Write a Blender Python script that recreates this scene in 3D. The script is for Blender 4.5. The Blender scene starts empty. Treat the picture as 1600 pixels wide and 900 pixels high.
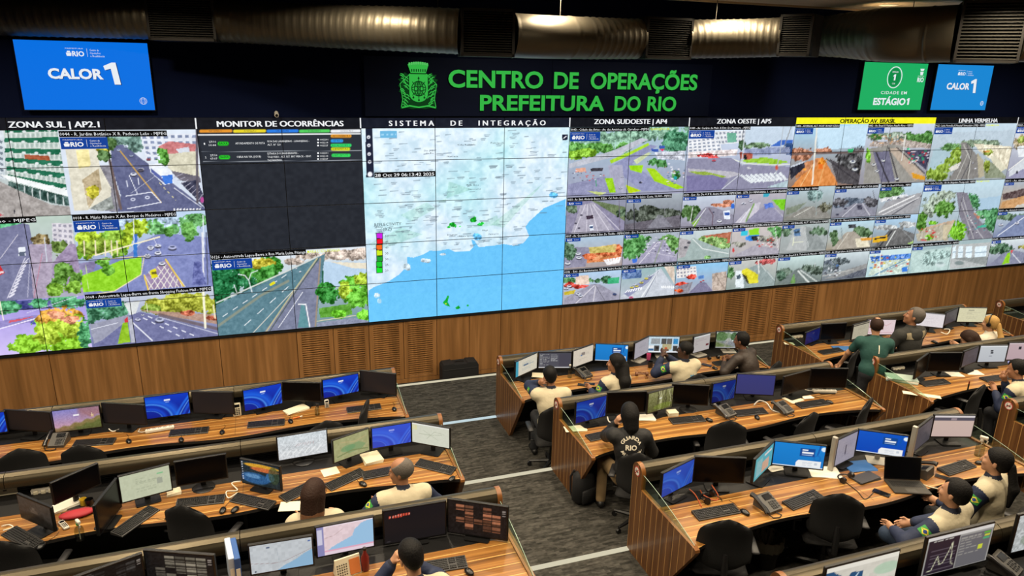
import bpy, bmesh, math, random
import numpy as np
from mathutils import Vector, Matrix
from mathutils.bvhtree import BVHTree

random.seed(7); rng = np.random.default_rng(7)
SC = bpy.context.scene; COL = SC.collection
PI = math.pi

# ------------------------------------------------------------------ camera
FPX, PITCH, YAW, ROLL = 1119.37, 0.29404390, 0.33672234, 0.02092738
CAM = Vector((-1.53581, -11.93984, 5.46777))
fwd = Vector((math.sin(YAW)*math.cos(PITCH), math.cos(YAW)*math.cos(PITCH), -math.sin(PITCH)))
rgt0 = Vector((math.cos(YAW), -math.sin(YAW), 0)); up0 = rgt0.cross(fwd)
RGT = rgt0*math.cos(ROLL) + up0*math.sin(ROLL); UPV = -rgt0*math.sin(ROLL) + up0*math.cos(ROLL)
cd = bpy.data.cameras.new('camera'); cam = bpy.data.objects.new('camera', cd); COL.objects.link(cam)
cd.sensor_width = 36; cd.lens = FPX/1600*36; cd.clip_end = 200; cd.clip_start = 0.05
cam.matrix_world = Matrix(((RGT.x, UPV.x, -fwd.x, CAM.x), (RGT.y, UPV.y, -fwd.y, CAM.y), (RGT.z, UPV.z, -fwd.z, CAM.z), (0, 0, 0, 1)))
SC.camera = cam

def ray(u, v): return fwd + RGT*((u-800)/FPX) + UPV*((450-v)/FPX)
def at_z(u, v, z): d = ray(u, v); return CAM + d*((z-CAM.z)/d.z)      # where a sight line meets a level plane
def at_y(u, v, y): d = ray(u, v); return CAM + d*((y-CAM.y)/d.y)      # ... and an upright plane along the room

# ------------------------------------------------------------------ world, exposure
SC.view_settings.view_transform = 'Standard'; SC.view_settings.look = 'None'
SC.view_settings.exposure = 0.0; SC.view_settings.gamma = 1.0; SC.view_settings.use_curve_mapping = False
wd = bpy.data.worlds.new('world'); SC.world = wd; wd.use_nodes = True
wd.node_tree.nodes['Background'].inputs[0].default_value = (0.01, 0.012, 0.018, 1)
wd.node_tree.nodes['Background'].inputs[1].default_value = 0.3
LAMP_W, LAMP_COL = 75.0, (1.0, 0.84, 0.62)      # ceiling downlights: watts and tint
SCREEN_GAIN = 1.0

# ------------------------------------------------------------------ measures of the room
CW, CH = 1.213, 0.69335            # one display panel of the video wall
ZB = 1.24                          # lower edge of the video wall
YROW = [-0.568 - 1.968*i for i in range(7)]; ZROW = [0.212*(i+1) for i in range(7)]   # terrace edges and levels
CEIL = 6.59
DESK = 0.765

# ------------------------------------------------------------------ materials
def lin(c): return c/12.92 if c <= 0.04045 else ((c+0.055)/1.055)**2.4
def hexc(h): return tuple(lin(int(h[i:i+2], 16)/255) for i in (0, 2, 4)) + (1.0,)
MATS = {}
def mat(name, col, rough=0.5, metal=0.0, bump=0.0, bscale=60.0, var=0.0, coat=0.0, spec=0.5):
    if name in MATS: return MATS[name]
    m = bpy.data.materials.new(name); m.use_nodes = True; nt = m.node_tree; b = nt.nodes['Principled BSDF']
    c = hexc(col); b.inputs['Base Color'].default_value = c; b.inputs['Roughness'].default_value = rough; b.inputs['Metallic'].default_value = metal
    b.inputs['Coat Weight'].default_value = coat; b.inputs['Specular IOR Level'].default_value = spec
    if bump or var:
        tc = nt.nodes.new('ShaderNodeTexCoord'); nz = nt.nodes.new('ShaderNodeTexNoise'); nz.inputs['Scale'].default_value = bscale; nz.inputs['Detail'].default_value = 3
        nt.links.new(tc.outputs['Object'], nz.inputs['Vector'])
        if var:
            r = nt.nodes.new('ShaderNodeValToRGB')
            r.color_ramp.elements[0].position = 0.3; r.color_ramp.elements[1].position = 0.7
            r.color_ramp.elements[0].color = tuple(x*(1-var) for x in c[:3])+(1,); r.color_ramp.elements[1].color = tuple(min(1, x*(1+var)) for x in c[:3])+(1,)
            nt.links.new(nz.outputs['Fac'], r.inputs['Fac']); nt.links.new(r.outputs['Color'], b.inputs['Base Color'])
        if bump:
            bp = nt.nodes.new('ShaderNodeBump'); bp.inputs['Strength'].default_value = bump; bp.inputs['Distance'].default_value = 0.01
            nt.links.new(nz.outputs['Fac'], bp.inputs['Height']); nt.links.new(bp.outputs['Normal'], b.inputs['Normal'])
    MATS[name] = m; return m
def glow(name, col, strength=1.0):
    if name in MATS: return MATS[name]
    m = bpy.data.materials.new(name); m.use_nodes = True; b = m.node_tree.nodes['Principled BSDF']
    b.inputs['Base Color'].default_value = (0, 0, 0, 1); b.inputs['Roughness'].default_value = 0.5; b.inputs['Specular IOR Level'].default_value = 0.1
    b.inputs['Emission Color'].default_value = hexc(col); b.inputs['Emission Strength'].default_value = strength
    MATS[name] = m; return m
def wood(name, dark, mid, light, stretch, scale=1.0, rough=0.4, line=None, coat=0.0):
    """veneer: noise drawn out along one axis; 'line' adds thin pale inlay lines every few centimetres along an axis"""
    m = bpy.data.materials.new(name); m.use_nodes = True; nt = m.node_tree; b = nt.nodes['Principled BSDF']; N = nt.nodes.new; K = nt.links.new
    tc = N('ShaderNodeTexCoord'); mp = N('ShaderNodeMapping'); mp.inputs['Scale'].default_value = stretch; K(tc.outputs['Object'], mp.inputs['Vector'])
    nz = N('ShaderNodeTexNoise'); nz.inputs['Scale'].default_value = scale; nz.inputs['Detail'].default_value = 5; nz.inputs['Distortion'].default_value = 0.6; K(mp.outputs['Vector'], nz.inputs['Vector'])
    r = N('ShaderNodeValToRGB'); e = r.color_ramp.elements; e[0].position = 0.28; e[0].color = hexc(dark); e[1].position = 0.72; e[1].color = hexc(light)
    q = e.new(0.5); q.color = hexc(mid); K(nz.outputs['Fac'], r.inputs['Fac']); out = r.outputs['Color']
    if line:
        ax, step, width, lc = line
        sx = N('ShaderNodeSeparateXYZ'); K(tc.outputs['Object'], sx.inputs['Vector'])
        n2 = N('ShaderNodeTexNoise'); n2.inputs['Scale'].default_value = 1.3; K(tc.outputs['Object'], n2.inputs['Vector'])
        ma = N('ShaderNodeMath'); ma.operation = 'MULTIPLY_ADD'; ma.inputs[1].default_value = 0.012; K(n2.outputs['Fac'], ma.inputs[0]); K(sx.outputs[ax], ma.inputs[2])
        d = N('ShaderNodeMath'); d.operation = 'DIVIDE'; d.inputs[1].default_value = step; K(ma.outputs[0], d.inputs[0])
        fr = N('ShaderNodeMath'); fr.operation = 'FRACT'; K(d.outputs[0], fr.inputs[0])
        lt = N('ShaderNodeMath'); lt.operation = 'LESS_THAN'; lt.inputs[1].default_value = width/step; K(fr.outputs[0], lt.inputs[0])
        mx = N('ShaderNodeMix'); mx.data_type = 'RGBA'; K(lt.outputs[0], mx.inputs['Factor']); K(out, mx.inputs['A']); mx.inputs['B'].default_value = hexc(lc); out = mx.outputs['Result']
    K(out, b.inputs['Base Color']); b.inputs['Roughness'].default_value = rough; b.inputs['Coat Weight'].default_value = coat
    MATS[name] = m; return m
def glass_mat(name, tint, rough=0.0):
    m = bpy.data.materials.new(name); m.use_nodes = True; nt = m.node_tree; nt.nodes.remove(nt.nodes['Principled BSDF']); N = nt.nodes.new; K = nt.links.new
    t = N('ShaderNodeBsdfTransparent'); t.inputs[0].default_value = hexc(tint); g = N('ShaderNodeBsdfGlossy'); g.inputs['Roughness'].default_value = rough
    x = N('ShaderNodeMixShader'); x.inputs[0].default_value = 0.07; K(t.outputs[0], x.inputs[1]); K(g.outputs[0], x.inputs[2])
    K(x.outputs[0], nt.nodes['Material Output'].inputs['Surface']); MATS[name] = m; return m
def picture_mat(name, gain):
    m = bpy.data.materials.new(name); m.use_nodes = True; nt = m.node_tree; b = nt.nodes['Principled BSDF']
    a = nt.nodes.new('ShaderNodeVertexColor'); a.layer_name = 'picture'; nt.links.new(a.outputs['Color'], b.inputs['Emission Color'])
    b.inputs['Emission Strength'].default_value = gain; b.inputs['Base Color'].default_value = (0.004, 0.004, 0.005, 1); b.inputs['Roughness'].default_value = 0.35; b.inputs['Specular IOR Level'].default_value = 0.12
    MATS[name] = m; return m
PICTURE = picture_mat('screen picture', SCREEN_GAIN)
WALLPIC = picture_mat('video wall picture', SCREEN_GAIN*1.1)

# ------------------------------------------------------------------ mesh building
class MB:
    def __init__(s): s.v = []; s.f = []; s.m = []; s.n = 0
    def add(s, v, f, mi=0, M=None):
        v = np.asarray(v, float).reshape(-1, 3)
        if M is not None:
            M = np.array(M); v = v @ M[:3, :3].T + M[:3, 3]
        s.v.append(v); s.f += [tuple(i+s.n for i in q) for q in f]; s.m += [mi]*len(f) if isinstance(mi, int) else list(mi); s.n += len(v); return s
    def box(s, x0, x1, y0, y1, z0, z1, mi=0, c=0.0, M=None):
        if c <= 0:
            v = [(x, y, z) for x in (x0, x1) for y in (y0, y1) for z in (z0, z1)]
            return s.add(v, [(0, 1, 3, 2), (4, 6, 7, 5), (0, 4, 5, 1), (2, 3, 7, 6), (0, 2, 6, 4), (1, 5, 7, 3)], mi, M)
        c = min(c, (x1-x0)*.49, (y1-y0)*.49, (z1-z0)*.49); v = []; f = []
        X = (x0, x1); Y = (y0, y1); Z = (z0, z1); id = {}
        for i in (0, 1):
            for j in (0, 1):
                for k in (0, 1):
                    sx, sy, sz = (1-2*i)*c, (1-2*j)*c, (1-2*k)*c
                    for a, p in enumerate(((X[i], Y[j]+sy, Z[k]+sz), (X[i]+sx, Y[j], Z[k]+sz), (X[i]+sx, Y[j]+sy, Z[k]))):
                        id[i, j, k, a] = len(v); v.append(p)
                    f.append((id[i, j, k, 0], id[i, j, k, 1], id[i, j, k, 2]))
        R = ((0, 0), (1, 0), (1, 1), (0, 1))
        for q in (0, 1):
            f.append(tuple(id[q, a, b, 0] for a, b in R)); f.append(tuple(id[a, q, b, 1] for a, b in R)); f.append(tuple(id[a, b, q, 2] for a, b in R))
        for a in (0, 1):
            for b in (0, 1):
                f.append((id[a, b, 0, 0], id[a, b, 0, 1], id[a, b, 1, 1], id[a, b, 1, 0]))
                f.append((id[a, 0, b, 0], id[a, 0, b, 2], id[a, 1, b, 2], id[a, 1, b, 0]))
                f.append((id[0, a, b, 1], id[0, a, b, 2], id[1, a, b, 2], id[1, a, b, 1]))
        return s.add(v, f, mi, M)
    def prism(s, poly, axis, a, b, mi=0, M=None, side=None):
        n = len(poly); mk = {'x': lambda p, t: (t, p[0], p[1]), 'y': lambda p, t: (p[0], t, p[1]), 'z': lambda p, t: (p[0], p[1], t)}[axis]
        v = [mk(p, a) for p in poly] + [mk(p, b) for p in poly]
        f = [tuple(range(n)), tuple(range(2*n-1, n-1, -1))] + [(i, (i+1) % n, n+(i+1) % n, n+i) for i in range(n)]
        if side is not None: mi = [mi, mi] + [side]*n
        return s.add(v, f, mi, M)
    def tube(s, path, r, n=8, mi=0, caps=True, M=None):
        P = [Vector(p) for p in path]; rs = r if isinstance(r, (list, tuple)) else [r]*len(P); v = []; f = []; ref = None
        for i, p in enumerate(P):
            t = (P[min(i+1, len(P)-1)]-P[max(i-1, 0)]).normalized()
            if ref is None: ref = t.orthogonal().normalized()
            a = (ref-t*ref.dot(t)); a = a.normalized() if a.length > 1e-6 else t.orthogonal().normalized(); ref = a; b = t.cross(a)
            for k in range(n):
                an = 2*PI*k/n; v.append(p + a*math.cos(an)*rs[i] + b*math.sin(an)*rs[i])
        for i in range(len(P)-1):
            for k in range(n): f.append((i*n+k, i*n+(k+1) % n, (i+1)*n+(k+1) % n, (i+1)*n+k))
        if caps: f += [tuple(range(n-1, -1, -1)), tuple(range((len(P)-1)*n, len(P)*n))]
        return s.add([tuple(q) for q in v], f, mi, M)
    def lathe(s, prof, n=20, mi=0, o=(0, 0, 0), M=None):
        v = [(o[0]+r*math.cos(2*PI*k/n), o[1]+r*math.sin(2*PI*k/n), o[2]+z) for r, z in prof for k in range(n)]
        f = [(i*n+k, i*n+(k+1) % n, (i+1)*n+(k+1) % n, (i+1)*n+k) for i in range(len(prof)-1) for k in range(n)]
        f += [tuple(range(n-1, -1, -1)), tuple(range((len(prof)-1)*n, len(prof)*n))]
        return s.add(v, f, mi, M)
    def ell(s, c, r, n=12, mi=0, M=None):
        rx, ry, rz = r; v = [(c[0], c[1], c[2]-rz)]; f = []; h = n//2
        for i in range(1, h):
            t = -PI/2+PI*i/h
            for k in range(n): v.append((c[0]+rx*math.cos(t)*math.cos(2*PI*k/n), c[1]+ry*math.cos(t)*math.sin(2*PI*k/n), c[2]+rz*math.sin(t)))
        v.append((c[0], c[1], c[2]+rz)); top = len(v)-1
        for k in range(n):
            f.append((0, 1+(k+1) % n, 1+k)); f.append((top, 1+(h-2)*n+k, 1+(h-2)*n+(k+1) % n))
            for i in range(h-2): f.append((1+i*n+k, 1+i*n+(k+1) % n, 1+(i+1)*n+(k+1) % n, 1+(i+1)*n+k))
        return s.add(v, f, mi, M)
    def rprism(s, w, d, r, z0, z1, mi=0, M=None, n=4):
        pts = []
        for cx, cy, a0 in ((w/2-r, d/2-r, 0), (-w/2+r, d/2-r, 90), (-w/2+r, -d/2+r, 180), (w/2-r, -d/2+r, 270)):
            for k in range(n+1):
                a = math.radians(a0+90*k/n); pts.append((cx+r*math.cos(a), cy+r*math.sin(a)))
        return s.prism(pts, 'z', z0, z1, mi, M)
    def build(s, name, mats, parent=None, smooth=0.6, recalc=True):
        me = bpy.data.meshes.new(name); V = np.concatenate(s.v) if s.v else np.zeros((0, 3))
        me.from_pydata(V.tolist(), [], s.f)
        if not isinstance(mats, (list, tuple)): mats = [mats]
        for m in mats: me.materials.append(MATS[m] if isinstance(m, str) else m)
        if len(mats) > 1: me.polygons.foreach_set('material_index', np.array(s.m, dtype=np.int32))
        if recalc:
            bm = bmesh.new(); bm.from_mesh(me); bmesh.ops.recalc_face_normals(bm, faces=bm.faces); bm.to_mesh(me); bm.free()
        if smooth:
            me.polygons.foreach_set('use_smooth', np.ones(len(me.polygons), dtype=bool)); me.set_sharp_from_angle(angle=smooth)
        me.update(); o = bpy.data.objects.new(name, me); COL.objects.link(o)
        if parent is not None: o.parent = parent
        return o
def tag(o, label, cat, group=None, kind=None):
    if label: o['label'] = label
    if cat: o['category'] = cat
    if group: o['group'] = group
    if kind: o['kind'] = kind
    return o
def thing(name, label, cat, loc=(0, 0, 0), rz=0.0, group=None):
    o = bpy.data.objects.new(name, None); COL.objects.link(o); o.location = loc; o.rotation_euler = (0, 0, rz); o.empty_display_size = 0.1
    return tag(o, label, cat, group)
def struct(name, mb, mats, parent=None, smooth=0.6):
    o = mb.build(name, mats, parent, smooth)
    if parent is None: o['kind'] = 'structure'
    return o
def dup(src, label, loc, rz=0.0, group=None):
    r = src.copy(); COL.objects.link(r); r.location = loc; r.rotation_euler = (0, 0, rz); r['label'] = label
    if group: r['group'] = group
    for ch in list(src.children):
        c = ch.copy(); COL.objects.link(c); c.parent = r
        for g in list(ch.children):
            d = g.copy(); COL.objects.link(d); d.parent = c
    return r
def picture(name, arr, x0, x1, z0, z1, y, parent, material=None):
    """a lit picture: a fine grid facing -y, one colour per vertex; arr is sRGB 0..1, top row first"""
    h, w = arr.shape[:2]
    xs = np.linspace(x0, x1, w); zs = np.linspace(z1, z0, h); V = np.empty((h, w, 3)); V[..., 0] = xs; V[..., 1] = y; V[..., 2] = zs[:, None]
    I = np.arange(h*w).reshape(h, w); F = np.stack([I[1:, :-1], I[1:, 1:], I[:-1, 1:], I[:-1, :-1]], -1).reshape(-1, 4)
    me = bpy.data.meshes.new(name); me.vertices.add(h*w); me.vertices.foreach_set('co', V.ravel())
    me.loops.add(F.size); me.loops.foreach_set('vertex_index', F.ravel().astype(np.int32)); me.polygons.add(len(F))
    me.polygons.foreach_set('loop_start', np.arange(0, F.size, 4, dtype=np.int32)); me.polygons.foreach_set('loop_total', np.full(len(F), 4, dtype=np.int32))
    me.update(calc_edges=True)
    at = me.color_attributes.new('picture', 'FLOAT_COLOR', 'POINT'); a = np.clip(arr, 0, 1); L = np.where(a <= 0.04045, a/12.92, ((a+0.055)/1.055)**2.4)
    at.data.foreach_set('color', np.concatenate([L.reshape(-1, 3), np.ones((h*w, 1))], 1).ravel().astype(np.float32))
    me.materials.append(material or PICTURE); o = bpy.data.objects.new(name, me); COL.objects.link(o)
    if parent is not None: o.parent = parent
    return o

# ------------------------------------------------------------------ lettering
_TX = {}
def text_geo(body, bold=0.0, ext=0.0, res=3, space=1.0):
    k = (body, bold, ext, res, space)
    if k not in _TX:
        cu = bpy.data.curves.new('t', 'FONT'); cu.body = body; cu.size = 1.0; cu.resolution_u = res; cu.offset = bold; cu.extrude = ext; cu.space_character = space
        ob = bpy.data.objects.new('t', cu); me = bpy.data.meshes.new_from_object(ob)
        v = np.array([p.co[:] for p in me.vertices]).reshape(-1, 3); f = [tuple(p.vertices) for p in me.polygons]
        bpy.data.objects.remove(ob); bpy.data.meshes.remove(me); bpy.data.curves.remove(cu); _TX[k] = (v, f)
    v, f = _TX[k]; return v.copy(), f
def put_text(mb, body, x0, z0, h, y, x1=None, bold=0.0, ext=0.0, mi=0, center=False, res=3, space=1.0, shear=0.0, M=None):
    """letters facing -y, cap height h, baseline z0, starting at x0 (fitted to end at x1)"""
    v, f = text_geo(body, bold, ext/h*0.73 if ext else 0.0, res, space)
    if not len(v): return
    s = h/0.73; a, b = v[:, 0].min(), v[:, 0].max()
    sx = (x1-x0)/(b-a) if x1 is not None else s
    if center: x0 = x0-(b-a)*sx/2
    V = np.empty_like(v); V[:, 0] = (v[:, 0]-a)*sx+x0+shear*v[:, 1]*s; V[:, 2] = v[:, 1]*s+z0; V[:, 1] = y-v[:, 2]*s
    mb.add(V, f, mi, M)
# ------------------------------------------------------------------ room materials
mat('black paint', '0a1330', 0.85, bump=0.05, bscale=30, spec=0.08); mat('ceiling black', '0b0b0d', 0.9); mat('sign board', '0c1734', 0.7, spec=0.15)
mat('carpet dark', '3b372f', 1.0, spec=0.1)
def carpet():
    m = MATS['carpet dark']; nt = m.node_tree; b = nt.nodes['Principled BSDF']; N = nt.nodes.new; K = nt.links.new
    tc = N('ShaderNodeTexCoord'); br = N('ShaderNodeTexBrick'); br.inputs['Scale'].default_value = 3.2; br.inputs['Mortar Size'].default_value = 0.0
    br.offset = 0.37; br.squash = 1.0; br.inputs['Brick Width'].default_value = 0.42; br.inputs['Row Height'].default_value = 0.10
    br.inputs['Color1'].default_value = hexc('34332f'); br.inputs['Color2'].default_value = hexc('4f4d48'); br.inputs['Mortar'].default_value = hexc('38372f')
    nz = N('ShaderNodeTexNoise'); nz.inputs['Scale'].default_value = 5.0; nz.inputs['Detail'].default_value = 4
    va = N('ShaderNodeVectorMath'); va.operation = 'MULTIPLY_ADD'; va.inputs[1].default_value = (0.16, 0.10, 0); K(nz.outputs['Color'], va.inputs[0]); K(tc.outputs['Object'], va.inputs[2]); K(va.outputs[0], br.inputs['Vector'])
    n2 = N('ShaderNodeTexNoise'); n2.inputs['Scale'].default_value = 45; n2.inputs['Detail'].default_value = 2; mp = N('ShaderNodeMapping'); mp.inputs['Scale'].default_value = (0.35, 1, 1); K(tc.outputs['Object'], mp.inputs['Vector']); K(mp.outputs[0], n2.inputs['Vector'])
    mx = N('ShaderNodeMix'); mx.data_type = 'RGBA'; mx.blend_type = 'MULTIPLY'; mx.inputs['Factor'].default_value = 0.75; K(br.outputs['Color'], mx.inputs['A'])
    r = N('ShaderNodeValToRGB'); r.color_ramp.elements[0].position = 0.35; r.color_ramp.elements[0].color = (0.35, 0.35, 0.35, 1); r.color_ramp.elements[1].position = 0.65; K(n2.outputs['Fac'], r.inputs['Fac'])
    K(r.outputs['Color'], mx.inputs['B']); K(mx.outputs['Result'], b.inputs['Base Color'])
carpet()
wood('wall wood', '75512a', '8c6236', 'a47646', (14, 14, 0.7), 0.8, 0.5)
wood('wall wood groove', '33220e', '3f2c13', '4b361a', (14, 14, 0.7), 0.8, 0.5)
wood('panel wood', '4a2e16', '5a391d', '6b4827', (1, 16, 1.0), 1.0, 0.38, (1, 0.098, 0.008, 'a27a48'), 0.15)
wood('desk wood', '583815', '825625', 'a97a3c', (0.45, 20, 6), 1.0, 0.36, (1, 0.135, 0.009, 'c09858'), 0.15)
wood('edge wood', '6e4420', '7e5026', '905f30', (1, 6, 6), 1.0, 0.35, None, 0.2)
wood('ceiling wood', '9a8468', 'a89175', 'b59f84', (0.6, 6, 1), 1.0, 0.6)
mat('door black', '08080a', 0.6)
glow('nosing light', 'efe6c8', 0.75); glow('nosing light cool', 'cfe4ea', 0.85)
mat('cream metal', 'b9b39d', 0.5); glow('lamp glow', 'ffe9c4', 6.0); mat('white metal', 'd8d4c8', 0.4)

# ------------------------------------------------------------------ floor in terraces, walls, ceiling
XL, XR, YB = -8.5, 17.6, -15.5
b = MB(); b.box(XL, XR, YROW[0], 0.3, -0.12, 0.0)
for i in range(7): b.box(XL, XR, YROW[i+1] if i < 6 else YB, YROW[i], -0.12, ZROW[i])
struct('floor', b, ['carpet dark'], smooth=0)
b = MB(); b.box(XL, XR, 0.0, 0.3, ZB-0.02, 7.6); struct('wall_front', b, ['black paint'], smooth=0)
b = MB(); b.box(XL-0.3, XL, YB, 0.3, -0.1, 7.6); struct('wall_left', b, ['black paint'], smooth=0)
b = MB(); b.box(XR, XR+0.3, YB, 0.3, -0.1, 7.6); struct('wall_right', b, ['black paint'], smooth=0)
b = MB(); b.box(XL, XR, YB-0.3, YB, -0.1, 7.6); struct('wall_back', b, ['black paint'], smooth=0)
YC = at_z(1200, 6, CEIL).y
b = MB(); b.box(XL, XR, YB, 0.3, 7.5, 7.6); b.box(XL, XR, YB, YC, CEIL+0.06, CEIL+0.12); struct('ceiling', b, ['ceiling black'], smooth=0)
b = MB(); b.box(XL, XR, YB, YC, CEIL, CEIL+0.06); b.box(XL, XR, YC-0.02, YC, CEIL-0.03, CEIL+0.10)
struct('ceiling', b, ['ceiling wood'], smooth=0)

# wooden lower wall: full and half panels, louvred panels, base board
wall = MB(); wall.box(XL, XR, 0.0, 0.3, -0.05, ZB-0.02); struct('wall_front', wall, ['door black'], smooth=0)
n = 0
def wood_panel(c0, c1, louvre):
    global n; n += 1
    x0, x1 = c0*CW+0.004, c1*CW-0.004; z0, z1 = 0.085, ZB-0.055; b = MB()
    if not louvre:
        b.box(x0, x1, -0.03, -0.001, z0, z1, 0, 0.003)
    else:
        fr = 0.075
        b.box(x0, x0+fr, -0.03, -0.001, z0, z1, 0, 0.003); b.box(x1-fr, x1, -0.03, -0.001, z0, z1, 0, 0.003)
        b.box(x0+fr, x1-fr, -0.03, -0.001, z1-0.05, z1, 0, 0.003); b.box(x0+fr, x1-fr, -0.03, -0.001, z0, z0+0.05, 0, 0.003)
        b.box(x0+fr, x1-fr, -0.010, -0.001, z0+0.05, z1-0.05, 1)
        k = 25; st = (z1-z0-0.1)/k
        for j in range(k):
            zc = z0+0.05+(j+0.5)*st
            b.prism([(-0.012, zc-st*.40), (-0.030, zc-st*.30), (-0.030, zc+st*.12), (-0.012, zc+st*.22)], 'x', x0+fr, x1-fr, 0)
    struct('trim_%d' % n, b, ['wall wood', 'wall wood groove'])
for c in (-7, -6, -5, -4, -3, -2): wood_panel(c, c+1, False)
for c in (-1, -0.5, 0, 0.5): wood_panel(c, c+0.5, True)
wood_panel(1, 1.5, False); wood_panel(1.5, 2, False)
for c in (2, 3, 4, 5): wood_panel(c, c+1, False)
for c in (6, 6.5, 7, 7.5): wood_panel(c, c+0.5, True)
for c in range(8, 14): wood_panel(c, c+1, False)
b = MB(); b.box(-7*CW, 14*CW, -0.025, -0.001, 0.0, 0.079, 0, 0.003); struct('baseboard_front', b, ['wall wood'])
b = MB(); b.box(-7*CW, 14*CW, -0.05, -0.001, ZB-0.052, ZB-0.002, 0, 0.002); struct('trim_front', b, ['door black'])

# lit nosings on the terrace edges
for i in range(6):
    b = MB(); y = YROW[i]; z = ZROW[i]; b.box(XL+0.02, XR-0.02, y-0.045, y+0.012, z-0.012, z+0.012, 0, 0.003)
    struct('trim_step_%d' % (i+1), b, ['nosing light cool' if i == 1 else 'nosing light'])

# recessed ceiling lamps over the seats
k = 0
def downlight(x, y, label):
    t = thing('ceiling_lamp', label, 'lamp', (x, y, CEIL), 0, 'recessed ceiling lamps')
    b = MB(); b.lathe([(0.10, -0.001), (0.135, -0.001), (0.14, -0.012), (0.115, -0.018), (0.10, -0.010)], 28); b.build('lamp_ring', ['white metal'], t)
    b = MB(); b.lathe([(0.005, -0.006), (0.1, -0.006), (0.1, -0.003), (0.005, -0.003)], 28); b.build('lamp_disc', ['lamp glow'], t)
    ld = bpy.data.lights.new('lamp_light', 'AREA'); ld.shape = 'DISK'; ld.size = 0.26; ld.energy = LAMP_W; ld.color = LAMP_COL; ld.spread = math.radians(150)
    lo = bpy.data.objects.new('lamp_light', ld); COL.objects.link(lo); lo.parent = t; lo.location = (0, 0, -0.025)
for y in (-2.4, -4.6, -6.8, -9.0):
    for x in (-6.0, -3.2, -0.4, 2.4, 5.2, 8.0, 10.8, 13.6):
        downlight(x, y, 'recessed round ceiling lamp above the desk rows')
p = at_z(1282, 0, CEIL)
# ------------------------------------------------------------------ the picture shown on the video wall
C0, C1, PX = -5, 14, 120; PR = round(CH/CW*PX)
HH, WW = 5*PR, (C1-C0)*PX
CAN = np.zeros((HH, WW, 3)); CAN[:] = 0.07
gx = (C0+(np.arange(WW)+0.5)/PX)*CW; gz = ZB+(5-(np.arange(HH)+0.5)/PR)*CH
# where each point of the wall lies in the survey frame the pictures were traced in
_d = np.stack(np.broadcast_arrays(gx[None, :]-CAM.x, -CAM.y+0*gx[None, :], (gz-CAM.z)[:, None]), -1)
_F, _R, _U = (np.array(q) for q in (fwd, RGT, UPV))
_dep = _d @ _F; GU = 800+FPX*(_d @ _R)/_dep; GV = 450-FPX*(_d @ _U)/_dep
def smooth_noise(h, w, cell):
    gh, gw = h//cell+2, w//cell+2; g = rng.random((gh, gw)); y = np.arange(h)/cell; x = np.arange(w)/cell
    yi = y.astype(int); xi = x.astype(int); fy = (y-yi)[:, None]; fx = (x-xi)[None, :]
    a = g[yi][:, xi]; bb = g[yi][:, xi+1]; c = g[yi+1][:, xi]; d = g[yi+1][:, xi+1]
    return a*(1-fx)*(1-fy)+bb*fx*(1-fy)+c*(1-fx)*fy+d*fx*fy
N1 = smooth_noise(HH, WW, 2)-0.5; N2 = smooth_noise(HH, WW, 5)-0.5; N3 = smooth_noise(HH, WW, 14)-0.5
V = {}
def col3(h): return np.array([int(h[i:i+2], 16)/255 for i in (0, 2, 4)])
def view(c0, r0, c1, r1, base=None, top=None):
    """choose the piece of wall a picture fills, and lay a base (or a gradient from top to base)"""
    V['s'] = (slice(max(0, round(r0*PR)), round(r1*PR)), slice(max(0, round((c0-C0)*PX)), round((c1-C0)*PX)))
    A = CAN[V['s']]
    if base:
        t = np.linspace(0, 1, A.shape[0])[:, None, None]; cb = col3(base); ct = col3(top) if top else cb
        A[:] = ct*(1-t)+cb*t; A += N2[V['s']][..., None]*0.04
def crop(ox, oy, s): V['k'] = (ox, oy, s)
def _uv():
    ox, oy, s = V['k']; return (GU[V['s']]-ox)*s, (GV[V['s']]-oy)*s
def pts(t): return [tuple(float(q) for q in p.split(',')) for p in t.split()]
def put(mask, c, n=0.05, a=1.0):
    A = CAN[V['s']]; cc = col3(c)+ (N1[V['s']]*n*1.2+N2[V['s']]*n*1.6)[..., None]
    m = (mask*a)[..., None]; A[:] = A*(1-m)+cc*m
def P(c, t, n=0.05, a=1.0):
    u, v = _uv(); q = pts(t); ins = np.zeros(u.shape, bool); j = len(q)-1
    for i in range(len(q)):
        x0, y0 = q[i]; x1, y1 = q[j]
        if y0 != y1: ins ^= ((y0 > v) != (y1 > v)) & (u < (x1-x0)*(v-y0)/(y1-y0)+x0)
        j = i
    put(ins, c, n, a)
def L(c, w, t, a=1.0, dash=0):
    u, v = _uv(); q = pts(t); m = np.zeros(u.shape)
    for (x0, y0), (x1, y1) in zip(q, q[1:]):
        dx, dy = x1-x0, y1-y0; l2 = dx*dx+dy*dy+1e-9; k = np.clip(((u-x0)*dx+(v-y0)*dy)/l2, 0, 1)
        d = np.hypot(u-x0-k*dx, v-y0-k*dy); w2 = w/2
        mm = np.clip((w2-d)/max(w*0.3, 1.2)+0.5, 0, 1)
        if dash: mm = mm*((k*dash) % 1 < 0.5)
        m = np.maximum(m, mm)
    put(m, c, 0.02, a)
def B(c, x, y, rx, ry, n=0.16, a=1.0):
    u, v = _uv(); d = ((u-x)/rx)**2+((v-y)/ry)**2+N2[V['s']]*1.1+N3[V['s']]*0.9+N1[V['s']]*0.5
    m = d < 1; put(m, c, n, a); hi = m & (N2[V['s']]+0.6*N1[V['s']]+0.25*(y-v)/ry > 0.16); lo = m & (N2[V['s']]+0.5*N1[V['s']]+0.2*(y-v)/ry < -0.22)
    cc = col3(c); put(hi, '%02x%02x%02x' % tuple(int(255*min(1, q*1.2+0.03)) for q in cc), n, 0.65*a); put(lo, '%02x%02x%02x' % tuple(int(255*q*0.66) for q in cc), n, 0.6*a)
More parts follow.
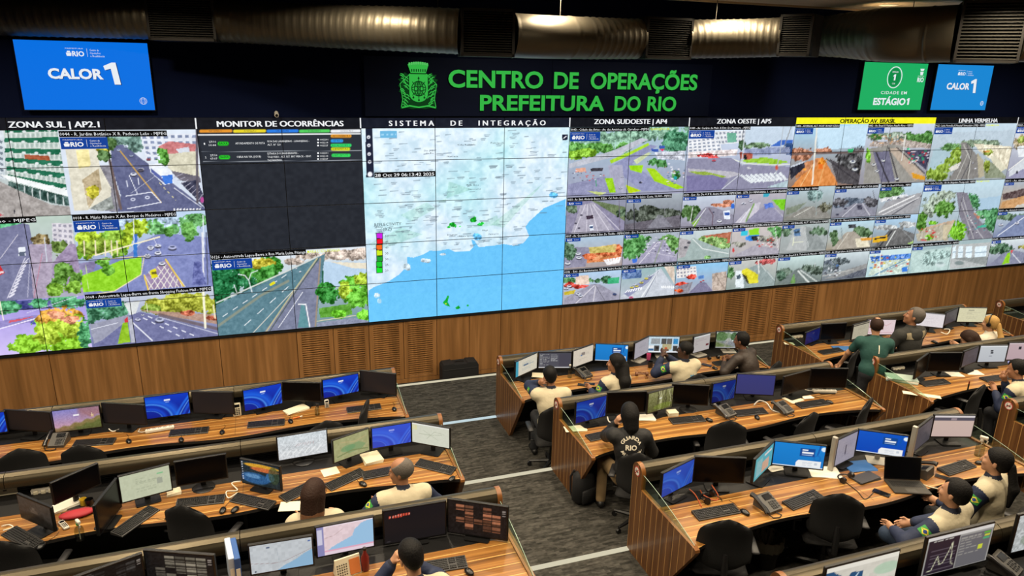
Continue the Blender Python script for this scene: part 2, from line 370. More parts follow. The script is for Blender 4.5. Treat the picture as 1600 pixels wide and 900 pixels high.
def BB(c, t, n=0.16):
    for q in t.split(): B(c, *[float(e) for e in q.split(',')], n=n)
def E(c, x, y, rx, ry, a=1.0):
    u, v = _uv(); put(np.clip((1-np.hypot((u-x)/rx, (v-y)/ry))*3, 0, 1), c, 0.02, a)
def car(x, y, s, c='e6e8f2'):
    E('2c2c3a', x, y+s*.35, s*1.05, s*.45, 0.8); E(c, x, y, s, s*.5); E('3a4260', x, y-s*.12, s*.62, s*.22, .8)
def cars(t, s, c='e6e8f2'):
    for q in pts(t): car(q[0], q[1], s, c)
def speck(c, t, n, s, seed=1):
    """small scattered marks inside a polygon: far traffic, people, roofs"""
    r = np.random.default_rng(seed); q = np.array(pts(t)); lo, hi = q.min(0), q.max(0)
    for _ in range(n):
        x, y = lo+r.random(2)*(hi-lo); cc = c[r.integers(len(c))]; E(cc, x, y, s*(.6+.8*r.random()), s*.6, .85)
def houses(c, t, nx, ny, wc='6d7890'):
    """a facade with rows of windows: quadrilateral given as four corners from upper left, clockwise"""
    q = np.array(pts(t)); P(c, t)
    for i in range(nx):
        for j in range(ny):
            f = lambda a, e: (q[0]*(1-a)+q[1]*a)*(1-e)+(q[3]*(1-a)+q[2]*a)*e
            k = [f((i+.22)/nx, (j+.25)/ny), f((i+.78)/nx, (j+.25)/ny), f((i+.78)/nx, (j+.75)/ny), f((i+.22)/nx, (j+.75)/ny)]
            P(wc, ' '.join('%.1f,%.1f' % tuple(e) for e in k), 0.08)

# zona sul: a corner block with green balconies
crop(0, 175, 4); view(-5, .24, -3.5, 2, 'b9c4c4')
P('d3dbe2', '-400,100 40,110 40,420 -400,300'); houses('cfd8de', '-40,160 30,170 40,420 -40,380', 2, 7, '7b8794')
P('c4cfc8', '30,110 400,120 460,560 60,450')
for (a, b_, c, d) in ((40, 118, 395, 100), (35, 178, 400, 170), (38, 240, 410, 248), (42, 296, 420, 322), (48, 350, 432, 400), (58, 402, 446, 470)):
    P('1f6b4e', '%d,%d %d,%d %d,%d %d,%d' % (a, b_-16, c, d-18, c, d+18, a, b_+10), 0.05)
    for k in range(13):
        x = a+8+k*30; y = b_+(d-b_)*k/12.5; L('e3eaea', 4, '%d,%d %d,%d' % (x, y+14, x+2, y+54), .9); E('8fa6a0', x+15, y+32, 9, 16, .6)
    for k in range(5): E('dfe6e6', a+40+k*78, b_+(d-b_)*(k*78+40)/380+8, 15, 8)
P('a4573a', '160,262 315,272 318,300 165,290', .1); P('eef2f2', '0,385 60,420 450,528 450,488 60,392'); P('3f5a55', '60,428 452,530 462,585 330,565 60,470', .2)
for k in range(6): L('cdd6d6', 7, '%d,%d %d,%d' % (160+k*48, 460+k*14, 165+k*48, 540+k*8))
P('a59f9c', '0,425 110,480 330,575 470,590 470,660 -300,660 -300,400', .1); P('b5555e', '-40,600 30,640 -40,660'); E('3c3a44', 98, 618, 5, 16)
# zona sul: street with a blue and white bus
view(-3.5, .24, -2, 2, 'cdd6e6', 'dbe4f0')
BB('6f8f86', '720,190,60,50 800,170,70,40 860,200,60,60'); houses('dfe4ee', '880,140 1235,130 1250,330 920,300', 8, 5, '8490ae')
P('c4787a', '990,215 1060,180 1235,200 1215,262 1050,262', .1); P('d0d6e2', '1100,230 1180,215 1190,245 1130,262'); P('d3cfb8', '1040,262 1235,240 1250,400 1170,425 1050,345', .08)
P('6a6672', '1060,360 1250,400 1260,440 1130,425'); B('59983f', 1018, 280, 42, 60)
P('5f6488', '700,215 770,200 930,320 1300,610 700,620 760,520 700,330', .05); P('8c8a94', '630,330 700,330 760,540 740,620 640,610', .1)
P('ddd8c6', '405,155 600,155 630,340 700,470 690,600 470,612', .06); P('efe2a4', '480,235 560,230 572,335 500,350', .08); P('b9a888', '520,420 620,350 640,480 560,600', .12); P('9aa09c', '560,600 700,520 720,600 640,615', .2)
BB('b7b035', '650,215,48,50 580,500,45,40'); BB('4f7040', '650,270,40,40 690,200,40,40')
L('6b5a58', 16, '690,300 760,600'); P('3a3c52', '1130,440 1235,420 1290,560 1290,600', .1)
for k in range(9): L('a6a4b4', 4, '%d,%d %d,%d' % (1090+k*22, 405+k*20, 1140+k*18, 385+k*18))
P('e9eef6', '930,322 1010,320 1080,370 1085,440 1030,452 945,372'); P('3f78d8', '1012,395 1080,388 1082,440 1032,448'); P('5560a0', '945,345 1010,400 1030,440 950,375')
L('cfa548', 7, '755,240 1010,560'); L('edf0fa', 5, '790,522 950,496 1010,560 800,600'); L('edf0fa', 4, '810,390 862,505'); L('edf0fa', 3, '820,505 975,395', .6)
for x, y in ((795, 445), (865, 430)): L('edf0fa', 5, '%d,%d %d,%d' % (x, y-20, x+6, y+18))
for x, y in ((835, 542), (925, 530)): E('dfe3f4', x, y, 18, 12); E('5f6488', x, y, 10, 6)
L('d9d2a0', 5, '1000,440 1100,545', 1, 4); L('e4e6f0', 4, '1090,470 1260,590'); cars('838,385 885,355', 22); car(838, 385, 22); car(882, 358, 22, '5a5560'); cars('825,270 745,235 790,215', 13, 'b8c4dc'); car(932, 292, 16, 'a0484e')
for k in range(9): P('e8e9ee', '%d,602 %d,596 %d,622 %d,624' % (1085+k*20, 1097+k*20, 1100+k*20, 1088+k*20))
L('5b5560', 14, '1232,110 1235,560'); E('b44a92', 1265, 545, 14, 22)
# zona sul: avenue with a hatched island
view(-5, 2, -3.5, 3.78, 'a8a6b8', 'b9cbc0')
BB('4a9a6a', '-60,720,120,60 60,720,90,50 130,735,40,30'); P('77799a', '-300,790 150,690 190,700 225,900 250,1180 -300,1200')
houses('d6d2da', '330,690 460,690 470,900 340,860', 4, 6, '9a98a8'); BB('8a7a54', '265,800,50,40 240,790,40,20'); BB('66803f', '370,840,50,60 300,880,40,50')
crop(0, 380, 4); P('a79bb0', '190,0 330,0 340,330 215,335', .08); L('d0ccd8', 4, '120,-60 10,90'); L('c07a90', 4, '270,60 220,330')
for k in range(11): L('e4e2ee', 6+k*.5, '%d,%d %d,%d' % (158-k*9, 118+k*21, 185-k*9, 90+k*22))
L('dcdae8', 5, '165,85 55,335'); L('dcdae8', 5, '195,90 180,330', .6)
P('dfe4ec', '122,20 165,18 168,70 125,75'); P('5a6478', '128,48 164,46 164,70 128,72'); P('c8343c', '-60,160 10,135 38,180 -60,230'); P('e8d4d8', '-40,185 30,165 30,178 -40,200')
P('9a8aa8', '440,0 520,0 545,300 340,300 330,120', .1); BB('5f8c3a', '400,170,60,50 370,235,55,45 480,215,40,40'); BB('79a83a', '360,285,60,40 470,270,50,40'); L('ccd4e0', 6, '285,-40 300,110')
# zona sul: lagoon road with palms and a yellow junction box
crop(0, 175, 4); view(-3.5, 2.02, -2, 3.78, '8a90b8', 'bcd2ea')
BB('9fb4c8', '820,690,200,30 1100,690,150,40'); BB('6fae6a', '1180,730,60,70 1230,670,90,40 1080,730,50,30 960,720,80,50'); BB('a6c234', '520,790,60,50 560,840,80,70 610,790,50,60 780,800,60,60 830,730,60,50 880,720,60,60')
BB('6fa030', '690,760,60,70 650,830,50,60 740,860,60,40 500,870,60,50'); BB('8ab43c', '720,760,60,50'); crop(0, 380, 4); BB('8aa63c', '560,20,90,40 640,0,60,40 700,30,60,30')
for x in (530, 600, 660, 700, 735): L('efe0c0', 8, '%d,-20 %d,70' % (x, x+4))
P('7f88bc', '620,105 800,70 850,30 900,-20 980,-60 1140,-60 1310,-40 1330,270 560,330 540,150', .05); P('8a83a8', '440,130 620,100 540,260 470,230', .08)
P('8fd02a', '490,205 620,160 760,100 890,80 885,190 720,290 510,300', .08); BB('6aa83c', '650,110,50,30 690,160,40,35 480,180,40,40'); L('c8e09a', 3, '540,110 560,300'); L('e6d9b0', 6, '560,320 720,292 885,190 905,75 640,95')
L('dfe2f2', 4, '905,70 1230,65', .5); P('9a86a8', '905,200 1040,95 1150,262 930,285', .05)
for k in range(6): L('e8e4da', 5, '%d,%d %d,%d' % (930+k*42, 285-k*4, 1040+k*18, 130+k*22)); L('e8e4da', 5, '%d,%d %d,%d' % (905+k*28, 190-k*16, 960+k*40, 280-k*3))
L('e9c846', 9, '905,195 930,285'); L('e9c846', 9, '1038,95 1150,262'); L('e4e6f4', 4, '960,-40 1010,60', .8)
P('d8cf1e', '940,165 975,150 990,205 950,215'); P('6a6420', '950,175 978,168 982,185 954,190'); cars('925,75 1015,120 990,55 945,20 990,10', 24); cars('1080,20', 30, 'b8bce0')
P('3f6fc8', '835,-60 862,-60 862,40 838,45'); L('e6e6ea', 9, '1265,-70 1275,250'); L('5a5e78', 8, '1290,-70 1300,250'); P('5f66a0', '1215,110 1255,110 1290,250 1200,255', .15)
crop(0, 175, 4); L('f2e8c8', 9, '600,890 1000,775'); L('e9eef4', 5, '838,650 842,840'); P('3a78c8', '838,820 860,820 862,900 838,900'); cars('945,850 990,830 925,885', 15); BB('5f9a4a', '1180,740,45,60 1060,740,30,30')
L('e4ecf4', 6, '1270,640 1278,900')
# zona sul: a big flowering tree
crop(0, 380, 4); view(-5, 3.78, -3.5, 5, 'cfc0f0', '9c90d8')
P('4a4f8c', '-300,360 330,345 330,400 -300,430', .14); BB('4f9a6a', '60,400,80,40 250,370,70,30 420,360,110,50'); P('8f86c0', '-300,500 0,480 230,440 330,460 -200,560'); P('d05a6a', '70,475 225,448 140,475 60,490'); E('4a48a8', 220, 488, 28, 13); L('f0eaff', 6, '-40,540 240,460')
L('f4f0d8', 8, '5,350 30,470'); L('d8d8f0', 3, '170,430 500,320')
BB('7fb62a', '340,560,150,110 480,580,110,90 220,610,120,60 420,640,150,60 180,640,110,40'); BB('c8963c', '400,440,110,50 330,460,90,50'); BB('a6c23a', '440,510,110,70 300,560,90,70'); BB('cf8a6a', '360,440,60,25 450,470,60,25'); BB('4a9460', '540,560,50,90')
# zona sul: motorway in front of trees
view(-3.5, 3.78, -2, 5, '7378a8', 'c8d0dc')
BB('4f8a6a', '580,420,90,70 680,410,90,60 760,410,60,50 620,380,90,30'); P('d8dcdc', '780,370 880,350 850,440 815,440'); BB('a2a83a', '1000,380,90,50 1080,370,90,60 1180,360,110,60 1270,370,90,60 1330,390,50,60'); BB('7f9a3a', '940,400,60,25'); P('b09080', '880,410 1360,440 1370,500 1000,440', .08); BB('c06a50', '1180,430,40,16 1330,460,40,16')
P('71749e', '825,440 880,420 1370,545 1370,580 590,640 570,500', .05); P('9a9cb0', '570,500 800,440 820,460 640,600 590,620', .05); P('8ebc28', '770,490 800,480 820,610 740,620', .08); P('b4b6c4', '805,470 830,465 850,610 825,615', .05)
L('f0f2fa', 7, '835,490 955,600'); L('eceefa', 6, '900,460 1150,585', 1, 5); L('eceefa', 6, '930,450 1240,580', 1, 6); L('dfe2ee', 4, '575,530 740,490'); L('6a5a5e', 20, '1000,440 1370,530', .8); L('e6e9f2', 5, '1000,455 1370,560', .7)
L('f2efd8', 14, '1272,290 1285,520'); L('efe6c0', 8, '1335,380 1345,460'); L('dcdcc0', 6, '920,370 925,420'); P('d0404a', '780,470 800,450 805,485 785,490'); cars('1000,470', 32, 'c0c4dc'); car(865, 468, 20, 'd8daf0'); car(895, 440, 10)
# ocorrencias: viaduct by a lagoon
crop(300, 380, 4); view(-2, 3.04, 0, 5, '6a8a92', 'dfe6ee')
BB('c8b8ac', '760,80,110,25 960,70,160,30 1060,50,60,30 640,110,60,20'); P('b6cfe6', '820,110 1110,110 1110,240 820,280', .03); P('e4dcc8', '860,110 1110,118 1100,155 1000,150', .04)
BB('1d6a3c', '200,230,140,130 320,190,120,90 150,320,90,60'); BB('3f8a34', '450,170,100,80 380,160,80,60 510,150,60,60'); BB('c0b43c', '420,120,90,30')
P('5a7f8c', '150,380 790,80 830,60 770,520 160,590', .05); P('7a7f98', '500,480 700,200 800,90 770,520 440,560', .05); P('5f9098', '680,380 700,370 730,520 660,520', .04)
L('cfd4d0', 9, '155,365 600,165 790,75'); L('8a9080', 16, '150,520 430,320 600,230', .9); L('b8b490', 9, '460,550 650,270 780,90'); L('4f5a5a', 6, '480,550 665,270 790,90')
L('dfe6ea', 5, '195,450 620,170', 1, 7); L('dfe6ea', 5, '330,505 640,230', 1, 4); L('f0f2f4', 7, '665,375 710,375 735,515'); L('e8eaf0', 4, '540,520 690,300'); L('c8c8c0', 5, '380,555 640,280')
L('9a8a7a', 10, '800,90 770,510'); L('1f5a40', 10, '815,170 815,290')
BB('2f7f30', '850,310,80,60 830,270,50,30'); BB('62ae34', '1000,290,80,90 1080,250,50,70 1040,350,80,50'); BB('a6c23a', '1060,220,50,40 950,290,40,50'); P('5a9a34', '790,400 990,370 1000,440 800,460', .1); BB('79cf3a', '920,440,45,25 1080,440,60,40'); P('8a90a8', '780,490 1000,460 1115,480 1115,520 780,540', .08); L('e4d9b0', 4, '780,480 1020,445')
L('d9e2e4', 6, '290,188 330,195 355,225 375,300'); L('d9e2e4', 5, '355,225 370,180 410,165'); L('d0dad8', 5, '265,255 280,300'); P('dcd61c', '482,250 515,228 520,245 490,262'); cars('675,172 650,150', 8)
# ocorrencias: the list on a dark page
view(-2, .24, 0, 3.04, '23272f'); crop(300, 175, 4); P('2a2f38', '50,140 1070,130 1080,310 70,310', .0); view(-2, .24, 0, .60, None)
for k, (x0, x1, c) in enumerate(((48, 252, 'e2922c'), (258, 462, 'e6d22a'), (466, 664, '2a7ae0'), (668, 860, '4fc85a'), (864, 1052, 'e8eaee'))): L(c, 19, '%d,118 %d,116' % (x0+9, x1-9))
L('f0f2f4', 6, '40,141 1062,134'); view(-2, .24, 0, 3.04, None)
for a in ('62,246 1068,238', '72,308 1070,298'): L('b8bec6', 3, a, .8)
L('9fb0bc', 13, '1056,130 1084,320 1100,830', .55)
for x, y in ((196, 195), (204, 280)): L('24d020', 24, '%d,%d %d,%d' % (x-22, y, x+22, y))
for x0, x1, y, c in ((866, 992, 148, 'e0962c'), (866, 940, 178, '2a90e0'), (866, 992, 206, '30d868'), (868, 984, 229, 'd6da20'), (872, 986, 268, '36da5c')): L(c, 20, '%d,%d %d,%d' % (x0+8, y, x1-8, y))
# radar map of the coast
crop(560, 175, 4); view(0, .24, 3, 5, 'c9dcec', 'cfe2ee'); u_, v_ = _uv(); A = CAN[V['s']]; hgt = N3[V['s']]*1.2+N2[V['s']]*.7+N1[V['s']]*.35
A += .03; A += np.clip(hgt, -.5, .5)[..., None]*np.array([.11, .07, .05]); A += np.clip(smooth_noise(HH, WW, 60)[V['s']]-.45, 0, 1)[..., None]*np.array([-.22, -.02, -.06])*1.2
for q in ('480,560 700,480 560,430 540,560', '820,700 1000,560 1150,440 900,720', '260,640 420,560 480,600 330,680', '700,720 860,640 880,700', '60,820 260,720 400,760 120,860'): P('93c9b4', q, .12, .35)
P('68c0f4', '1286,540 1150,598 1060,680 1036,715 1060,770 1024,815 960,830 900,820 840,830 780,836 745,838 720,800 700,790 712,840 690,865 600,870 560,850 500,862 440,862 400,885 340,905 300,900 300,960 250,1010 190,1050 90,1090 60,1110 60,1320 1300,1320', .02)
CAN[V['s']] += 0
for x, y, rx, ry in ((1210, 515, 28, 18), (735, 775, 26, 20)): B('68c0f4', x, y, rx, ry, .03)
for x, y, rx, ry in ((420, 920, 35, 16), (520, 885, 20, 7), (110, 1140, 22, 18), (125, 1175, 16, 16), (300, 965, 30, 22)): B('c4d8e4', x, y, rx, ry, .06)
P('6cc6f4', '60,1150 1290,1050 1290,1320 60,1320', .02, .35)
BB('1fc23a', '582,700,20,14 560,715,12,8 600,708,8,10 630,712,8,5 712,672,16,14 722,660,8,10 755,698,18,10 770,690,14,6', .1)
P('12a830', '525,1180 540,1165 552,1140 562,1145 552,1180 570,1210 545,1205 525,1190', .1); P('12a830', '600,1215 622,1203 634,1222 605,1225', .1); E('12a830', 678, 1203, 8, 7); E('e8e020', 541, 1192, 5, 5)
r_ = np.random.default_rng(3)
for _ in range(210):
    x, y = 90+r_.random()*1180, 110+r_.random()*760
    if x > 1000 and y > 560+ (1286-x)*.6: continue
    w = 18+r_.random()*36; L('5f6f7c', 5, '%.0f,%.0f %.0f,%.0f' % (x, y, x+w, y-w*.06), .55)
    if r_.random() < .3: L('5f6f7c', 5, '%.0f,%.0f %.0f,%.0f' % (x+4, y+9, x+w*.8, y+9-w*.06), .5)
for k, c in enumerate(('c81ee0', 'f01428', 'f06a1c', 'c8e61c', '1a9a30', '18c22c', '14e028')):
    y = 770+k*35.5; P('1c2418', '%d,%d %d,%d %d,%d %d,%d' % (107, y-19, 148, y-21, 149, y+18, 109, y+19)); P(c, '%d,%d %d,%d %d,%d %d,%d' % (111, y-15, 145, y-16, 146, y+14, 113, y+15), 0.0)
P('1b2136', '40,103 84,103 96,406 46,406', 0)
for x, y in ((60, 155), (62, 206), (64, 260), (67, 309)): E('e8eaf2', x, y, 13, 13); E('1b2136', x, y+1, 5, 4)
E('f4f6fa', 69, 386, 18, 19); P('6cb4dc', '132,118 234,116 236,160 134,162', .0); L('c8eaff', 10, '142,140 226,138', .6, 3); P('1b2136', '1264,140 1300,138 1300,172 1266,174', 0); L('f0f0f4', 6, '1275,162 1290,150')
# zona sudoeste: interchange
crop(860, 175, 4); view(3, .24, 5, 2.05, '9a9cb4', 'a8c4d4')
BB('7fa690', '180,190,160,50 330,170,120,50 520,150,160,40 700,130,200,50 420,210,100,30'); BB('5f9a4c', '150,240,80,50 230,230,80,40 330,220,60,30 440,225,50,40'); BB('4f8a6a', '760,200,80,50 800,150,90,40'); BB('86b83a', '140,270,60,30 210,255,60,30')
P('b8bcc8', '110,320 380,240 560,160 600,170 420,270 110,350', .06); P('8f93b8', '360,340 480,270 600,200 660,210 500,320 640,420 800,480 560,490 420,380', .05); P('8d8fb0', '100,450 330,400 420,480 380,520 100,520', .07); P('a8a8be', '350,330 440,330 460,500 410,500 370,420', .05)
P('a8d434', '360,300 500,240 600,190 610,205 460,280 370,320', .06); P('9ad41e', '480,330 570,330 560,380 490,360', .06); P('a4d420', '590,350 640,350 700,410 830,470 780,480 640,430', .06); P('96cc20', '330,410 380,410 400,500 360,500', .08); P('b8d41e', '460,450 560,490 480,505', .08); P('c8d4a8', '510,300 600,250 620,255 530,325', .05); P('c4d088', '220,490 340,500 300,520', .05)
BB('4f8a50', '680,320,40,30 640,310,40,30 770,390,30,30'); P('c0c4d0', '640,250 830,240 830,300 660,290', .25); P('e0a890', '150,350 210,345 215,370 150,375', .05); P('3c3a44', '240,350 320,345 318,365 245,368', .1); P('3a5ab0', '620,228 665,228 665,245 622,245'); P('3a5ab0', '670,210 705,208 705,225 672,228'); P('d83a6a', '672,230 705,228 690,245'); speck(['e8e8f0', '5a5a70', 'c85a5a'], '130,380 340,360 330,420 130,430', 26, 6, 2); speck(['e8e8ee', '445', '806a5a'][:1]+['d0a8a0', '6a7a9a'], '700,330 830,310 830,450 720,400', 30, 8, 4)
cars('555,435 440,400 430,470', 11, 'd8d8e8'); car(552, 436, 10, '2c2c3c'); L('3f9a6a', 5, '275,420 278,460'); E('1f9aa0', 770, 410, 12, 14)
# sudoeste: small pictures
view(3, 2.05, 4, 3.03, '9c94a8', '8a90a4'); P('8a86a0', '100,560 240,545 460,640 460,760 90,760', .06); P('a8a4b4', '180,580 260,560 400,740 120,760', .06); P('6a7a58', '240,545 460,590 460,680', .1); BB('5a7058', '430,630,30,30 120,600,40,30')
for k in range(5): L('d8d4e0', 5, '%d,%d %d,%d' % (210+k*14, 575, 140+k*75, 750), .8)
P('3c3040', '215,645 258,640 260,662 218,668'); P('e6ecf6', '234,705 258,700 262,735 240,738'); P('38507a', '236,712 256,708 258,722 238,724'); L('70687a', 4, '420,550 425,760'); cars('185,640 170,720 150,690', 9, '4a4454')
view(4, 2.05, 5, 3.03, '5f5f6c', 'a6b0b8'); BB('4a5248', '560,640,90,40 680,640,120,40 600,610,60,30'); P('6a6670', '450,700 800,640 800,740 450,760', .08); P('8c8c98', '590,730 660,640 690,640 760,720', .06, .7); L('3c3c44', 6, '512,570 516,745'); L('8a8a90', 3, '700,590 708,640')
view(3, 3.03, 4, 4.02, 'a89a98', 'a8c4dc'); P('d8b87a', '210,850 400,820 440,870 260,890', .12); crop(860, 380, 4); P('8c8aa0', '70,20 240,20 210,140 80,150', .06); P('cf8a5a', '215,60 420,40 430,100 220,120', .16); BB('d8744a', '240,80,40,20 340,60,60,16 420,40,20,40'); P('c8b86a', '230,20 380,10 400,50 240,60', .12); BB('4a6a50', '110,40,40,60 100,10,50,20')
for k in range(6): P('f0eef0', '%d,%d %d,%d %d,%d %d,%d' % (320+k*20, 95-k*3, 335+k*20, 92-k*3, 360+k*12, 128-k*2, 345+k*12, 132-k*2))
cars('165,60 170,85 100,120', 20, 'e2e4ea'); L('e07a4a', 5, '220,112 430,78')
view(4, 3.03, 5, 4.02, 'a4a0b4', 'a8b4c0'); BB('4f8a4a', '500,10,80,80 540,-20,90,60 480,60,50,40'); BB('6fa05a', '720,10,60,70 760,0,40,60'); P('9f9cb4', '500,130 640,-10 700,-30 780,100 760,140', .06); P('3f6fd0', '500,95 535,90 530,115 505,120'); speck(['e6e6f0', '4a4a5a', 'c8c4d8'], '600,-20 700,-40 740,60 580,60', 40, 7, 6); L('d8d4e0', 4, '540,130 660,-10'); L('8a9a7a', 7, '640,120 690,-20', .7); L('c8c4d4', 5, '600,50 770,80', .7)
view(3, 4.02, 4, 5, 'a8a4ae', 'b0d0ee'); BB('5a8a5a', '110,230,50,25 200,230,60,25'); P('e0c8b8', '150,200 230,195 235,250 150,255', .1); BB('c84a40', '120,255,50,18 190,265,60,16'); BB('3f6a4a', '290,230,20,15 340,225,40,25'); P('3fae7a', '350,215 420,205 420,245 350,250', .08); P('9a98aa', '80,340 250,250 300,250 420,320 420,350 80,380', .07); P('c8b43a', '75,300 150,285 140,310 80,320', .1); L('cfcbd4', 6, '150,370 265,260'); L('d0ccd4', 6, '260,355 275,260'); L('5a5a64', 3, '275,260 330,350'); cars('165,310 180,322 110,262 90,275', 17, 'dfe4f0'); car(392, 312, 14, '3a4a7a')
view(4, 4.02, 5, 5, 'b8bcca', '8fb0b0'); P('5f7aa8', '430,170 560,160 560,210 440,220', .2); P('c4cad4', '430,330 640,180 680,150 760,270 760,330 520,345', .05); P('8a8fb0', '450,310 560,230 640,190 600,240 480,330', .05); P('d8c8b8', '700,140 765,140 765,250', .1); L('e8ecf0', 6, '560,330 660,180'); L('70748a', 3, '580,330 665,170'); cars('530,262 560,240 500,270 590,215', 14, 'e8d85a'); cars('545,275 515,252 610,200', 12, 'dfe6f4')
for k in range(7): P('eef0f4', '%d,%d %d,%d %d,%d %d,%d' % (455+k*16, 305-k*3, 465+k*16, 303-k*3, 480+k*14, 285-k*3, 470+k*14, 287-k*3)); P('f2f4f6', '%d,262 %d,260 %d,275 %d,277' % (680+k*12, 688+k*12, 694+k*12, 686+k*12))
L('d8dce4', 4, '650,140 655,240'); car(495, 333, 16, 'e06a8a')
# zona oeste: roundabout
crop(860, 175, 4); view(5, .24, 7, 2.05, '8d8ea8', 'd4e4f6')
P('c2d2e2', '1195,100 1500,90 1490,210 1200,220', .03); houses('e6e8ec', '850,175 1040,150 1060,240 850,250', 7, 4, '8a94a8'); houses('dfe3e8', '1010,120 1210,110 1200,190 1040,200', 8, 3, '9098a8'); P('6fae96', '1090,130 1150,130 1150,185 1095,190', .05)
P('e4d8d8', '850,250 1160,230 1150,270 850,285', .2); BB('c84a4a', '1000,285,40,14 960,270,60,14'); BB('3c5a3c', '1185,205,22,30'); BB('6f8a6a', '1290,205,60,18 1230,215,30,14'); P('3f6ac0', '1365,210 1420,175 1500,170 1500,195 1390,215', .04); P('2c4a7a', '1450,195 1500,190 1500,270 1460,265', .1); P('8a94b4', '1200,230 1480,215 1480,260 1200,270', .12)
P('b05a4a', '1170,250 1250,258 1250,300 1175,290', .06); P('1c2024', '1195,262 1215,264 1215,296 1197,294'); P('93c23a', '1180,300 1330,280 1480,310 1400,325 1200,312', .1); L('e0e4dc', 7, '1120,290 1200,318 1400,330 1490,325')
P('8c8ba4', '840,340 850,290 1120,285 1180,325 1500,340 1500,480 840,500', .04); P('b8b6c0', '850,350 1130,370 1180,385 1100,410 850,372', .05); P('96b04a', '850,368 960,370 1090,400 1060,410 900,385', .1); P('7a76a0', '840,395 1000,390 1100,420 1060,480 840,500', .04)
for k in range(9): P('e0e6ea', '%d,%d %d,%d %d,%d %d,%d' % (1170+k*30, 395-k*2, 1184+k*30, 388-k*2, 1260+k*26, 436-k*2, 1240+k*26, 442-k*2))
L('c8ccd4', 5, '1060,480 1170,390'); P('a8bcc4', '1330,470 1480,420 1480,470', .1); L('c8d0d8', 6, '1205,110 1185,330'); L('b0b8c0', 6, '1440,95 1420,250 1385,440'); L('8a8a8a', 5, '1490,90 1440,230'); E('c8503a', 1400, 345, 10, 18); cars('1010,300', 14, 'd8505a'); P('c8c8d0', '1215,340 1240,345 1240,355 1215,350')
view(5, 2.05, 6, 3.03, '8f8c9c', 'c8d4e4'); BB('4a6a3c', '850,620,40,40 900,610,30,30 870,650,30,30'); BB('c8866a', '1060,580,60,16 1100,560,40,14'); P('8a889a', '860,710 920,620 960,590 1010,590 1135,640 1130,710', .05); P('7aa83a', '870,690 930,650 890,720', .1); L('d8d8e0', 5, '880,710 960,600'); L('6a5a68', 7, '1000,705 1005,640 980,600'); P('e6ecf8', '1068,615 1110,612 1112,668 1075,665'); P('3a5aa8', '1075,625 1108,622 1110,642 1078,644'); cars('1045,678', 17, 'f0f2f6'); P('3a70d0', '1118,570 1138,568 1138,600 1118,600'); L('e0e0e0', 4, '880,590 862,690'); cars('1008,622', 8, '5a5a70')
view(6, 2.05, 7, 3.03, '8e8ca0', 'b8b4bc'); P('c8c4d0', '1140,690 1260,570 1300,560 1270,690', .05); P('8f8da6', '1200,690 1310,590 1360,580 1450,660 1440,700', .05); P('7ac828', '1370,545 1455,540 1455,612 1430,610', .08); P('5a7ad0', '1320,575 1370,560 1385,590 1330,600', .1); P('3fa8c0', '1320,505 1360,505 1345,530 1315,530'); L('7aa05a', 9, '1210,680 1260,570'); L('e0e0ea', 5, '1170,690 1235,600'); cars('1195,568 1240,550', 15); L('d0d0d8', 4, '1390,600 1440,650', .7)
view(5, 3.03, 6, 4.02, 'a6b4b0', 'c8d4d8'); P('b06a50', '940,770 1120,745 1110,820 1000,830 930,790', .1); crop(860, 380, 4); BB('8aae6a', '1000,-20,100,26 1060,10,60,20'); P('9fb0ae', '790,60 880,-40 1100,50 1100,80 790,105', .04); P('a8a4a8', '790,-40 870,-20 830,80 790,90', .08); L('e8ecea', 6, '880,-30 940,30 1100,60', .8); cars('855,-10 835,20', 13, '5a5a5a'); BB('7fae6a', '970,85,20,12')
view(6, 3.03, 7, 4.02, 'b0acb0', 'c8c0bc'); crop(860, 175, 4); P('38c0d8', '1178,740 1222,736 1222,768 1180,772', 0); P('8ad42a', '1228,730 1290,722 1292,765 1230,770', 0); P('3a8ae0', '1205,772 1290,765 1285,800 1210,800', .1); P('2c2c30', '1240,775 1300,770 1340,800 1250,800', .2); BB('5f9a5a', '1400,750,30,40 1370,730,30,20'); P('a8a4b0', '1120,900 1260,830 1420,850 1420,900', .06); BB('8a8a80', '1160,820,40,20 1350,790,60,20'); speck(['d04040', 'e8e8e8', '30303a'], '1280,790 1390,780 1390,830 1290,840', 26, 8, 9); L('d8d8d8', 4, '1390,720 1410,860'); E('c83030', 1132, 860, 8, 16)
view(5, 4.02, 6, 5, 'a8a4b0', '8ac8f0'); crop(860, 380, 4); houses('e8e4e0', '775,150 900,140 905,200 780,215', 6, 3, '9a9aa8'); BB('d04a3a', '880,205,34,16 810,250,40,14'); P('b8a89c', '1000,185 1090,170 1095,290 1000,292', .14); P('5f8ac8', '910,200 950,195 950,215 915,220', .1); P('7f7c98', '850,310 920,240 960,240 1010,300', .05); P('8a8690', '770,270 880,235 850,310 770,312', .1); BB('e05a2a', '790,290,30,14'); cars('930,235 945,228', 8, 'd85050'); L('8a7a70', 4, '1020,190 1085,290')
view(6, 4.02, 7, 5, '8f9c98', 'c8c8c4'); BB('b85a5a', '1350,110,50,20 1300,120,30,14'); P('8f9e9e', '1180,170 1300,120 1400,230 1390,260 1150,280', .05); L('e0e0dc', 7, '1285,80 1290,180'); P('d8d030', '1175,170 1215,150 1285,190 1285,245 1225,250', .1); P('3a3a2a', '1180,185 1215,200 1230,245 1222,250', .1); P('dfe8ec', '1145,170 1180,165 1198,230 1195,275 1145,270', .06); P('4a5a68', '1150,195 1175,192 1180,215 1152,218', .1); BB('5f8a5a', '1110,180,30,50'); L('d8dedd', 4, '1300,130 1400,240')
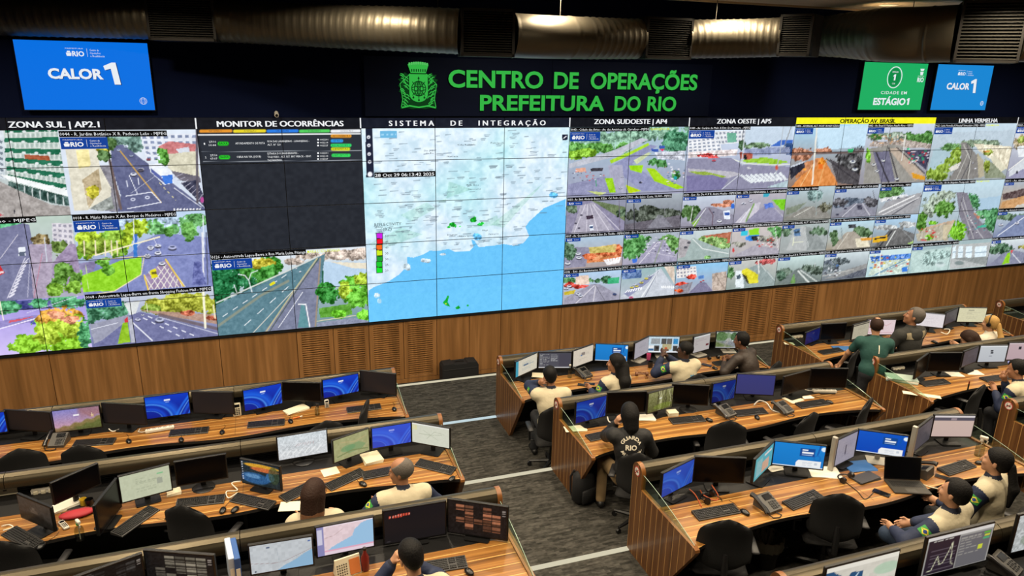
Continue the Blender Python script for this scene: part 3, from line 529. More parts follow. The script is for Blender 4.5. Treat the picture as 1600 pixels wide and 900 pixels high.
# av. brasil
crop(1200, 175, 4); view(7, .2, 8.5, 2, '8c7468', 'a8d4f0')
P('c0dcee', '290,90 620,80 610,210 300,240', .03); BB('b07a60', '200,265,70,40 330,240,60,20 190,240,60,16'); BB('4a4a4c', '470,290,60,40 560,270,50,50 520,330,70,50', .2); P('d88a4a', '130,470 280,290 330,280 420,440 420,465', .08); P('b87a50', '150,330 300,290 290,330 160,420', .14); P('4f4c50', '420,440 370,290 560,390 570,460', .08); L('6a5a58', 12, '140,262 480,252 600,240'); L('e0a86a', 6, '350,290 300,460'); L('f0c890', 4, '270,320 190,460')
P('2a2c38', '120,345 215,310 215,345 130,420', .08); P('c8d0dc', '128,335 215,305 216,312 130,345'); L('e8e4d8', 9, '292,85 262,450'); BB('e08a2a', '320,310,22,30 215,358,14,8'); P('e8742a', '300,325 328,322 328,352 300,356'); P('2fae6a', '484,228 518,226 518,252 486,254', 0); cars('515,308 528,355', 22, 'dfe4e2'); L('2c2a30', 7, '350,290 560,440', .8)
view(8.5, .2, 10, 2, '8f8c94', 'c8d4e4'); BB('8a9a8a', '660,150,60,24 760,150,90,24'); BB('4f8040', '870,170,40,40 930,170,60,40 980,160,50,40 660,150,40,20'); P('a89c94', '620,190 840,170 1010,200 1000,225 620,215', .2); speck(['e8e4e0', '7a6a60', 'd8a878'], '640,150 840,140 840,190 640,200', 60, 8, 12)
P('94928c', '600,230 760,200 820,210 960,380 960,430 580,445', .05); P('b8a898', '735,225 800,220 960,390 900,430', .05); P('6f6e84', '640,250 740,240 780,430 690,440', .05); BB('7ab83a', '612,270,16,45'); L('3c3a40', 8, '740,220 800,430 790,430'); L('3c3a40', 7, '790,220 960,380'); L('2c2a30', 9, '660,250 710,370 740,435'); P('46465c', '830,240 1005,230 970,360 900,300', .12); speck(['e8e8f0', 'd04040', '30a070', '2a2a3a'], '860,240 1000,240 980,320 900,320', 40, 9, 14)
P('d89a2a', '880,375 965,400 965,425 890,412', .05); L('e0e0dc', 6, '845,140 820,300'); cars('705,300 665,365 645,325 790,415 895,310', 15, 'e8eae8'); BB('38b07a', '862,230,10,8')
view(7, 2, 8, 3.03, '7f7f78', 'b4c8d0'); BB('7f9a98', '280,520,50,40'); P('8c8a84', '90,660 220,590 330,590 380,660', .06); P('6f7a60', '100,600 230,560 160,620 100,640', .08, .6); L('d0d0c8', 4, '150,650 260,590'); BB('6a6a58', '340,590,40,30'); L('9aa8a8', 4, '295,480 285,640')
view(8, 2, 9, 3.03, '7f7e8a', 'b8c8d8'); P('5f6a7a', '390,560 480,530 600,540 590,570 400,600', .2); BB('5a5a60', '620,560,50,30 440,560,50,24'); P('8a8a98', '400,650 520,570 580,565 665,630 660,650', .05); L('d0d0d8', 4, '450,650 540,570'); L('e0e0e6', 4, '620,640 575,570'); P('4a4a5a', '540,580 572,578 574,605 545,606', .1); cars('470,600 420,635 455,585', 11, '3a3a48'); L('5a5a60', 4, '640,490 655,560')
view(9, 2, 10, 3.03, '98989a', 'bcd8ec'); BB('5f8a50', '730,500,60,30 790,490,50,30 700,520,30,20'); P('d0d2d4', '680,540 850,510 850,530 690,560', .2); P('a0a0a4', '670,640 720,560 940,500 950,560 860,640', .05); L('f0f0f0', 7, '680,625 900,520'); L('5f5f68', 6, '760,640 945,520'); L('e0e0e2', 5, '700,640 930,530'); cars('740,545 800,530 850,520', 12)
view(7, 3.03, 8, 4.02, '9fa4a4', 'a8b4b4'); P('b4b8b8', '100,860 160,720 220,710 260,860', .05); P('8f9696', '230,860 220,710 260,720 360,850', .06); BB('5f7a60', '300,740,50,30 100,740,30,30'); P('5f80a8', '148,730 185,725 190,770 150,775', .1); P('3a4a5a', '152,742 184,738 186,756 154,758', .1); L('d8dcc8', 6, '150,810 205,806', 1); crop(1200, 380, 4); L('e4e8c8', 5, '140,10 150,-40'); L('d0d4d4', 5, '240,20 215,-80', .7)
crop(1200, 175, 4); view(8, 3.03, 9, 4.02, 'a09684', 'b8dcf0'); BB('4f6a48', '400,790,30,50 580,750,60,30 560,730,40,20'); P('a8a094', '380,860 470,750 520,740 640,840', .06); P('383a40', '488,702 535,698 536,722 490,724', .1); P('e0d8c0', '530,790 600,775 620,835 540,840', .1); P('d8983a', '560,785 640,780 640,800 570,800', .1); L('7a8a90', 4, '445,720 450,800'); L('d0ccc0', 4, '420,850 490,750')
view(9, 3.03, 10, 4.02, '7f8080', 'b0d4f0'); BB('b0b4b4', '740,720,90,16 850,700,60,20'); P('6a6a6a', '640,840 740,740 800,720 900,760 900,830', .08); L('d8dcd8', 6, '720,840 780,740'); L('3a3c40', 8, '680,840 760,740'); P('a8c87a', '850,820 895,800 895,812 870,825', .05); P('e0b02a', '640,780 730,765 732,800 640,815', .06); P('2a2a30', '650,785 725,774 725,782 650,795', .2); L('9a9ea0', 4, '820,730 890,800')
crop(1200, 380, 4); view(7, 4.02, 8, 5, '707a74', 'd0e8e8'); BB('56665a', '90,180,50,30 280,160,60,30 240,150,50,20'); P('6f7a78', '40,250 160,160 180,150 320,230 320,240', .06); L('dfe4e0', 9, '175,170 240,240'); L('cfd6d2', 7, '190,165 290,235'); P('6f9a58', '125,245 150,180 158,245', .06); BB('4f6a58', '70,200,30,30'); L('c0c8c8', 4, '280,120 278,150')
view(8, 4.02, 9, 5, '6f767c', 'd8e6ea'); P('5a6470', '330,110 380,95 400,150 330,180', .2); P('4a70a8', '395,110 425,108 428,140 400,150', .1); BB('5a6468', '360,150,60,24 440,110,60,20'); P('8f9090', '330,220 480,160 610,120 615,150 480,200', .06); P('5f6470', '420,215 600,150 605,200 420,222', .12); speck(['dfe4ea', '3a3a46'], '340,160 440,150 440,180 350,200', 30, 8, 21); L('b8b8b4', 6, '330,200 520,160')
view(9, 4.02, 10, 5, 'b0ccd0', 'd0e4e4'); P('4a7ac8', '620,80 880,60 880,110 640,120', .25); P('c8d8cc', '610,200 660,110 880,90 870,180', .14); L('8fa8b8', 6, '640,200 860,110'); L('5a8ab0', 5, '660,190 840,100'); speck(['e8f0f0', 'd8c030', '4a90c8', 'c84a40'], '620,110 880,70 870,160 640,180', 50, 9, 25); P('3a7ad8', '820,150 855,145 855,170 822,175'); L('f0f2ee', 5, '690,60 680,200')
# linha vermelha
crop(1200, 175, 4); view(10, .2, 12, 2, '9aa2a8', 'c4d8e6')
P('a9c2cc', '975,400 1020,230 1100,210 1150,260 1110,330 985,410', .02); P('b8c8d4', '1030,130 1530,110 1525,170 1030,200', .04); BB('5f8a52', '1150,215,80,24 1110,225,40,18'); BB('7f927a', '1300,195,150,24 1230,190,60,14')
P('e0d8c0', '1270,195 1510,215 1480,360 1400,310 1300,240', .18); BB('7f9a3a', '1160,270,40,50 1130,310,50,30 1040,390,70,36 1090,350,50,30'); P('85827f', '1110,425 1190,300 1190,190 1225,190 1300,280 1300,410', .05); P('b0a890', '1290,250 1330,300 1335,400 1300,410', .05); L('5a5a5e', 5, '1225,195 1250,300 1190,420'); L('e4e4dc', 4, '1205,200 1250,300 1235,420', .8); L('c8c8c0', 4, '1160,420 1230,260', .8); P('d8d4bc', '1370,280 1400,270 1475,350 1420,380', .06); P('8a927a', '1330,330 1380,310 1480,410 1340,415', .08); BB('8a9a40', '1350,330,20,40 1360,250,30,24'); BB('b07a3a', '1355,245,24,10'); P('dcd8d0', '1110,350 1190,310 1170,350 1130,370', .06); cars('1265,315 1280,350 1175,330', 7)
view(10, 2, 12, 4, '9aa6ae', 'c0d8e4'); BB('9aa898', '1050,560,90,60 1000,600,60,50 1090,520,60,30'); P('a8c4d8', '1290,540 1440,520 1430,600 1380,650 1300,610', .02); BB('4f8a5a', '1260,560,50,50 1330,640,50,30 1380,680,50,60 1400,630,30,30'); BB('5a8a3c', '1090,600,60,50 1060,620,40,30'); P('7f7c88', '1180,640 1160,500 1230,500 1280,640 1400,785 1240,800', .05); P('c0a890', '920,730 1150,670 1160,690 930,750', .08); P('b0aa98', '910,760 1100,690 1110,800 920,805', .1); BB('6fae2a', '1170,740,60,60 1010,690,30,16 990,780,30,18'); BB('5a8a3a', '940,680,40,60'); P('b87a60', '1260,620 1310,650 1300,670', .05); L('d8d8d8', 4, '1200,520 1240,660 1330,790', .8); L('e0e0dc', 4, '1190,560 1270,790', .7); P('c8bca0', '1080,700 1140,700 1090,800 1075,790', .06); speck(['30303a', 'e8e8ec', '3a9aa0'], '1180,640 1280,640 1340,740 1250,760', 24, 6, 31); P('48b098', '1290,710 1350,700 1345,715 1300,720', .05); speck(['e8e4dc', 'c84040'], '940,750 1060,720 1080,790 950,800', 14, 10, 33)
crop(1200, 380, 4); view(10, 4, 12, 5, 'a8c4c4', '9fb4b8'); P('b4b8b8', '1130,10 1375,-10 1360,140 1120,160', .05); P('b8d0cc', '880,50 1130,20 1120,160 880,185', .06)
for x0, x1 in ((1140, 1160), (1175, 1205), (1222, 1260), (1278, 1350)): P('dcecf4', '%d,18 %d,14 %d,90 %d,92' % (x0, x1, x1-4, x0-4), .06); L('8fa4b4', 5, '%d,55 %d,50' % (x0, x1))
P('8e9494', '1130,90 1375,80 1365,140 1230,110', .05); E('7f8c8c', 1180, 120, 34, 16); E('c8d8d8', 1060, 130, 36, 18); E('90a4a4', 1060, 120, 26, 8); BB('9ab4b0', '1070,70,60,30 1000,90,60,40')
# the next column, half out of sight
crop(1200, 175, 4); view(12, .2, 14, 2, '8f90a4', 'dce4ec'); BB('b8a888', '1560,190,40,40'); BB('8fa04a', '1570,175,24,22'); P('e4e8ec', '1540,215 1600,205 1600,275 1550,280', .06); P('cfd4da', '1490,370 1600,270 1800,260 1800,330 1490,410', .05); P('9392ae', '1480,410 1620,330 1800,320 1800,410', .05); L('f0f0ea', 5, '1490,360 1620,260'); E('2c2c3a', 1540, 375, 8, 12)
view(12, 2, 14, 3, 'b89a78', 'a8b4c4'); P('5a4a4a', '1450,510 1600,470 1800,450 1800,500 1450,545', .12); P('c89a6a', '1445,560 1620,510 1800,500 1800,580 1440,600', .08); P('c8c4bc', '1540,580 1700,540 1800,550 1800,600 1520,600', .06)
view(12, 3, 14, 4, '7a84a0', 'c8d8e0'); BB('5f7a60', '1470,650,60,24 1600,650,90,20'); P('7a86a8', '1400,775 1540,640 1700,640 1800,700 1800,780', .05); L('e0e4ec', 5, '1420,770 1590,650'); cars('1540,690 1440,700', 16)
view(12, 4, 14, 5, '85889e', 'dce8e8'); crop(1200, 380, 4); BB('4a6a50', '1440,30,70,30 1400,40,40,30'); BB('a09a4a', '1590,20,40,14'); P('85889e', '1370,130 1450,60 1520,40 1700,80 1700,130', .05); P('8ec828', '1480,60 1500,50 1490,120 1445,130', .08); L('f0f2f4', 4, '1505,55 1560,118'); P('d84a4a', '1500,40 1515,42 1505,65')
# band of titles along the top
for c0, c1, c in ((-5, 7, '14161d'), (7, 10, 'f2ee1e'), (10, 14, '0c0d10')):
    view(c0, 0, c1, .235 if c0 < 5 else .19, c)
view(0, 0, 3, .235, '171b28')
CAN[:] = np.clip(CAN, 0, 1)

# ------------------------------------------------------------------ the wall of display panels
mat('panel casing', '07080a', 0.5)
VW = thing('video_wall', 'huge video wall of tiled display panels above the wooden wall panels', 'video wall', (0, 0, 0))
for r in range(5):
    for c in range(C0, C1):
        x0, x1, z1 = c*CW, (c+1)*CW, ZB+(5-r)*CH; z0 = z1-CH
        q = MB().box(x0+.0015, x1-.0015, -0.06, -0.002, z0+.0015, z1-.0015, 0, 0.002).build('display_panel', ['panel casing'], VW)
        st = 1 if c < 3 else (1 if c < 6 else 2)
        sub = CAN[r*PR:(r+1)*PR:st, (c-C0)*PX:(c-C0+1)*PX:st]
        picture('panel_picture', sub, x0+.005, x1-.005, z0+.005, z1-.005, -0.0615, q, WALLPIC)
del _d, _dep
# titles, captions and logos shown on it
glow('caption white', 'f4f6f8', 1.0); glow('caption yellow', 'e4f020', 1.0); glow('caption black', '08080a', 1.0); glow('logo blue', '15429a', 1.0); glow('caption grey', '4a5058', 1.0); glow('caption dark', '20242c', 1.0)
YT = -0.063
cap = MB()
def X(c): return c*CW
def Z(r): return ZB+(5-r)*CH
def title(body, c0, c1, r=.205, h=.085, mi=0, bold=.0, space=1.0):
    for e in (-.005, .0, .005): put_text(cap, body, X(c0)+e, Z(r), h, YT-abs(e)*.05, X(c1)+e, bold, 0, mi, space=space)
def cr(u, v): p = at_y(u, v, 0.0); return p.x/CW, 5-(p.z-ZB)/CH
for body, u0, u1, v, sp in (('ZONA SUL | AP2.1', 16, 157, 199, 1), ('MONITOR DE OCORRÊNCIAS', 340, 536, 198.5, 1), ('SISTEMA   DE   INTEGRAÇÃO', 607, 850, 198, 1.6), ('ZONA SUDOESTE | AP4', 926, 1039, 195.5, 1), ('ZONA OESTE | AP5', 1117, 1201, 194.5, 1), ('LINHA VERMELHA', 1494, 1554, 192, 1)):
    title(body, cr(u0, v)[0], cr(u1, v)[0], .19 if u0 < 900 else .165, .088 if u0 < 900 else .09, space=sp)
title('OPERAÇÃO AV. BRASIL', cr(1309, 192)[0], cr(1395, 192)[0], .165, .085, 2, .004)
for c in (-2, 0, 3, 5, 12): cap.box(X(c)-.014, X(c)+.006, YT-.001, YT, Z(.235), Z(.0)-.004, 0)
def caption(body, c0, c1, r, yellow=None, h=.052, logo=1.0, small=False):
    """black strip with the camera's name at the upper edge of a picture, and the blue logo tile below it"""
    cap.box(X(c0)+.01, X(c1), YT-.0008, YT, Z(r)-h*1.55, Z(r)-.004, 2)
    put_text(cap, body, X(c0)+.02, Z(r)-h*1.2, h*.8, YT-.0012, X(c1)-.01, .0, 0, 0, res=1)
    if yellow: put_text(cap, yellow[0], X(c1)+.02, Z(r)-h*1.2, h*.8, YT-.0012, X(yellow[1]), .01, 0, 1, res=1)
    k = logo; w, hh = .60*k, .165*k
    if small: w, hh = .30, .065
    zt = Z(r)-h*1.62; cap.box(X(c0)+.012, X(c0)+.012+w, YT-.0008, YT, zt-hh, zt, 3)
    x = X(c0)+.012
    if small: put_text(cap, 'RIO', x+w*.12, zt-hh*.8, hh*.6, YT-.0012, x+w*.45, .02, 0, 0, res=1); put_text(cap, 'Centro', x+w*.55, zt-hh*.65, hh*.32, YT-.0012, x+w*.9, .0, 0, 0, res=1)
    else: logo_rio(cap, x+w*.05, zt-hh*.78, w*.9, hh*.62, YT-.0012, 0, 0)
def logo_rio(mb, x, z, w, h, y, mi, mi2):
    """small crest, the letters RIO, a bar and three lines of small words"""
    put_text(mb, 'PREFEITURA', x+w*.01, z+h*.86, h*.13, y, x+w*.47, .0, 0, mi, res=1)
    cx = x+w*.085; mb.add([(cx-w*.07, y, z+h*.38), (cx+w*.07, y, z+h*.38), (cx+w*.055, y, z), (cx-w*.055, y, z)], [(0, 1, 2, 3)], mi)
    mb.add([(cx-w*.05, y, z+h*.42), (cx+w*.05, y, z+h*.42), (cx+w*.035, y, z+h*.62), (cx-w*.035, y, z+h*.62)], [(0, 1, 2, 3)], mi)
    put_text(mb, 'RIO', x+w*.17, z, h*.62, y, x+w*.48, .03, 0, mi, res=2)
    mb.add([(x+w*.555, y, z-h*.05), (x+w*.562, y, z-h*.05), (x+w*.562, y, z+h*.95), (x+w*.555, y, z+h*.95)], [(0, 1, 2, 3)], mi)
    for k, t in enumerate(('Centro de', 'Operações', 'e Resiliência')): put_text(mb, t, x+w*.63, z+h*(.66-.36*k), h*.24, y, x+w*(.87, .90, 1.0)[k], .0, 0, mi, res=1)
caption('0044 - R. Jardim Botânico X R. Pacheco Leão - MJPEG', -3.5, -2.34, .255, h=.058)
caption('0018 - R. Mário Ribeiro X Av. Borges de Medeiros - MJPEG', -3.5, -2.34, 2.0, h=.058)
caption('0097 - R. Jardel Filho - MJPEG', -4.9, -3.87, 2.0, h=.058)
caption('0068 - Autoestrada Lagoa-Barra em frente Shopping Fashion Mall - MJPEG', -3.5, -2.03, 3.76, h=.058, logo=.8)
caption('0126 - Autoestrada Lagoa-Barra x Rua Maria Luiza Pitanga', -2, -.8, 3.02, ('MARIA LUIZA PITANGA', -.35), h=.062)
caption('0043 - Cidade das Artes - Av. das Américas alt. Carrefour - MJPEG', 3, 4.31, .24, ('CARREFOUR', 4.66), logo=.98)
caption('0054 - Av. Emb. Abelardo Bueno X Estr. Cel. Pedro Corrêa', 3, 4, 2.04, small=True); caption('3703 - Av. Lúcio Costa, 16.000 - MJPEG', 4, 4.8, 2.04, small=True)
caption('0507 - Av. Geremário Dantas X Estr. Do Tindiba - MJPEG', 3, 4, 3.02, small=True); caption('0241 - Estr. Dos Bandeirantes x Estr. Benvindo de Novaes', 4, 5, 3.02, small=True)
caption('0186 - Estr. dos Bandeirantes X Rua André Rocha', 3, 4, 4.01, small=True); caption('3737 - Rua Cândido Benício alt. BRT - Praça Seca', 4, 5, 4.01, small=True)
caption('0180 - Av. Cesário de Melo X Estr. Do Monteiro - MJPEG', 5, 6.13, .22, logo=.93)
caption('0573 - Estr. Rio Do A X R. André Mealha - MJPEG', 5, 6, 2.04, small=True); caption('1892 - ESTR. DO MENDANHA, 5 - CAMPO GRANDE', 6, 7, 2.04, small=True)
caption('0099 - R. Felipe Cardoso X Av. Cesário de Melo', 5, 6, 3.02, small=True); caption('0384 - ESTRADA DE SEPETIBA X RUA FERNANDES', 6, 7, 3.02, small=True)
caption('3816 - Av. de Santa Cruz X R. Silva Cardoso - MJPEG', 5, 6, 4.01, small=True); caption('3357 - Av. de Santa Cruz X Estr. Do Realengo', 6, 7, 4.01, small=True)
caption('0484 - AV.BRASIL ALT. HOSP. BONSUCESSO', 7, 7.9, .18, logo=.72); caption('0882 - Av. Brasil X Viaduto Ataulfo Alves - MJPEG', 8.5, 9.5, .18, logo=.72)
caption('0218 - PIA X Av. Brasil - MJPEG', 7, 7.65, 2.0, small=True); caption('1048 - AV. BRASIL, ALT. BRT VASCO DA GAMA', 8, 8.95, 2.0, small=True); caption('0482 - Av. Brasil X Piscinão - MJPEG', 9, 9.7, 2.0, small=True)
caption('0385 - AV.BRASIL ALT. ESTAÇÃO MARÉ', 7, 7.97, 3.02, small=True); caption('0217 - R. São Manoel X Av. Rio de Janeiro - MJPEG', 8, 9, 3.02, small=True); caption('0218 - Av. Brasil X Av. Lobo Júnior - MJPEG', 9, 9.82, 3.02, small=True)
caption('1124 - Av. Brasil X R. Teixeira de Macedo - MJPEG', 7, 8, 4.01, small=True); caption('1205 - Av. Brasil altura da Linha Vermelha - MJPEG', 8, 9, 4.01, small=True); caption('1206 - Av. Brasil altura Parada Rodrigues', 9, 9.97, 4.01, small=True)
caption('0122 - Linha Vermelha X Hospital Universitário (UFRJ) - MJPEG', 10, 11.2, .19, ('VERMELHA', 11.55), logo=.85); caption('0433 - Linha Vermelha - Alt. Av. Brigadeiro Trompowski - MJPEG', 10, 11.25, 1.98, ('TROMPOWSKI', 11.6), logo=.85)
caption('0437 - Linha Vermelha - Alt. 2 x Pass. Maré - MJPEG', 10, 11.15, 4.0, small=True)
caption('0223 - Rebouças X Jardim Botânico - MJPEG', 12, 13.2, .19, logo=.85); caption('0311 - Av. Alvorada - MJPEG', 12, 12.9, 2.0, small=True); caption('0309 - Av. Armando Lombardi - MJPEG', 12, 13.0, 3.0, small=True); caption('0068 - Autoestrada Lagoa-Barra em frente', 12, 13.2, 3.98, small=True)
def small(body, u0, u1, v, h, mi=0, bold=.0):
    a = cr(u0, v); e = cr(u1, v); put_text(cap, body, X(a[0]), Z(a[1]), h, YT-.0012, X(e[0]), bold, 0, mi, res=1)
for u, t in ((337, 'INFORMADO'), (391, 'ATENÇÃO'), (441, 'URGENTE'), (491, 'EM ANDAMENTO'), (541, 'CONCLUÍDO')): small(t, u-10, u+10, 205.2, .022, 4)
for v, n_, d, e, k, pl in ((225.5, '1', '27/10', '10:44', 'AFUNDAMENTO DE PISTA', ('RUA DAS LARANJEIRAS - LARANJEIRAS -', 'ALT. Nº 120')), (246.5, '2', '27/10', '07:07', 'OBRA NA VIA (SGUB)', ('ESTRADA DOS BANDEIRANTES -', 'TAQUARA - ALT. EST. BRT MERCK - SENT.', 'TAQUARAZINHA'))):
    o = 0 if n_ == '1' else 2
    small(n_, 319+o, 321+o, v, .03); small(d, 327+o, 338+o, v-3, .03); small(e, 327+o, 338+o, v+2.2, .03); small('BAIXA', 343+o, 356+o, v-.2, .035, 4, .02); small(k, 368+o, 368+o+(46 if n_ == '1' else 38), v-.5, .032)
    for j, t in enumerate(pl): small(t, 418, 418+1.85*len(t), v-3.8+5.2*j-(2 if len(pl) > 2 else 0), .030)
    for j in range(3): small('● 0022%d%d' % (j, 3*j+1), 495, 512, v-6.6+4.6*j, .026)
for u0, u1, v, t in ((519, 546, 213.4, 'SECONSERVA 1'), (520, 533, 220.8, 'CET-RIO 1'), (518, 546, 228, 'ÁGUAS DO RIO 1'), (519, 545, 233.6, 'SUBPREFEITURA 1'), (519, 545, 243.2, 'LIGHT / RIOLUZ 1')): small(t, u0, u1, v, .03, 4)
small('REFLECTIVITY', 584.5, 626, 352.6, .055, 4); small('(dBZ)', 594, 611, 359.6, .055, 4)
for k, t in enumerate(('50', '45', '40', '35', '30', '25', '20')): small(t, 601, 606, 369.6+8.9*k, .04, 4)
a = cr(584, 274.5); e = cr(679, 272); cap.box(X(a[0]), X(e[0]), YT-.001, YT, Z(a[1])-.03, Z(a[1])+.062, 2); put_text(cap, '28 Oct 29 06:13:42 2025', X(a[0])+.01, Z(a[1])-.012, .052, YT-.0014, X(e[0])-.02, .01, 0, 0)
for u, v, t in ((661, 236, 'São João'), (697, 245, 'Itatiaia'), (727, 290, 'Três Rios'), (730, 296, 'Vassouras'), (698, 367, 'Itaguaí'), (716, 369, 'Nova Iguaçu'), (762, 366, 'Niterói'), (752, 360, 'Magé'), (713, 227, 'Volta Redonda'), (765, 224, 'Petrópolis'), (664, 240, 'do Rio'), (586, 355, 'Cunha')): small(t, u, u+2.6*len(t)/1.2, v, .03, 4, 0)
cap.build('screen_lettering', ['caption white', 'caption yellow', 'caption black', 'logo blue', 'caption dark'], VW, smooth=0, recalc=False)
# ------------------------------------------------------------------ sign, crest, hanging displays, camera, air ducts
mat('sign edge', '1d5a2a', 0.5); glow('sign green', '35b646', 0.95); glow('sign green dark', '0f4a1e', 0.6); glow('sign green pale', '5fcf6a', 0.8)
b = MB(); b.box(.08, 3.27, -.055, -.002, 4.725, 5.655, 0, .004); b.box(3.275, 6.46, -.055, -.002, 4.725, 5.655, 0, .004)
o = b.build('sign_board', ['sign board']); tag(o, 'long dark board behind the green letters and the crest above the video wall', 'sign board')
SG = thing('lettering_sign', 'green raised letters CENTRO DE OPERAÇÕES PREFEITURA DO RIO on the dark board', 'sign', (0, -.056, 0))
for body, x0, x1, z, h in (('CENTRO', 1.44, 3.10, 5.20, .275), ('DE', 3.30, 3.76, 5.20, .275), ('OPERAÇÕES', 3.99, 6.145, 5.205, .275), ('PREFEITURA', 1.98, 4.28, 4.83, .255), ('DO', 4.48, 5.0, 4.83, .255), ('RIO', 5.14, 5.735, 4.83, .255)):
    b = MB(); put_text(b, body, x0, z, h, -.014, x1, .028, .014, 0, res=4)
    me = b.build('letters', ['sign green', 'sign edge'], SG, smooth=0)
    idx = np.array([0 if p.normal.y < -0.7 else 1 for p in me.data.polygons], dtype=np.int32); me.data.polygons.foreach_set('material_index', idx)
CRS = thing('city_crest', 'green raised city crest with a mural crown left of the sign letters', 'crest', (.945, -.056, 5.205))
def mirror(p): return p + [(-x, z) for x, z in reversed(p)]
side = [(.17, .18), (.22, .21), (.25, .17), (.30, .18), (.27, .12), (.325, .10), (.28, .05), (.33, .0), (.285, -.04), (.32, -.09), (.27, -.12), (.29, -.19), (.25, -.22), (.29, -.30), (.30, -.365), (.2, -.345), (.1, -.365)]
q = MB().prism([(0, .13)] + side + [(0, -.345)] + [(-x, z) for x, z in reversed(side)], 'y', -.012, 0, 0); q.build('supporters', ['sign green dark'], CRS, smooth=0)
b = MB()
for s in (-1, 1):
    for k in range(22):
        r = random.Random(k*2+(s > 0)); x = s*(.17+.10*r.random()); z = .17-.5*k/22
        b.tube([(x-.03*s, -.013, z-.02), (x, -.016, z+.012), (x+.035*s, -.013, z+.02)], [.006, .009, .004], 5)
    b.tube([(s*.28, -.014, -.34), (s*.15, -.016, -.31), (0, -.014, -.335)], .012, 6); b.tube([(s*.13, -.014, .19), (s*.30, -.014, .03), (s*.26, -.014, -.2), (s*.285, -.014, -.33)], .006, 5)
b.build('leaf_relief', ['sign green'], CRS)
sh = [(-.15, .185), (.15, .185), (.15, -.12)] + [(.15*math.cos(a), -.12-.13*math.sin(a)) for a in np.linspace(.15, PI-.15, 12)] + [(-.15, -.12)]
MB().prism(sh, 'y', -.03, -.012, 0).build('shield', ['sign green'], CRS, smooth=0)
cz = -.04; rr = .115; b = MB()
def ring(b, cx, cz, rx, rz, t, y, n=30):
    b.tube([(cx+rx*math.cos(a), y, cz+rz*math.sin(a)) for a in np.linspace(0, 2*PI, n)], t, 5, caps=False)
for rx, rz in ((rr, rr), (rr*.62, rr), (rr*.22, rr), (rr, rr*.3)): ring(b, 0, cz, rx, rz, .007, -.033)
for dz in (-.07, .07): b.tube([(-math.sqrt(rr**2-dz**2), -.033, cz+dz), (math.sqrt(rr**2-dz**2), -.033, cz+dz)], .006, 5)
for an in (.8, 2.35, PI/2): b.tube([(-math.cos(an)*.15, -.033, cz-math.sin(an)*.15), (math.cos(an)*.15, -.033, cz+math.sin(an)*.15)], .006, 5)
for x, z in ((-.09, -.175), (0, -.215), (.09, -.175), (0, .125)): b.prism([(x, z+.025), (x+.018, z-.01), (x, z-.022), (x-.018, z-.01)], 'y', -.036, -.03)
b.build('armillary_sphere', ['sign green dark'], CRS)
cr_ = [(.16*math.sin(a)/.75, .27+.10*math.cos(a)) for a in np.linspace(-.9, .9, 13)]; b = MB(); b.prism(cr_ + [(.12, .2), (-.12, .2)], 'y', -.03, 0, 0)
for k in range(-3, 4): b.box(k*.036-.008, k*.036+.008, -.036, -.03, .22, .262, 1)
for k in range(-4, 5): b.box(k*.036-.012, k*.036+.012, -.038, -.03, .285+.05*math.cos(k*.2), .325+.05*math.cos(k*.2), 2)
b.build('mural_crown', ['sign green', 'sign green dark', 'sign green pale'], CRS, smooth=0)

mat('tv casing', '08090b', 0.4); glow('calor blue', '0870e2', 1.0); glow('calor blue right', '1c8ad8', 0.95); glow('stage green', '1fae62', 1.0); glow('screen white', 'e9eef4', 1.0); glow('text shadow', '0a3f86', 1.0); glow('stage dark green', '0f8a48', 1.0); glow('pale print', '8fd0f4', 1.0)
def tv(x0, x1, z0, z1, label, face):
    t = thing('hanging_display', label, 'display', ((x0+x1)/2, -.10, (z0+z1)/2), 0); w, h = (x1-x0)/2, (z1-z0)/2
    b = MB(); b.box(-w-.012, w+.012, 0, .045, -h-.012, h+.012, 0, .005); b.box(-w*.35, w*.35, .045, .099, -h*.35, h*.35, 0); b.build('display_case', ['tv casing'], t)
    MB().box(-w, w, -.003, .001, -h, h).build('screen', [face], t, smooth=0); return t, w, h
YS = -.0042
def calor(t, w, h):
    b = MB(); s = w/.82
    put_text(b, 'CALOR', -.47*s+.008, -.035*s-.008, .135*s, YS+.0006, .21*s+.008, .04, 0, 2); put_text(b, 'CALOR', -.47*s, -.035*s, .135*s, YS, .21*s, .04, 0, 0)
    b.build('word', ['screen white', 'pale print', 'text shadow'], t, smooth=0, recalc=False); b = MB()
    for dx, mi, y in ((.012, 2, YS+.0006), (0, 0, YS)):
        q = [(.225, .14), (.335, .19), (.385, .19), (.42, -.11), (.34, -.11), (.315, .105), (.24, .085)]
        b.add([((px+dx)*s, y, (pz-dx*.6)*s) for px, pz in q], [tuple(range(6, -1, -1))], mi)
    b.build('numeral', ['screen white', 'pale print', 'text shadow'], t, smooth=0, recalc=False); b = MB()
    logo_rio(b, -.22*s, .265*s, .48*s, .11*s, YS, 0, 0)
    b.build('logo', ['screen white'], t, smooth=0, recalc=False); b = MB()
    for rx in (.047, .024): ring(b, .68*s, -.335*s, rx*s, .047*s, .0022, YS, 20)
    for dz in (-.025, 0, .025): b.tube([(.68*s-.04*s, YS, -.335*s+dz*s), (.68*s+.04*s, YS, -.335*s+dz*s)], .002, 4)
    b.build('globe_mark', ['screen white'], t, smooth=0, recalc=False)
t, w, h = tv(-4.59, -2.955, ZB+3.58, ZB+4.50, 'blue display reading CALOR 1 at the upper left under the air duct', 'calor blue'); calor(t, w, h)
t, w, h = tv(11.87, 13.43, ZB+3.62, ZB+4.54, 'blue display reading CALOR 1 right of the green display', 'calor blue right'); calor(t, w, h)
t, w, h = tv(9.94, 11.59, ZB+3.62, ZB+4.54, 'green display reading CIDADE EM ESTÁGIO 1 at the upper right', 'stage green'); b = MB()
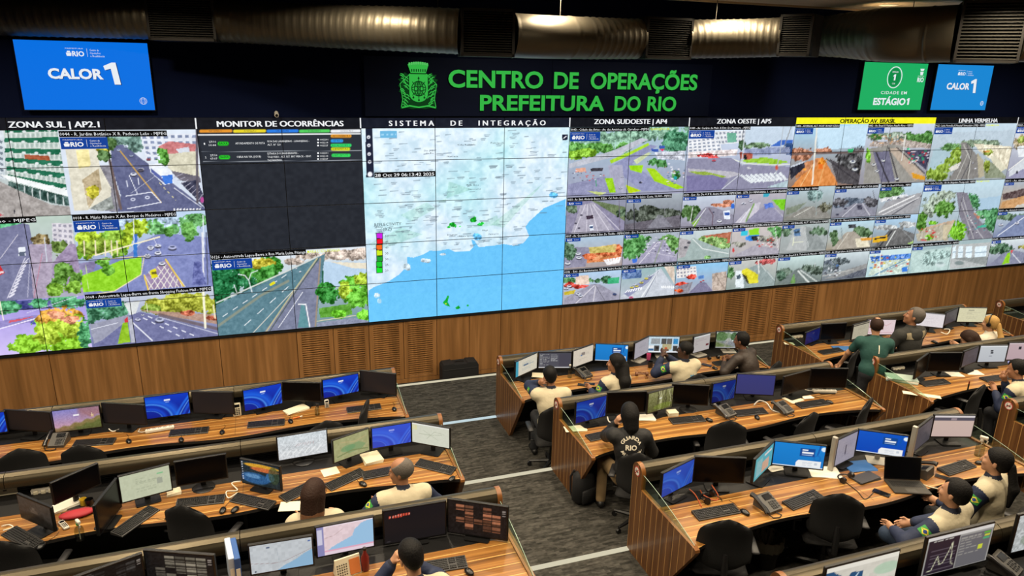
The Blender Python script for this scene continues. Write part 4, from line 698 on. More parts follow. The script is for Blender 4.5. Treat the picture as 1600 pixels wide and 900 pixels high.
put_text(b, 'ESTÁGIO', -.46, -.36, .135, YS, .385, .035, 0, 0); b.add([(.44, YS, -.36), (.485, YS, -.36), (.485, YS, -.225), (.45, YS, -.225), (.415, YS, -.25), (.415, YS, -.275), (.44, YS, -.265)], [(0, 1, 2, 3, 4, 5, 6)], 0); b.build('word', ['screen white'], t, smooth=0, recalc=False); b = MB(); put_text(b, 'CIDADE EM', -.30, -.15, .062, YS, .38, .005, 0, 0, space=1.2); b.build('word', ['screen white'], t, smooth=0, recalc=False); b = MB(); b.prism([(.15*math.cos(a)-.01, .18+.15*math.sin(a)*1.2) for a in np.linspace(0, 2*PI, 40)[:-1]], 'y', YS+.0006, YS+.001, 1)
ring(b, -.01, .18, .185, .205, .009, YS, 44); b.add([(-.022, YS, .12), (.018, YS, .12), (.018, YS, .24), (-.012, YS, .24), (-.045, YS, .215), (-.045, YS, .19), (-.022, YS, .203)], [(0, 1, 2, 3, 4, 5, 6)], 0); put_text(b, 'ESTÁGIO', -.085, .27, .03, YS, .07, .01, 0, 0); put_text(b, 'COR', -.05, .045, .028, YS, .03, .01, 0, 0)
b.build('stage_badge', ['screen white', 'stage dark green'], t, smooth=0, recalc=False); b = MB(); put_text(b, 'RIO', .60, .10, .09, YS, .77, .03, 0, 0); put_text(b, 'PREFEITURA', .60, .205, .018, YS, .77, 0, 0, 0)
b.add([(.645, YS, .30), (.735, YS, .30), (.72, YS, .235), (.66, YS, .235)], [(0, 1, 2, 3)], 0); b.add([(.655, YS, .315), (.725, YS, .315), (.745, YS, .36), (.635, YS, .36)], [(0, 1, 2, 3)], 0)
b.build('logo', ['screen white', 'stage dark green'], t, smooth=0, recalc=False)

p = at_y(432, 178, -.12); t = thing('security_camera', 'small white security camera on the black wall above the video wall', 'camera', (p.x, -.12, p.z))
b = MB(); b.tube([(0, -.06, -.02), (0, .05, .01)], .032, 14); b.build('camera_body', ['white metal'], t); MB().tube([(0, .03, .0), (0, .08, .03), (0, .118, .03)], .012, 8).build('bracket', ['white metal'], t); MB().tube([(0, -.066, -.022), (0, -.06, -.02)], .022, 12).build('lens', ['panel casing'], t)

m = mat('duct metal', '625c4e', 0.45, 0.82, bump=0.25, bscale=9); mat('grille metal', '2e2c29', 0.45, 0.6); mat('grille slat', '33312b', 0.55, 0.4); mat('grille dark', '050505', 0.9)
def duct(path, label, grilles, ribs, hang, smoothn=10):
    """path: (u, v, distance along the view axis, radius) of stations along the duct"""
    S = [(CAM+ray(u, v)*d, r, u) for u, v, d, r in path]; t = thing('air_duct', label, 'air duct', tuple(S[0][0]))
    O = S[0][0]; us = [s[2] for s in S]
    def at(u):
        k = min(max(int(np.searchsorted(us, u))-1, 0), len(us)-2); a = (u-us[k])/(us[k+1]-us[k]); i0, i3 = max(k-1, 0), min(k+2, len(us)-1)
        P0, P1, P2, P3 = S[i0][0], S[k][0], S[k+1][0], S[i3][0]
        p = ((P1*2)+(P2-P0)*a+(P0*2-P1*5+P2*4-P3)*a*a+(P1*3-P0-P2*3+P3)*a*a*a)*.5
        return p-O, S[k][1]*(1-a)+S[k+1][1]*a
    cuts = [us[0]] + [e for g in grilles for e in g] + [us[-1]]
    for u0, u1 in zip(cuts[0::2], cuts[1::2]):
        if u1-u0 < 4: continue
        P, Rr = [], []; L_ = sum((at(u0+(u1-u0)*(k+1)/40)[0]-at(u0+(u1-u0)*k/40)[0]).length for k in range(40)); nn = max(4, int(L_/.022))
        for k in range(nn+1):
            u = u0+(u1-u0)*k/nn; p, r = at(u); f = 1.0
            rb = any(a <= u <= c for a, c in ribs)
            if rb: f = 1.025 if k % 5 == 0 else 1.0
            elif k % 42 in (0, 1): f = 1.02
            P.append(p); Rr.append(r*f)
        MB().tube(P, Rr, 40).build('duct_pipe', ['duct metal'], t, smooth=0.9)
    for u0, u1 in grilles:
        p0, r0 = at(u0); p1, r1 = at(u1); c = (p0+p1)/2; ax = (p1-p0); ln = ax.length; ax.normalize(); r = max(r0, r1)
        toc = (CAM-O-c); n_ = Vector((toc.x, toc.y, 0)); n_ = (n_-ax*n_.dot(ax)); n_.z = 0; n_.normalize(); upv = Vector((0, 0, 1)); ax2 = Vector((ax.x, ax.y, 0)).normalized()
        M = Matrix(((ax2.x, -n_.x, 0, c.x), (ax2.y, -n_.y, 0, c.y), (0, 0, 1, c.z), (0, 0, 0, 1))); l2 = ln/2; hh = r*1.04; fr = .035
        b = MB(); b.box(-l2, l2, -r*.55, r*.9, -hh, hh, 1, 0, M)
        for x0, x1, z0, z1 in ((-l2, l2, hh-fr, hh), (-l2, l2, -hh, -hh+fr), (-l2, -l2+fr, -hh, hh), (l2-fr, l2, -hh, hh)): b.box(x0, x1, -r*.95, -r*.5, z0, z1, 0, 0, M)
        g = b.build('air_grille', ['grille metal', 'grille dark'], t, smooth=0); b = MB(); ns = 17; st = (2*hh-2*fr)/ns
        for j in range(ns):
            z = -hh+fr+(j+.5)*st; b.prism([(-r*.93, z-st*.30), (-r*.93, z-st*.12), (-r*.80, z+st*.34), (-r*.80, z+st*.16)], 'x', -l2+fr, l2-fr, 0, M)
        b.build('slats', ['grille slat'], g, smooth=0)
    for u in hang:
        p, r = at(u); b = MB(); b.tube([p+Vector((0, 0, r)), Vector((p.x, p.y, 7.5-O.z))], .006, 6); b.build('hanger_rod', ['grille slat'], t)
duct([(-190, 20, 9.4, .275), (0, 22, 9.55, .275), (200, 27, 9.7, .275), (345, 32.5, 9.8, .275), (520, 41.5, 9.85, .28), (690, 48, 9.5, .285), (830, 57, 9.7, .283), (1000, 61, 10.6, .277), (1150, 60.5, 10.9, .277), (1262, 56, 10.5, .277), (1276, 55, 10.4, .277)],
     'long round metal air duct running above the sign to the left', [(237, 345), (716, 802), (997, 1065), (1217, 1276)], [(-190, 237), (345, 716), (905, 997), (1065, 1217)], (684, 874, 1112))
duct([(1284, 57, 12.2, .31), (1330, 55, 11.6, .35), (1385, 54.5, 11.0, .395), (1440, 54.5, 10.8, .40), (1500, 52.5, 10.5, .40), (1597, 51, 10.2, .40), (1720, 50, 10.0, .40)],
     'wide metal air duct with a ribbed tapering bend above the green display', [(1494, 1594)], [(1284, 1385)], (1420,))
# ------------------------------------------------------------------ control desks
mat('cap bronze', '524b3c', 0.38, 0.8); mat('cap dark', '2c2a26', 0.4, 0.6); mat('black laminate', '060607', 0.5, bump=0.05, bscale=90); mat('black fabric', '0a0a0b', 0.9); mat('black slat', '111112', 0.5)
mat('sticker white', 'd8cfc4', 0.5); mat('sticker red', 'a03a32', 0.5); mat('plaque cream', 'bdb59c', 0.5); mat('desk underside', '1b1613', 0.7)
glass_mat('side glass', 'dfeee6', 0.02); mat('glass edge', '9fb8a6', 0.15, 0.0, spec=0.8)
R_CAP = .088; H_CAP = 1.02
def console(i, x0, x1, label, left_sticker=False, wave=0.045):
    y, z = YROW[i], ZROW[i]; L_ = x1-x0; t = thing('control_desk', label, 'desk', (x0, y, z)); zc = H_CAP-R_CAP
    prof = [(0.0, 0.0), (0.0, zc)] + [(-R_CAP+R_CAP*math.cos(a)-.0, zc+R_CAP*math.sin(a)) for a in np.linspace(0.2, PI, 14)] + [(-2*R_CAP-.004, DESK+.012), (-1.10, DESK+.012), (-1.125, DESK+.004), (-1.13, DESK-.02), (-1.115, DESK-.05), (-.64, 0.0)]
    for k, xa in enumerate((0.0, L_-.045)):
        e = MB().prism(prof, 'x', xa, xa+.045, 0, side=1).build('end_panel', ['panel wood', 'edge wood'], t, smooth=0.5)
        if k == 0 and left_sticker:
            b = MB(); cy, cz_ = -R_CAP, zc+.0
            b.prism([(cy+.052*math.cos(a), cz_+.052*math.sin(a)) for a in np.linspace(0, 2*PI, 28)[:-1]], 'x', -.003, .001, 1); b.prism([(cy+.041*math.cos(a), cz_+.041*math.sin(a)) for a in np.linspace(0, 2*PI, 28)[:-1]], 'x', -.0045, -.001, 0)
            b.prism([(cy-.03, cz_+.025), (cy-.024, cz_+.031), (cy+.03, cz_-.025), (cy+.024, cz_-.031)], 'x', -.006, -.003, 1); b.prism([(cy-.026, cz_-.008), (cy+.026, cz_-.008), (cy+.026, cz_+.004), (cy-.026, cz_+.004)], 'x', -.0055, -.003, 2); b.prism([(cy+.012, cz_+.006), (cy+.018, cz_+.006), (cy+.024, cz_+.024), (cy+.018, cz_+.024)], 'x', -.0055, -.003, 2)
            b.build('round_sticker', ['sticker white', 'sticker red', 'black laminate'], e, smooth=0)
        # glass wing between post and desk tip
        gy0, gz0 = -2*R_CAP, .93; curve = [(gy0, gz0)] + [(gy0-(1.08+gy0)*s, gz0-(gz0-DESK-.02)*(s**1.5)) for s in np.linspace(.08, 1, 12)]
        poly = curve + [(gy0, DESK+.014)]; xm = xa+.0225
        g = MB().prism(poly, 'x', xm-.003, xm+.003, 0).build('side_glass', ['side glass'], t, smooth=0)
        MB().tube([(xm, p, q) for p, q in curve], .0022, 6).build('glass_rim', ['glass edge'], g)
    # rolled cap with two bright ribs
    cp = [(0.0, zc-.10), (0.0, zc)]; 
    for a in np.linspace(0.15, PI, 19):
        r = R_CAP-.004 - (.0015 if abs(a-2.05) < .08 or abs(a-2.45) < .08 else 0) + (.0025 if abs(a-2.25) < .1 or abs(a-1.85) < .08 else 0)
        cp.append((-R_CAP+r*math.cos(a), zc+r*math.sin(a)))
    cp += [(-2*R_CAP+.008, zc-.045), (-2*R_CAP+.03, zc-.06), (-.05, zc-.10)]
    b = MB(); nseg = max(1, round(L_/2.1)); e0 = .045
    for k in range(nseg): b.prism(cp, 'x', e0+(L_-.09)*k/nseg+(.003 if k else 0), e0+(L_-.09)*(k+1)/nseg-(.003 if k < nseg-1 else 0), 0)
    b.build('rolled_cap', ['cap bronze'], t, smooth=0.45)
    b = MB(); b.box(.046, L_-.046, -.045, -.006, .06, zc-.10, 0, .003)
    for k in range(6): b.box(.05, L_-.05, -.062, -.045, DESK-.02+k*.022, DESK-.008+k*.022, 1)
    b.build('back_screen', ['black fabric', 'black slat'], t, smooth=0)
    MB().box(.046, L_-.046, -.47, -.046, DESK-.03, DESK-.004, 0, .003).build('equipment_shelf', ['black laminate'], t)
    nx = max(24, int(L_*14)); fr = [(.046+(L_-.092)*k/nx) for k in range(nx+1)]
    def fy(x):
        s = min(x, L_-x); base = 1.0+wave*math.cos(2*PI*x/2.09)
        k = max(0, 1-s/.35); return -(base*(1-k*k)+1.115*k*k)
    poly = [(x, fy(x)) for x in fr] + [(L_-.046, -.472), (.046, -.472)]
    w = MB().prism(poly, 'z', DESK-.035, DESK, 0, side=1).build('worktop', ['desk wood', 'desk underside'], t, smooth=0.5)
    ns = max(1, round(L_/2.09)); b = MB()
    for k in range(1, ns): b.box(L_*k/ns-.0015, L_*k/ns+.0015, -.98, -.474, DESK-.001, DESK+.0006)
    if ns > 1: b.build('joint', ['desk underside'], w, smooth=0)
    b = MB(); b.box(.046, L_-.046, -.30, -.27, .03, DESK-.036, 0)
    b.build('modesty_panel', ['black laminate'], t, smooth=0)
    for k in range(1, ns): MB().prism([(-.05, 0), (-.05, DESK-.036), (-.85, DESK-.036), (-.5, 0)], 'x', L_*k/ns-.015, L_*k/ns+.015).build('support', ['black laminate'], t, smooth=0)
    return t
console(1, -6.30, 0.0, 'curved wood control desk with ten monitors, at the far left nearest the video wall')
console(2, -6.30, 0.20, 'curved wood control desk of the left block where the grey haired man sits')
console(3, -6.30, 0.27, 'wood control desk at the bottom left edge, nearest the viewer on that side')
console(1, 1.535, 5.60, 'wood control desk with the long haired woman, nearest the video wall in the middle', True)
console(2, 1.645, 5.79, 'wood control desk where the guard in black sits, with a wood slatted end', True)
console(3, 1.675, 5.81, 'wood control desk with the open laptop, its striped end facing the aisle', True)
console(4, 1.72, 5.90, 'wood control desk at the bottom right edge with large monitors', True)
console(1, 6.545, 10.73, 'wood control desk at which the man in green stands', True)
console(2, 6.56, 10.75, 'wood control desk at the right with a book and papers on its end', True)
console(3, 6.63, 10.8, 'wood control desk end at the right edge below the man with the phone', True)
console(1, 11.66, 15.8, 'wood control desk end in the far right corner below the wooden wall', True)
# ------------------------------------------------------------------ monitors
mat('monitor black', '0b0b0c', 0.42); mat('monitor bezel', '0e0e10', 0.35); mat('monitor silver', 'a8a59c', 0.4, 0.3); mat('screen off', '060608', 0.25, spec=0.12); mat('screen off maroon', '0c0808', 0.25, spec=0.15); mat('white plastic', 'c9c4b6', 0.45); mat('screen off grey', '26252b', 0.3, spec=0.2)
DIM = picture_mat('monitor picture', 0.92)
PW, PH = 72, 41
_px, _py = np.meshgrid((np.arange(PW)+.5)/PW, (np.arange(PH)+.5)/PH)
class Pic:
    def __init__(s, c, c2=None):
        a = col3(c); t = _py[..., None]; s.a = a*(1-t)+col3(c2 or c)*t
    def rect(s, c, x0, y0, x1, y1): s.a[(_px >= x0) & (_px < x1) & (_py >= y0) & (_py < y1)] = col3(c); return s
    def mask(s, c, m, k=1.0):
        m = np.clip(m, 0, 1)[..., None]*k; s.a = s.a*(1-m)+col3(c)*m; return s
    def line(s, c, t, w=.02, k=1.0):
        q = pts(t); m = np.zeros(_px.shape)
        for (x0, y0), (x1, y1) in zip(q, q[1:]):
            dx, dy = x1-x0, y1-y0; u = np.clip(((_px-x0)*dx+(_py-y0)*dy)/(dx*dx+dy*dy+1e-9), 0, 1); d = np.hypot(_px-x0-u*dx, (_py-y0-u*dy)*.57); m = np.maximum(m, np.clip((w/2-d)/.008+.5, 0, 1))
        return s.mask(c, m, k)
    def disc(s, c, x, y, rx, ry, k=1.0): return s.mask(c, (1-np.hypot((_px-x)/rx, (_py-y)/ry))*6, k)
    def noise(s, n, cell=3, seed=1):
        r = np.random.default_rng(seed); g = r.random((PH//cell+2, PW//cell+2)); s.a = s.a+((np.kron(g, np.ones((cell, cell)))[:PH, :PW]-.5)*n)[..., None]; return s
    def words(s, c, x0, y0, x1, y1, rows, seed=1, k=.8):
        r = np.random.default_rng(seed); hh = (y1-y0)/rows
        for j in range(rows):
            x = x0
            while x < x1-.03:
                w = .03+.07*r.random(); s.mask(c, ((_px >= x) & (_px < min(x+w, x1)) & (_py >= y0+j*hh) & (_py < y0+j*hh+max(hh*.45, .025))).astype(float), k); x += w+.02
                if r.random() < .12: break
        return s
def p_bloom(dark=1.0, tint=None):
    s = Pic('0a3cc8', '0a1e8c'); d = np.hypot(_px-.05, (_py-1.05)*.75)
    for r0, w, c, k in ((.62, .20, '1f6ff0', .8), (.52, .05, '5aa8ff', .8), (.36, .10, '1450d8', .9), (.30, .02, '6ab4ff', .7)): s.mask(c, 1-np.abs(d-r0)/w*1.2, k)
    e = (_px-.62)*1.0-(1-_py)*.42
    for o, w, c in ((.02, .05, '2a86ff'), (.10, .025, '7ac0ff'), (.18, .05, '1e62e8'), (.30, .03, '3c8cff')): s.mask(c, (1-np.abs(e-o-.12*(_py-.5)**2)/w)*(.4+_px), .7)
    s.rect('e8eefc', .43, .20, .57, .28); s.rect('9fc0f8', .46, .31, .54, .33)
    if tint: s.a = s.a*.45+col3(tint)*.55
    s.a *= dark; return s
def p_doc(bg, side=None, seed=1, wcol='8a8478', head=None):
    s = Pic(bg); s.noise(.03, 3, seed); s.words(wcol, .3, .25, .8, .5, 4, seed, .5); s.words(wcol, .3, .62, .7, .8, 2, seed+5, .35)
    if side: s.rect(side, 0, 0, .13, 1)
    if head: s.rect(head, 0, 0, 1, .08)
    return s
def p_deck(bg='1a86d8', bg2='0f7ac8'):
    s = Pic(bg, bg2); s.rect('0f4a96', .52, .18, .80, .52); s.rect('f2f6fa', .55, .22, .66, .28); s.rect('f2f6fa', .55, .31, .78, .40); s.rect('bcd4ee', .55, .44, .76, .47)
    s.mask('0f58b0', (.12-np.abs(np.hypot(_px-.86, (_py-.55)*.57)-.06))*30-3, .9); s.line('0f58b0', '.90,.0 .86,.4', .03); s.disc('e8f4fc', .97, .15, .06, .10)
    m = (_px > .46+np.clip((.78-_py), 0, .2)*.5) & (_px < .95) & (_py > .68); s.mask('f4f6f8', m.astype(float)); s.words('b8c0d0', .58, .76, .78, .92, 3, 4, .6); s.rect('c8d0dc', .82, .76, .88, .86); s.rect('dfe8f0', 0, .95, 1, 1); return s
def p_map(land, sea, poly, seed=1, road='c8c0b0'):
    s = Pic(land); s.noise(.06, 4, seed); q = pts(poly); ins = np.zeros(_px.shape, bool); j = len(q)-1
    for i in range(len(q)):
        x0, y0 = q[i]; x1, y1 = q[j]
        if y0 != y1: ins ^= ((y0 > _py) != (y1 > _py)) & (_px < (x1-x0)*(_py-y0)/(y1-y0)+x0)
        j = i
    s.mask(sea, ins.astype(float)); return s
def p_cctv(bg, tint, rows=4, cols=5, seed=1, gap=.25):
    s = Pic(bg); r = np.random.default_rng(seed)
    for j in range(rows):
        for i in range(cols):
            if r.random() < gap: continue
            x0, y0 = .14+i*.76/cols, .10+j*.76/rows; k = r.random(); base = col3(tint)*(.5+.6*k)
            c = '%02x%02x%02x' % tuple(int(255*min(1, q)) for q in base); c2 = '%02x%02x%02x' % tuple(int(255*min(1, q*.45)) for q in base)
            s.rect(c, x0, y0, x0+.72/cols, y0+.66/rows); s.rect(c2, x0, y0+.3/rows, x0+.72/cols, y0+(.45+.2*k)/rows)
    for i in range(3): s.rect('8a8078', .92, .12+i*.07, .97, .16+i*.07)
    return s.noise(.05, 2, seed)
def pic(kind):
    if kind == 'bloom': return p_bloom()
    if kind == 'bloom dim': return p_bloom(.75)
    if kind == 'bloom pale': return p_bloom(1, '5a68e0')
    if kind == 'bloom dark': return p_bloom(.62)
    if kind == 'bloom grey': return p_bloom(1, '3a58a8')
    if kind == 'indigo': return Pic('3a3c78', '38396e')
    if kind == 'violet': return p_bloom(.55, '20188c')
    if kind == 'dawn':
        s = Pic('8a86c8', 'd8a0a8'); h = .80-.42*np.clip((_px-.15), 0, 1)+.04*np.sin(_px*25); s.mask('8a7a4a', (_py-h)*12+.5); s.mask('5f6a34', (_py-h-.12)*9, .8); s.mask('a86a5a', (_py-h)*10*(1-_px*2), .6); s.mask('4a4a2c', (_py-.86)*6, .6)
        s.rect('d8b890', .80, .33, .86, .46); s.rect('f0d8b0', .82, .28, .84, .40); s.rect('f4f0f4', .43, .28, .55, .35); return s.noise(.07, 2, 3)
    if kind == 'doc green': return p_doc('c4c9ac', None, 2, '9aa088').rect('a4a896', .72, .38, .84, .62).rect('7fc08a', .74, .20, .86, .24)
    if kind == 'ruin': 
        s = Pic('3c3833', '2a2622'); s.mask('15130f', (_py-.75+.25*np.sin(_px*3))*6, .9); s.rect('4a4138', .36, .42, .58, .55); s.rect('524940', .42, .32, .50, .45); return s.noise(.05, 3, 8)
    if kind == 'stream':
        s = Pic('20303a', '1c2a2e'); s.disc('d8a030', .55, .15, .5, .10); s.disc('c86a3a', .62, .28, .4, .10); s.disc('2a5a8a', .35, .70, .42, .26); s.disc('5a8ab8', .30, .62, .22, .10); s.disc('3a6a9a', .75, .55, .12, .20); s.disc('3a4a30', .85, .45, .15, .4, .7)
        for j in range(8): s.rect('d8d8e0', .03, .08+j*.1, .06, .12+j*.1)
        return s.noise(.1, 2, 5)
    if kind == 'relief': 
        s = Pic('d4dce0', 'd8dadc').noise(.12, 2, 4).noise(.06, 5, 9)
        for k in range(7): s.line('f4f6f6', '%.2f,.82 %.2f,.66' % (.05+k*.12, .13+k*.12), .03, .8); s.line('a8b0b4', '%.2f,.60 %.2f,.42' % (.1+k*.1, .22+k*.1), .012, .7); s.line('c89090', '%.2f,.5 %.2f,.4' % (.35+k*.06, .42+k*.05), .010, .5)
        return s
    if kind == 'terrain': return p_map('a8a878', '8aa070', '.3,.5 .7,.4 .9,.6 .8,.75 .4,.8', 6).disc('6a9a6a', .4, .55, .22, .16, .6).line('7f8a5a', '.1,.8 .5,.7 .95,.85', .03).line('c8b080', '.2,.2 .6,.35 .9,.25', .02, .7)
    if kind == 'survey': 
        s = Pic('d8dac8').rect('ecece4', 0, 0, 1, .07).rect('e0dcb0', .02, .1, .14, .35).noise(.02, 3, 6)
        for t in ('.3,.3 .5,.5 .8,.4', '.4,.7 .5,.5 .6,.3', '.5,.5 .7,.7', '.2,.5 .5,.5', '.6,.3 .85,.35'): s.line('a8b098', t, .01, .8)
        return s
    if kind == 'cctv': return p_cctv('141313', '8a8272', 4, 5, 3, .15)
    if kind == 'cctv brown': return p_cctv('1c1614', 'a86a4c', 4, 5, 5, .3)
    if kind == 'cctv dark': return p_cctv('0e0e0e', '3a3836', 4, 5, 7, .4).words('5a544c', .1, .04, .9, .10, 1, 2)
    if kind == 'coast': return p_map('c3c8cc', '8fb6d4', '1.0,.42 .85,.55 .70,.72 .52,.86 .4,1.0 1.0,1.0', 3).line('8a6a6a', '.0,.62 .35,.72 .55,.70 1.0,.38', .008, .7).line('9aa8b0', '.42,.2 .46,.7', .006, .6).rect('4a5a78', .26, .13, .32, .16).rect('4a6aa8', .93, .1, .97, .15).rect('304058', .06, .9, .09, .95)
    if kind == 'coast pink': return p_map('e6cfd4', '9cc4e4', '.78,.10 .66,.30 .62,.48 .42,.62 .26,.74 .16,.86 1.0,.86 1.0,.05 .9,.05', 4).rect('8a88b8', 0, .0, .12, 1).rect('d0cce0', .02, .1, .10, .6).rect('f0e0e8', .12, 0, 1, .06).rect('e4a8c0', .12, .84, 1, .87).rect('e8d4e0', .12, .88, 1, 1).line('b89a9a', '.12,.42 .3,.36 .45,.2', .008)
    if kind == 'icons':
        s = Pic('181519', '1c1819')
        for k in range(8): s.rect('d8503a', .09+k*.043, .17-k*.004, .118+k*.043, .25-k*.004); s.rect('e8c8b8', .098+k*.043, .19-k*.004, .11+k*.043, .215-k*.004)
        return s.rect('3a3638', .04, .92, .10, .94)
    if kind == 'cream teal': return p_doc('d6cfbc', '3a9ab4', 3, '7f98a0').rect('5a7088', .36, .40, .58, .48).rect('8a9aa4', .58, .46, .85, .48)
    if kind == 'list': return Pic('50505a').rect('484652', .62, .1, .97, .88).rect('3a3a42', 0, 0, 1, .08).words('c8c8c4', .04, .12, .34, .85, 9, 3, .7).words('c0c0c0', .38, .14, .58, .6, 6, 7, .7).rect('d8d8d8', 0, .93, 1, .97)
    if kind == 'cream logo': return p_doc('d8ccba', None, 4, 'b0a89c').rect('8a8078', .40, .28, .58, .44).rect('4a78a8', .38, .40, .44, .46)
    if kind == 'deck': return p_deck()
    if kind == 'deck royal': return p_deck('0f58c8', '0a48b8')
    if kind == 'lilac grey': return p_doc('a8a4ac', None, 6, '8a8690')
    if kind == 'lilac chart': return p_doc('9a94a0', None, 7, '807a88').rect('504a58', .45, .35, .50, .7)
    if kind == 'grey dim': return p_doc('4a464c', None, 8, '5f5a60')
    if kind == 'conf':
        s = Pic('c8dce8').rect('e8ecf0', 0, .90, 1, 1).rect('f0f0f0', .02, .55, .18, .72).rect('3a6a9a', .02, .75, .18, .88)
        for k, (x, y, c) in enumerate(((.08, .12, '9aa0a4'), (.42, .12, '50504e'), (.60, .12, '6a6866'), (.80, .12, '3a90c8'), (.20, .56, '4a4846'), (.46, .46, 'b8b088'), (.80, .56, '4a4846'))): s.rect(c, x, y, x+(.3 if k in (0, 5) else .16), y+.34)
        s.disc('2a2624', .30, .72, .06, .1); s.disc('c8603a', .58, .72, .05, .08); s.disc('3a3634', .90, .74, .06, .1); return s.noise(.08, 2, 9)
    if kind == 'page pink': return Pic('b8b2b0').rect('d8d8d8', 0, 0, 1, .10).words('9a8a90', .08, .2, .8, .6, 4, 9, .5).rect('6a3038', .76, .62, .94, .74).rect('3a8a5a', .05, .1, .3, .13)
    if kind == 'street':
        s = Pic('c8d0d0', '9aa098'); s.disc('5a7a4c', .18, .3, .22, .35); s.disc('4a6a44', .62, .30, .14, .3); s.disc('6a8a5a', .40, .22, .14, .2, .7); s.mask('8a8e92', (_py-.48)*6); s.mask('6a7a48', ((_py-.5)-.6*_px)*6, .9); s.mask('a8a49c', (1-np.abs(_px-.30-.25*(1-_py))/.07)*(_py > .45), .8); s.rect('3a3e44', .72, .50, .80, .62); s.rect('e4e8ea', .55, .52, .60, .58); return s.noise(.14, 2, 11).rect('e8ecee', 0, .96, 1, 1)
    if kind == 'forest':
        s = Pic('8a8a5a', '5a5a30'); r = np.random.default_rng(4)
        for k in range(16):
            x = r.random(); s.line('3a3420' if k % 3 else 'c8c49a', '%.2f,%.2f %.2f,%.2f %.2f,.0' % (x, .9+.1*r.random(), x+.05*r.random(), .5, x+.25*(r.random()-.4)), .018)
        s.disc('7a8a30', .6, .8, .4, .16, .6); return s.noise(.12, 2, 6).rect('e8e8e0', .44, .36, .54, .42)
    if kind == 'teal split': return Pic('58a8b0').rect('c8a088', .42, .45, .80, .9).rect('88b4b8', .1, .2, .4, .9).rect('d8d0c8', .5, .15, .9, .25).noise(.05, 3, 4)
    if kind == 'pink page': return Pic('d0b8ac', 'cbb2aa').rect('d8d0d0', 0, 0, 1, .10).rect('5a5460', 0, .10, 1, .24).rect('9a8a90', .42, .12, .55, .22)
    if kind == 'gis': return p_map('d4d0c4', '1f4f78', '.0,.0 .0,1 .52,1 .52,.28 .35,.24 .3,.38', 8).line('c8dce8', '.25,.4 .5,.5', .02).line('c8dce8', '.34,.6 .45,.3', .02).disc('a0c8a8', .85, .35, .2, .16, .6).rect('e8e4d8', 0, 0, 1, .12)
    if kind == 'graph':
        s = Pic('9a9894').rect('d8d4d0', 0, 0, 1, .10).rect('2a202c', .03, .10, .48, .97).words('e0dcd0', .10, .13, .42, .18, 1, 3)
        for k in range(11): s.rect('5a505a', .08, .24+k*.065, .46, .25+k*.065)
        s.line('d8d8b8', '.08,.9 .14,.88 .20,.55 .25,.78 .30,.74 .36,.45 .39,.24 .42,.8 .46,.86', .012); s.rect('68666a', .5, .14, .97, .97).words('b8b4a8', .52, .2, .84, .7, 7, 5, .6)
        return s.rect('5aa83a', .86, .16, .96, .22).rect('c8c83a', .88, .24, .96, .29).rect('4aa870', .86, .31, .96, .36).rect('c8d040', .80, .5, .88, .6)
    if kind == 'grid map': return Pic('b4b8b8').noise(.2, 2, 5).rect('404448', 0, .48, 1, .50).rect('404448', .5, 0, .51, 1).disc('7a8a70', .3, .7, .2, .2, .5)
    if kind == 'pale chart': return p_doc('e6d0d4', None, 5, 'd8b8c0').line('d08a90', '.6,.35 .7,.4 .85,.2', .012).rect('d090a0', .05, .85, .95, .88)
    if kind == 'white page': return p_doc('e8e0e2', None, 9, 'd0c4cc', 'c8c4c8')
    if kind == 'cream page': return p_doc('ddd8b4', None, 5, 'b0ac94').rect('8a8878', .35, .14, .55, .19)
    if kind == 'olive page': return p_doc('b4ae98', None, 6, '948e7c').rect('3a3834', 0, .06, 1, .11)
    if kind == 'code page': return Pic('c8ccd0', 'bcc0c6').rect('2a2c34', .40, .28, .50, .36).rect('2a2c34', .42, .38, .52, .50).rect('90949c', .38, .60, .48, .66).rect('e8eaec', 0, 0, 1, .07)
    if kind == 'code pink': return Pic('c4acb0', 'bca4aa').rect('2a2830', .36, .22, .46, .38).rect('d8c8cc', 0, 0, 1, .07)
    return None
def monitor(i, x, dy, yaw, ht, w, h, kind, stand, label, grp):
    t = thing('monitor', label, 'monitor', (x, YROW[i]+dy, ZROW[i]+DESK), math.radians(yaw), grp); top = ht-DESK; zc = top-h/2; bz = .012
    c = MB(); c.box(-w/2, w/2, -.012, .016, top-h, top, 0, .004); c.box(-w*.3, w*.3, .016, .042, zc-h*.3, zc+h*.3, 0, .012)
    cs = c.build('casing', ['monitor black'], t, smooth=0.4)
    off = {'off': 'screen off', 'off maroon': 'screen off maroon', 'off grey': 'screen off grey'}.get(kind)
    if off: MB().box(-w/2+bz, w/2-bz, -.0135, -.011, top-h+bz*1.4, top-bz, 0).build('screen', [off], t, smooth=0)
    else: picture('screen', pic(kind).a, -w/2+bz, w/2-bz, top-h+bz*1.4, top-bz, -.0135, t, DIM)
    sm = 'monitor silver' if stand == 's' else 'monitor black'
    y0 = .055
    n_ = MB().box(-.025, .025, y0-.012, y0+.012, .008, zc, 0, .004); n_.box(-.02, .02, .03, y0, zc-.03, zc+.03, 0); n_.build('stand_neck', [sm], t, smooth=0.4)
    if stand == 'r': MB().lathe([(.105, 0), (.11, .004), (.10, .010), (.03, .016)], 26, 0, (0, .02, 0)).build('stand_base', [sm], t)
    else: MB().rprism(.22, .17, .02, 0, .010, 0, Matrix.Translation((0, .02, 0))).build('stand_base', [sm], t)
    if stand == 's2': MB().box(-w/2-.045, -w/2-.008, -.02, .03, .004, top+.03, 0, .006).build('side_post', ['monitor silver'], t)
    return t
G1, G2, G3 = 'monitors of the left block', 'monitors of the middle block', 'monitors of the right block'
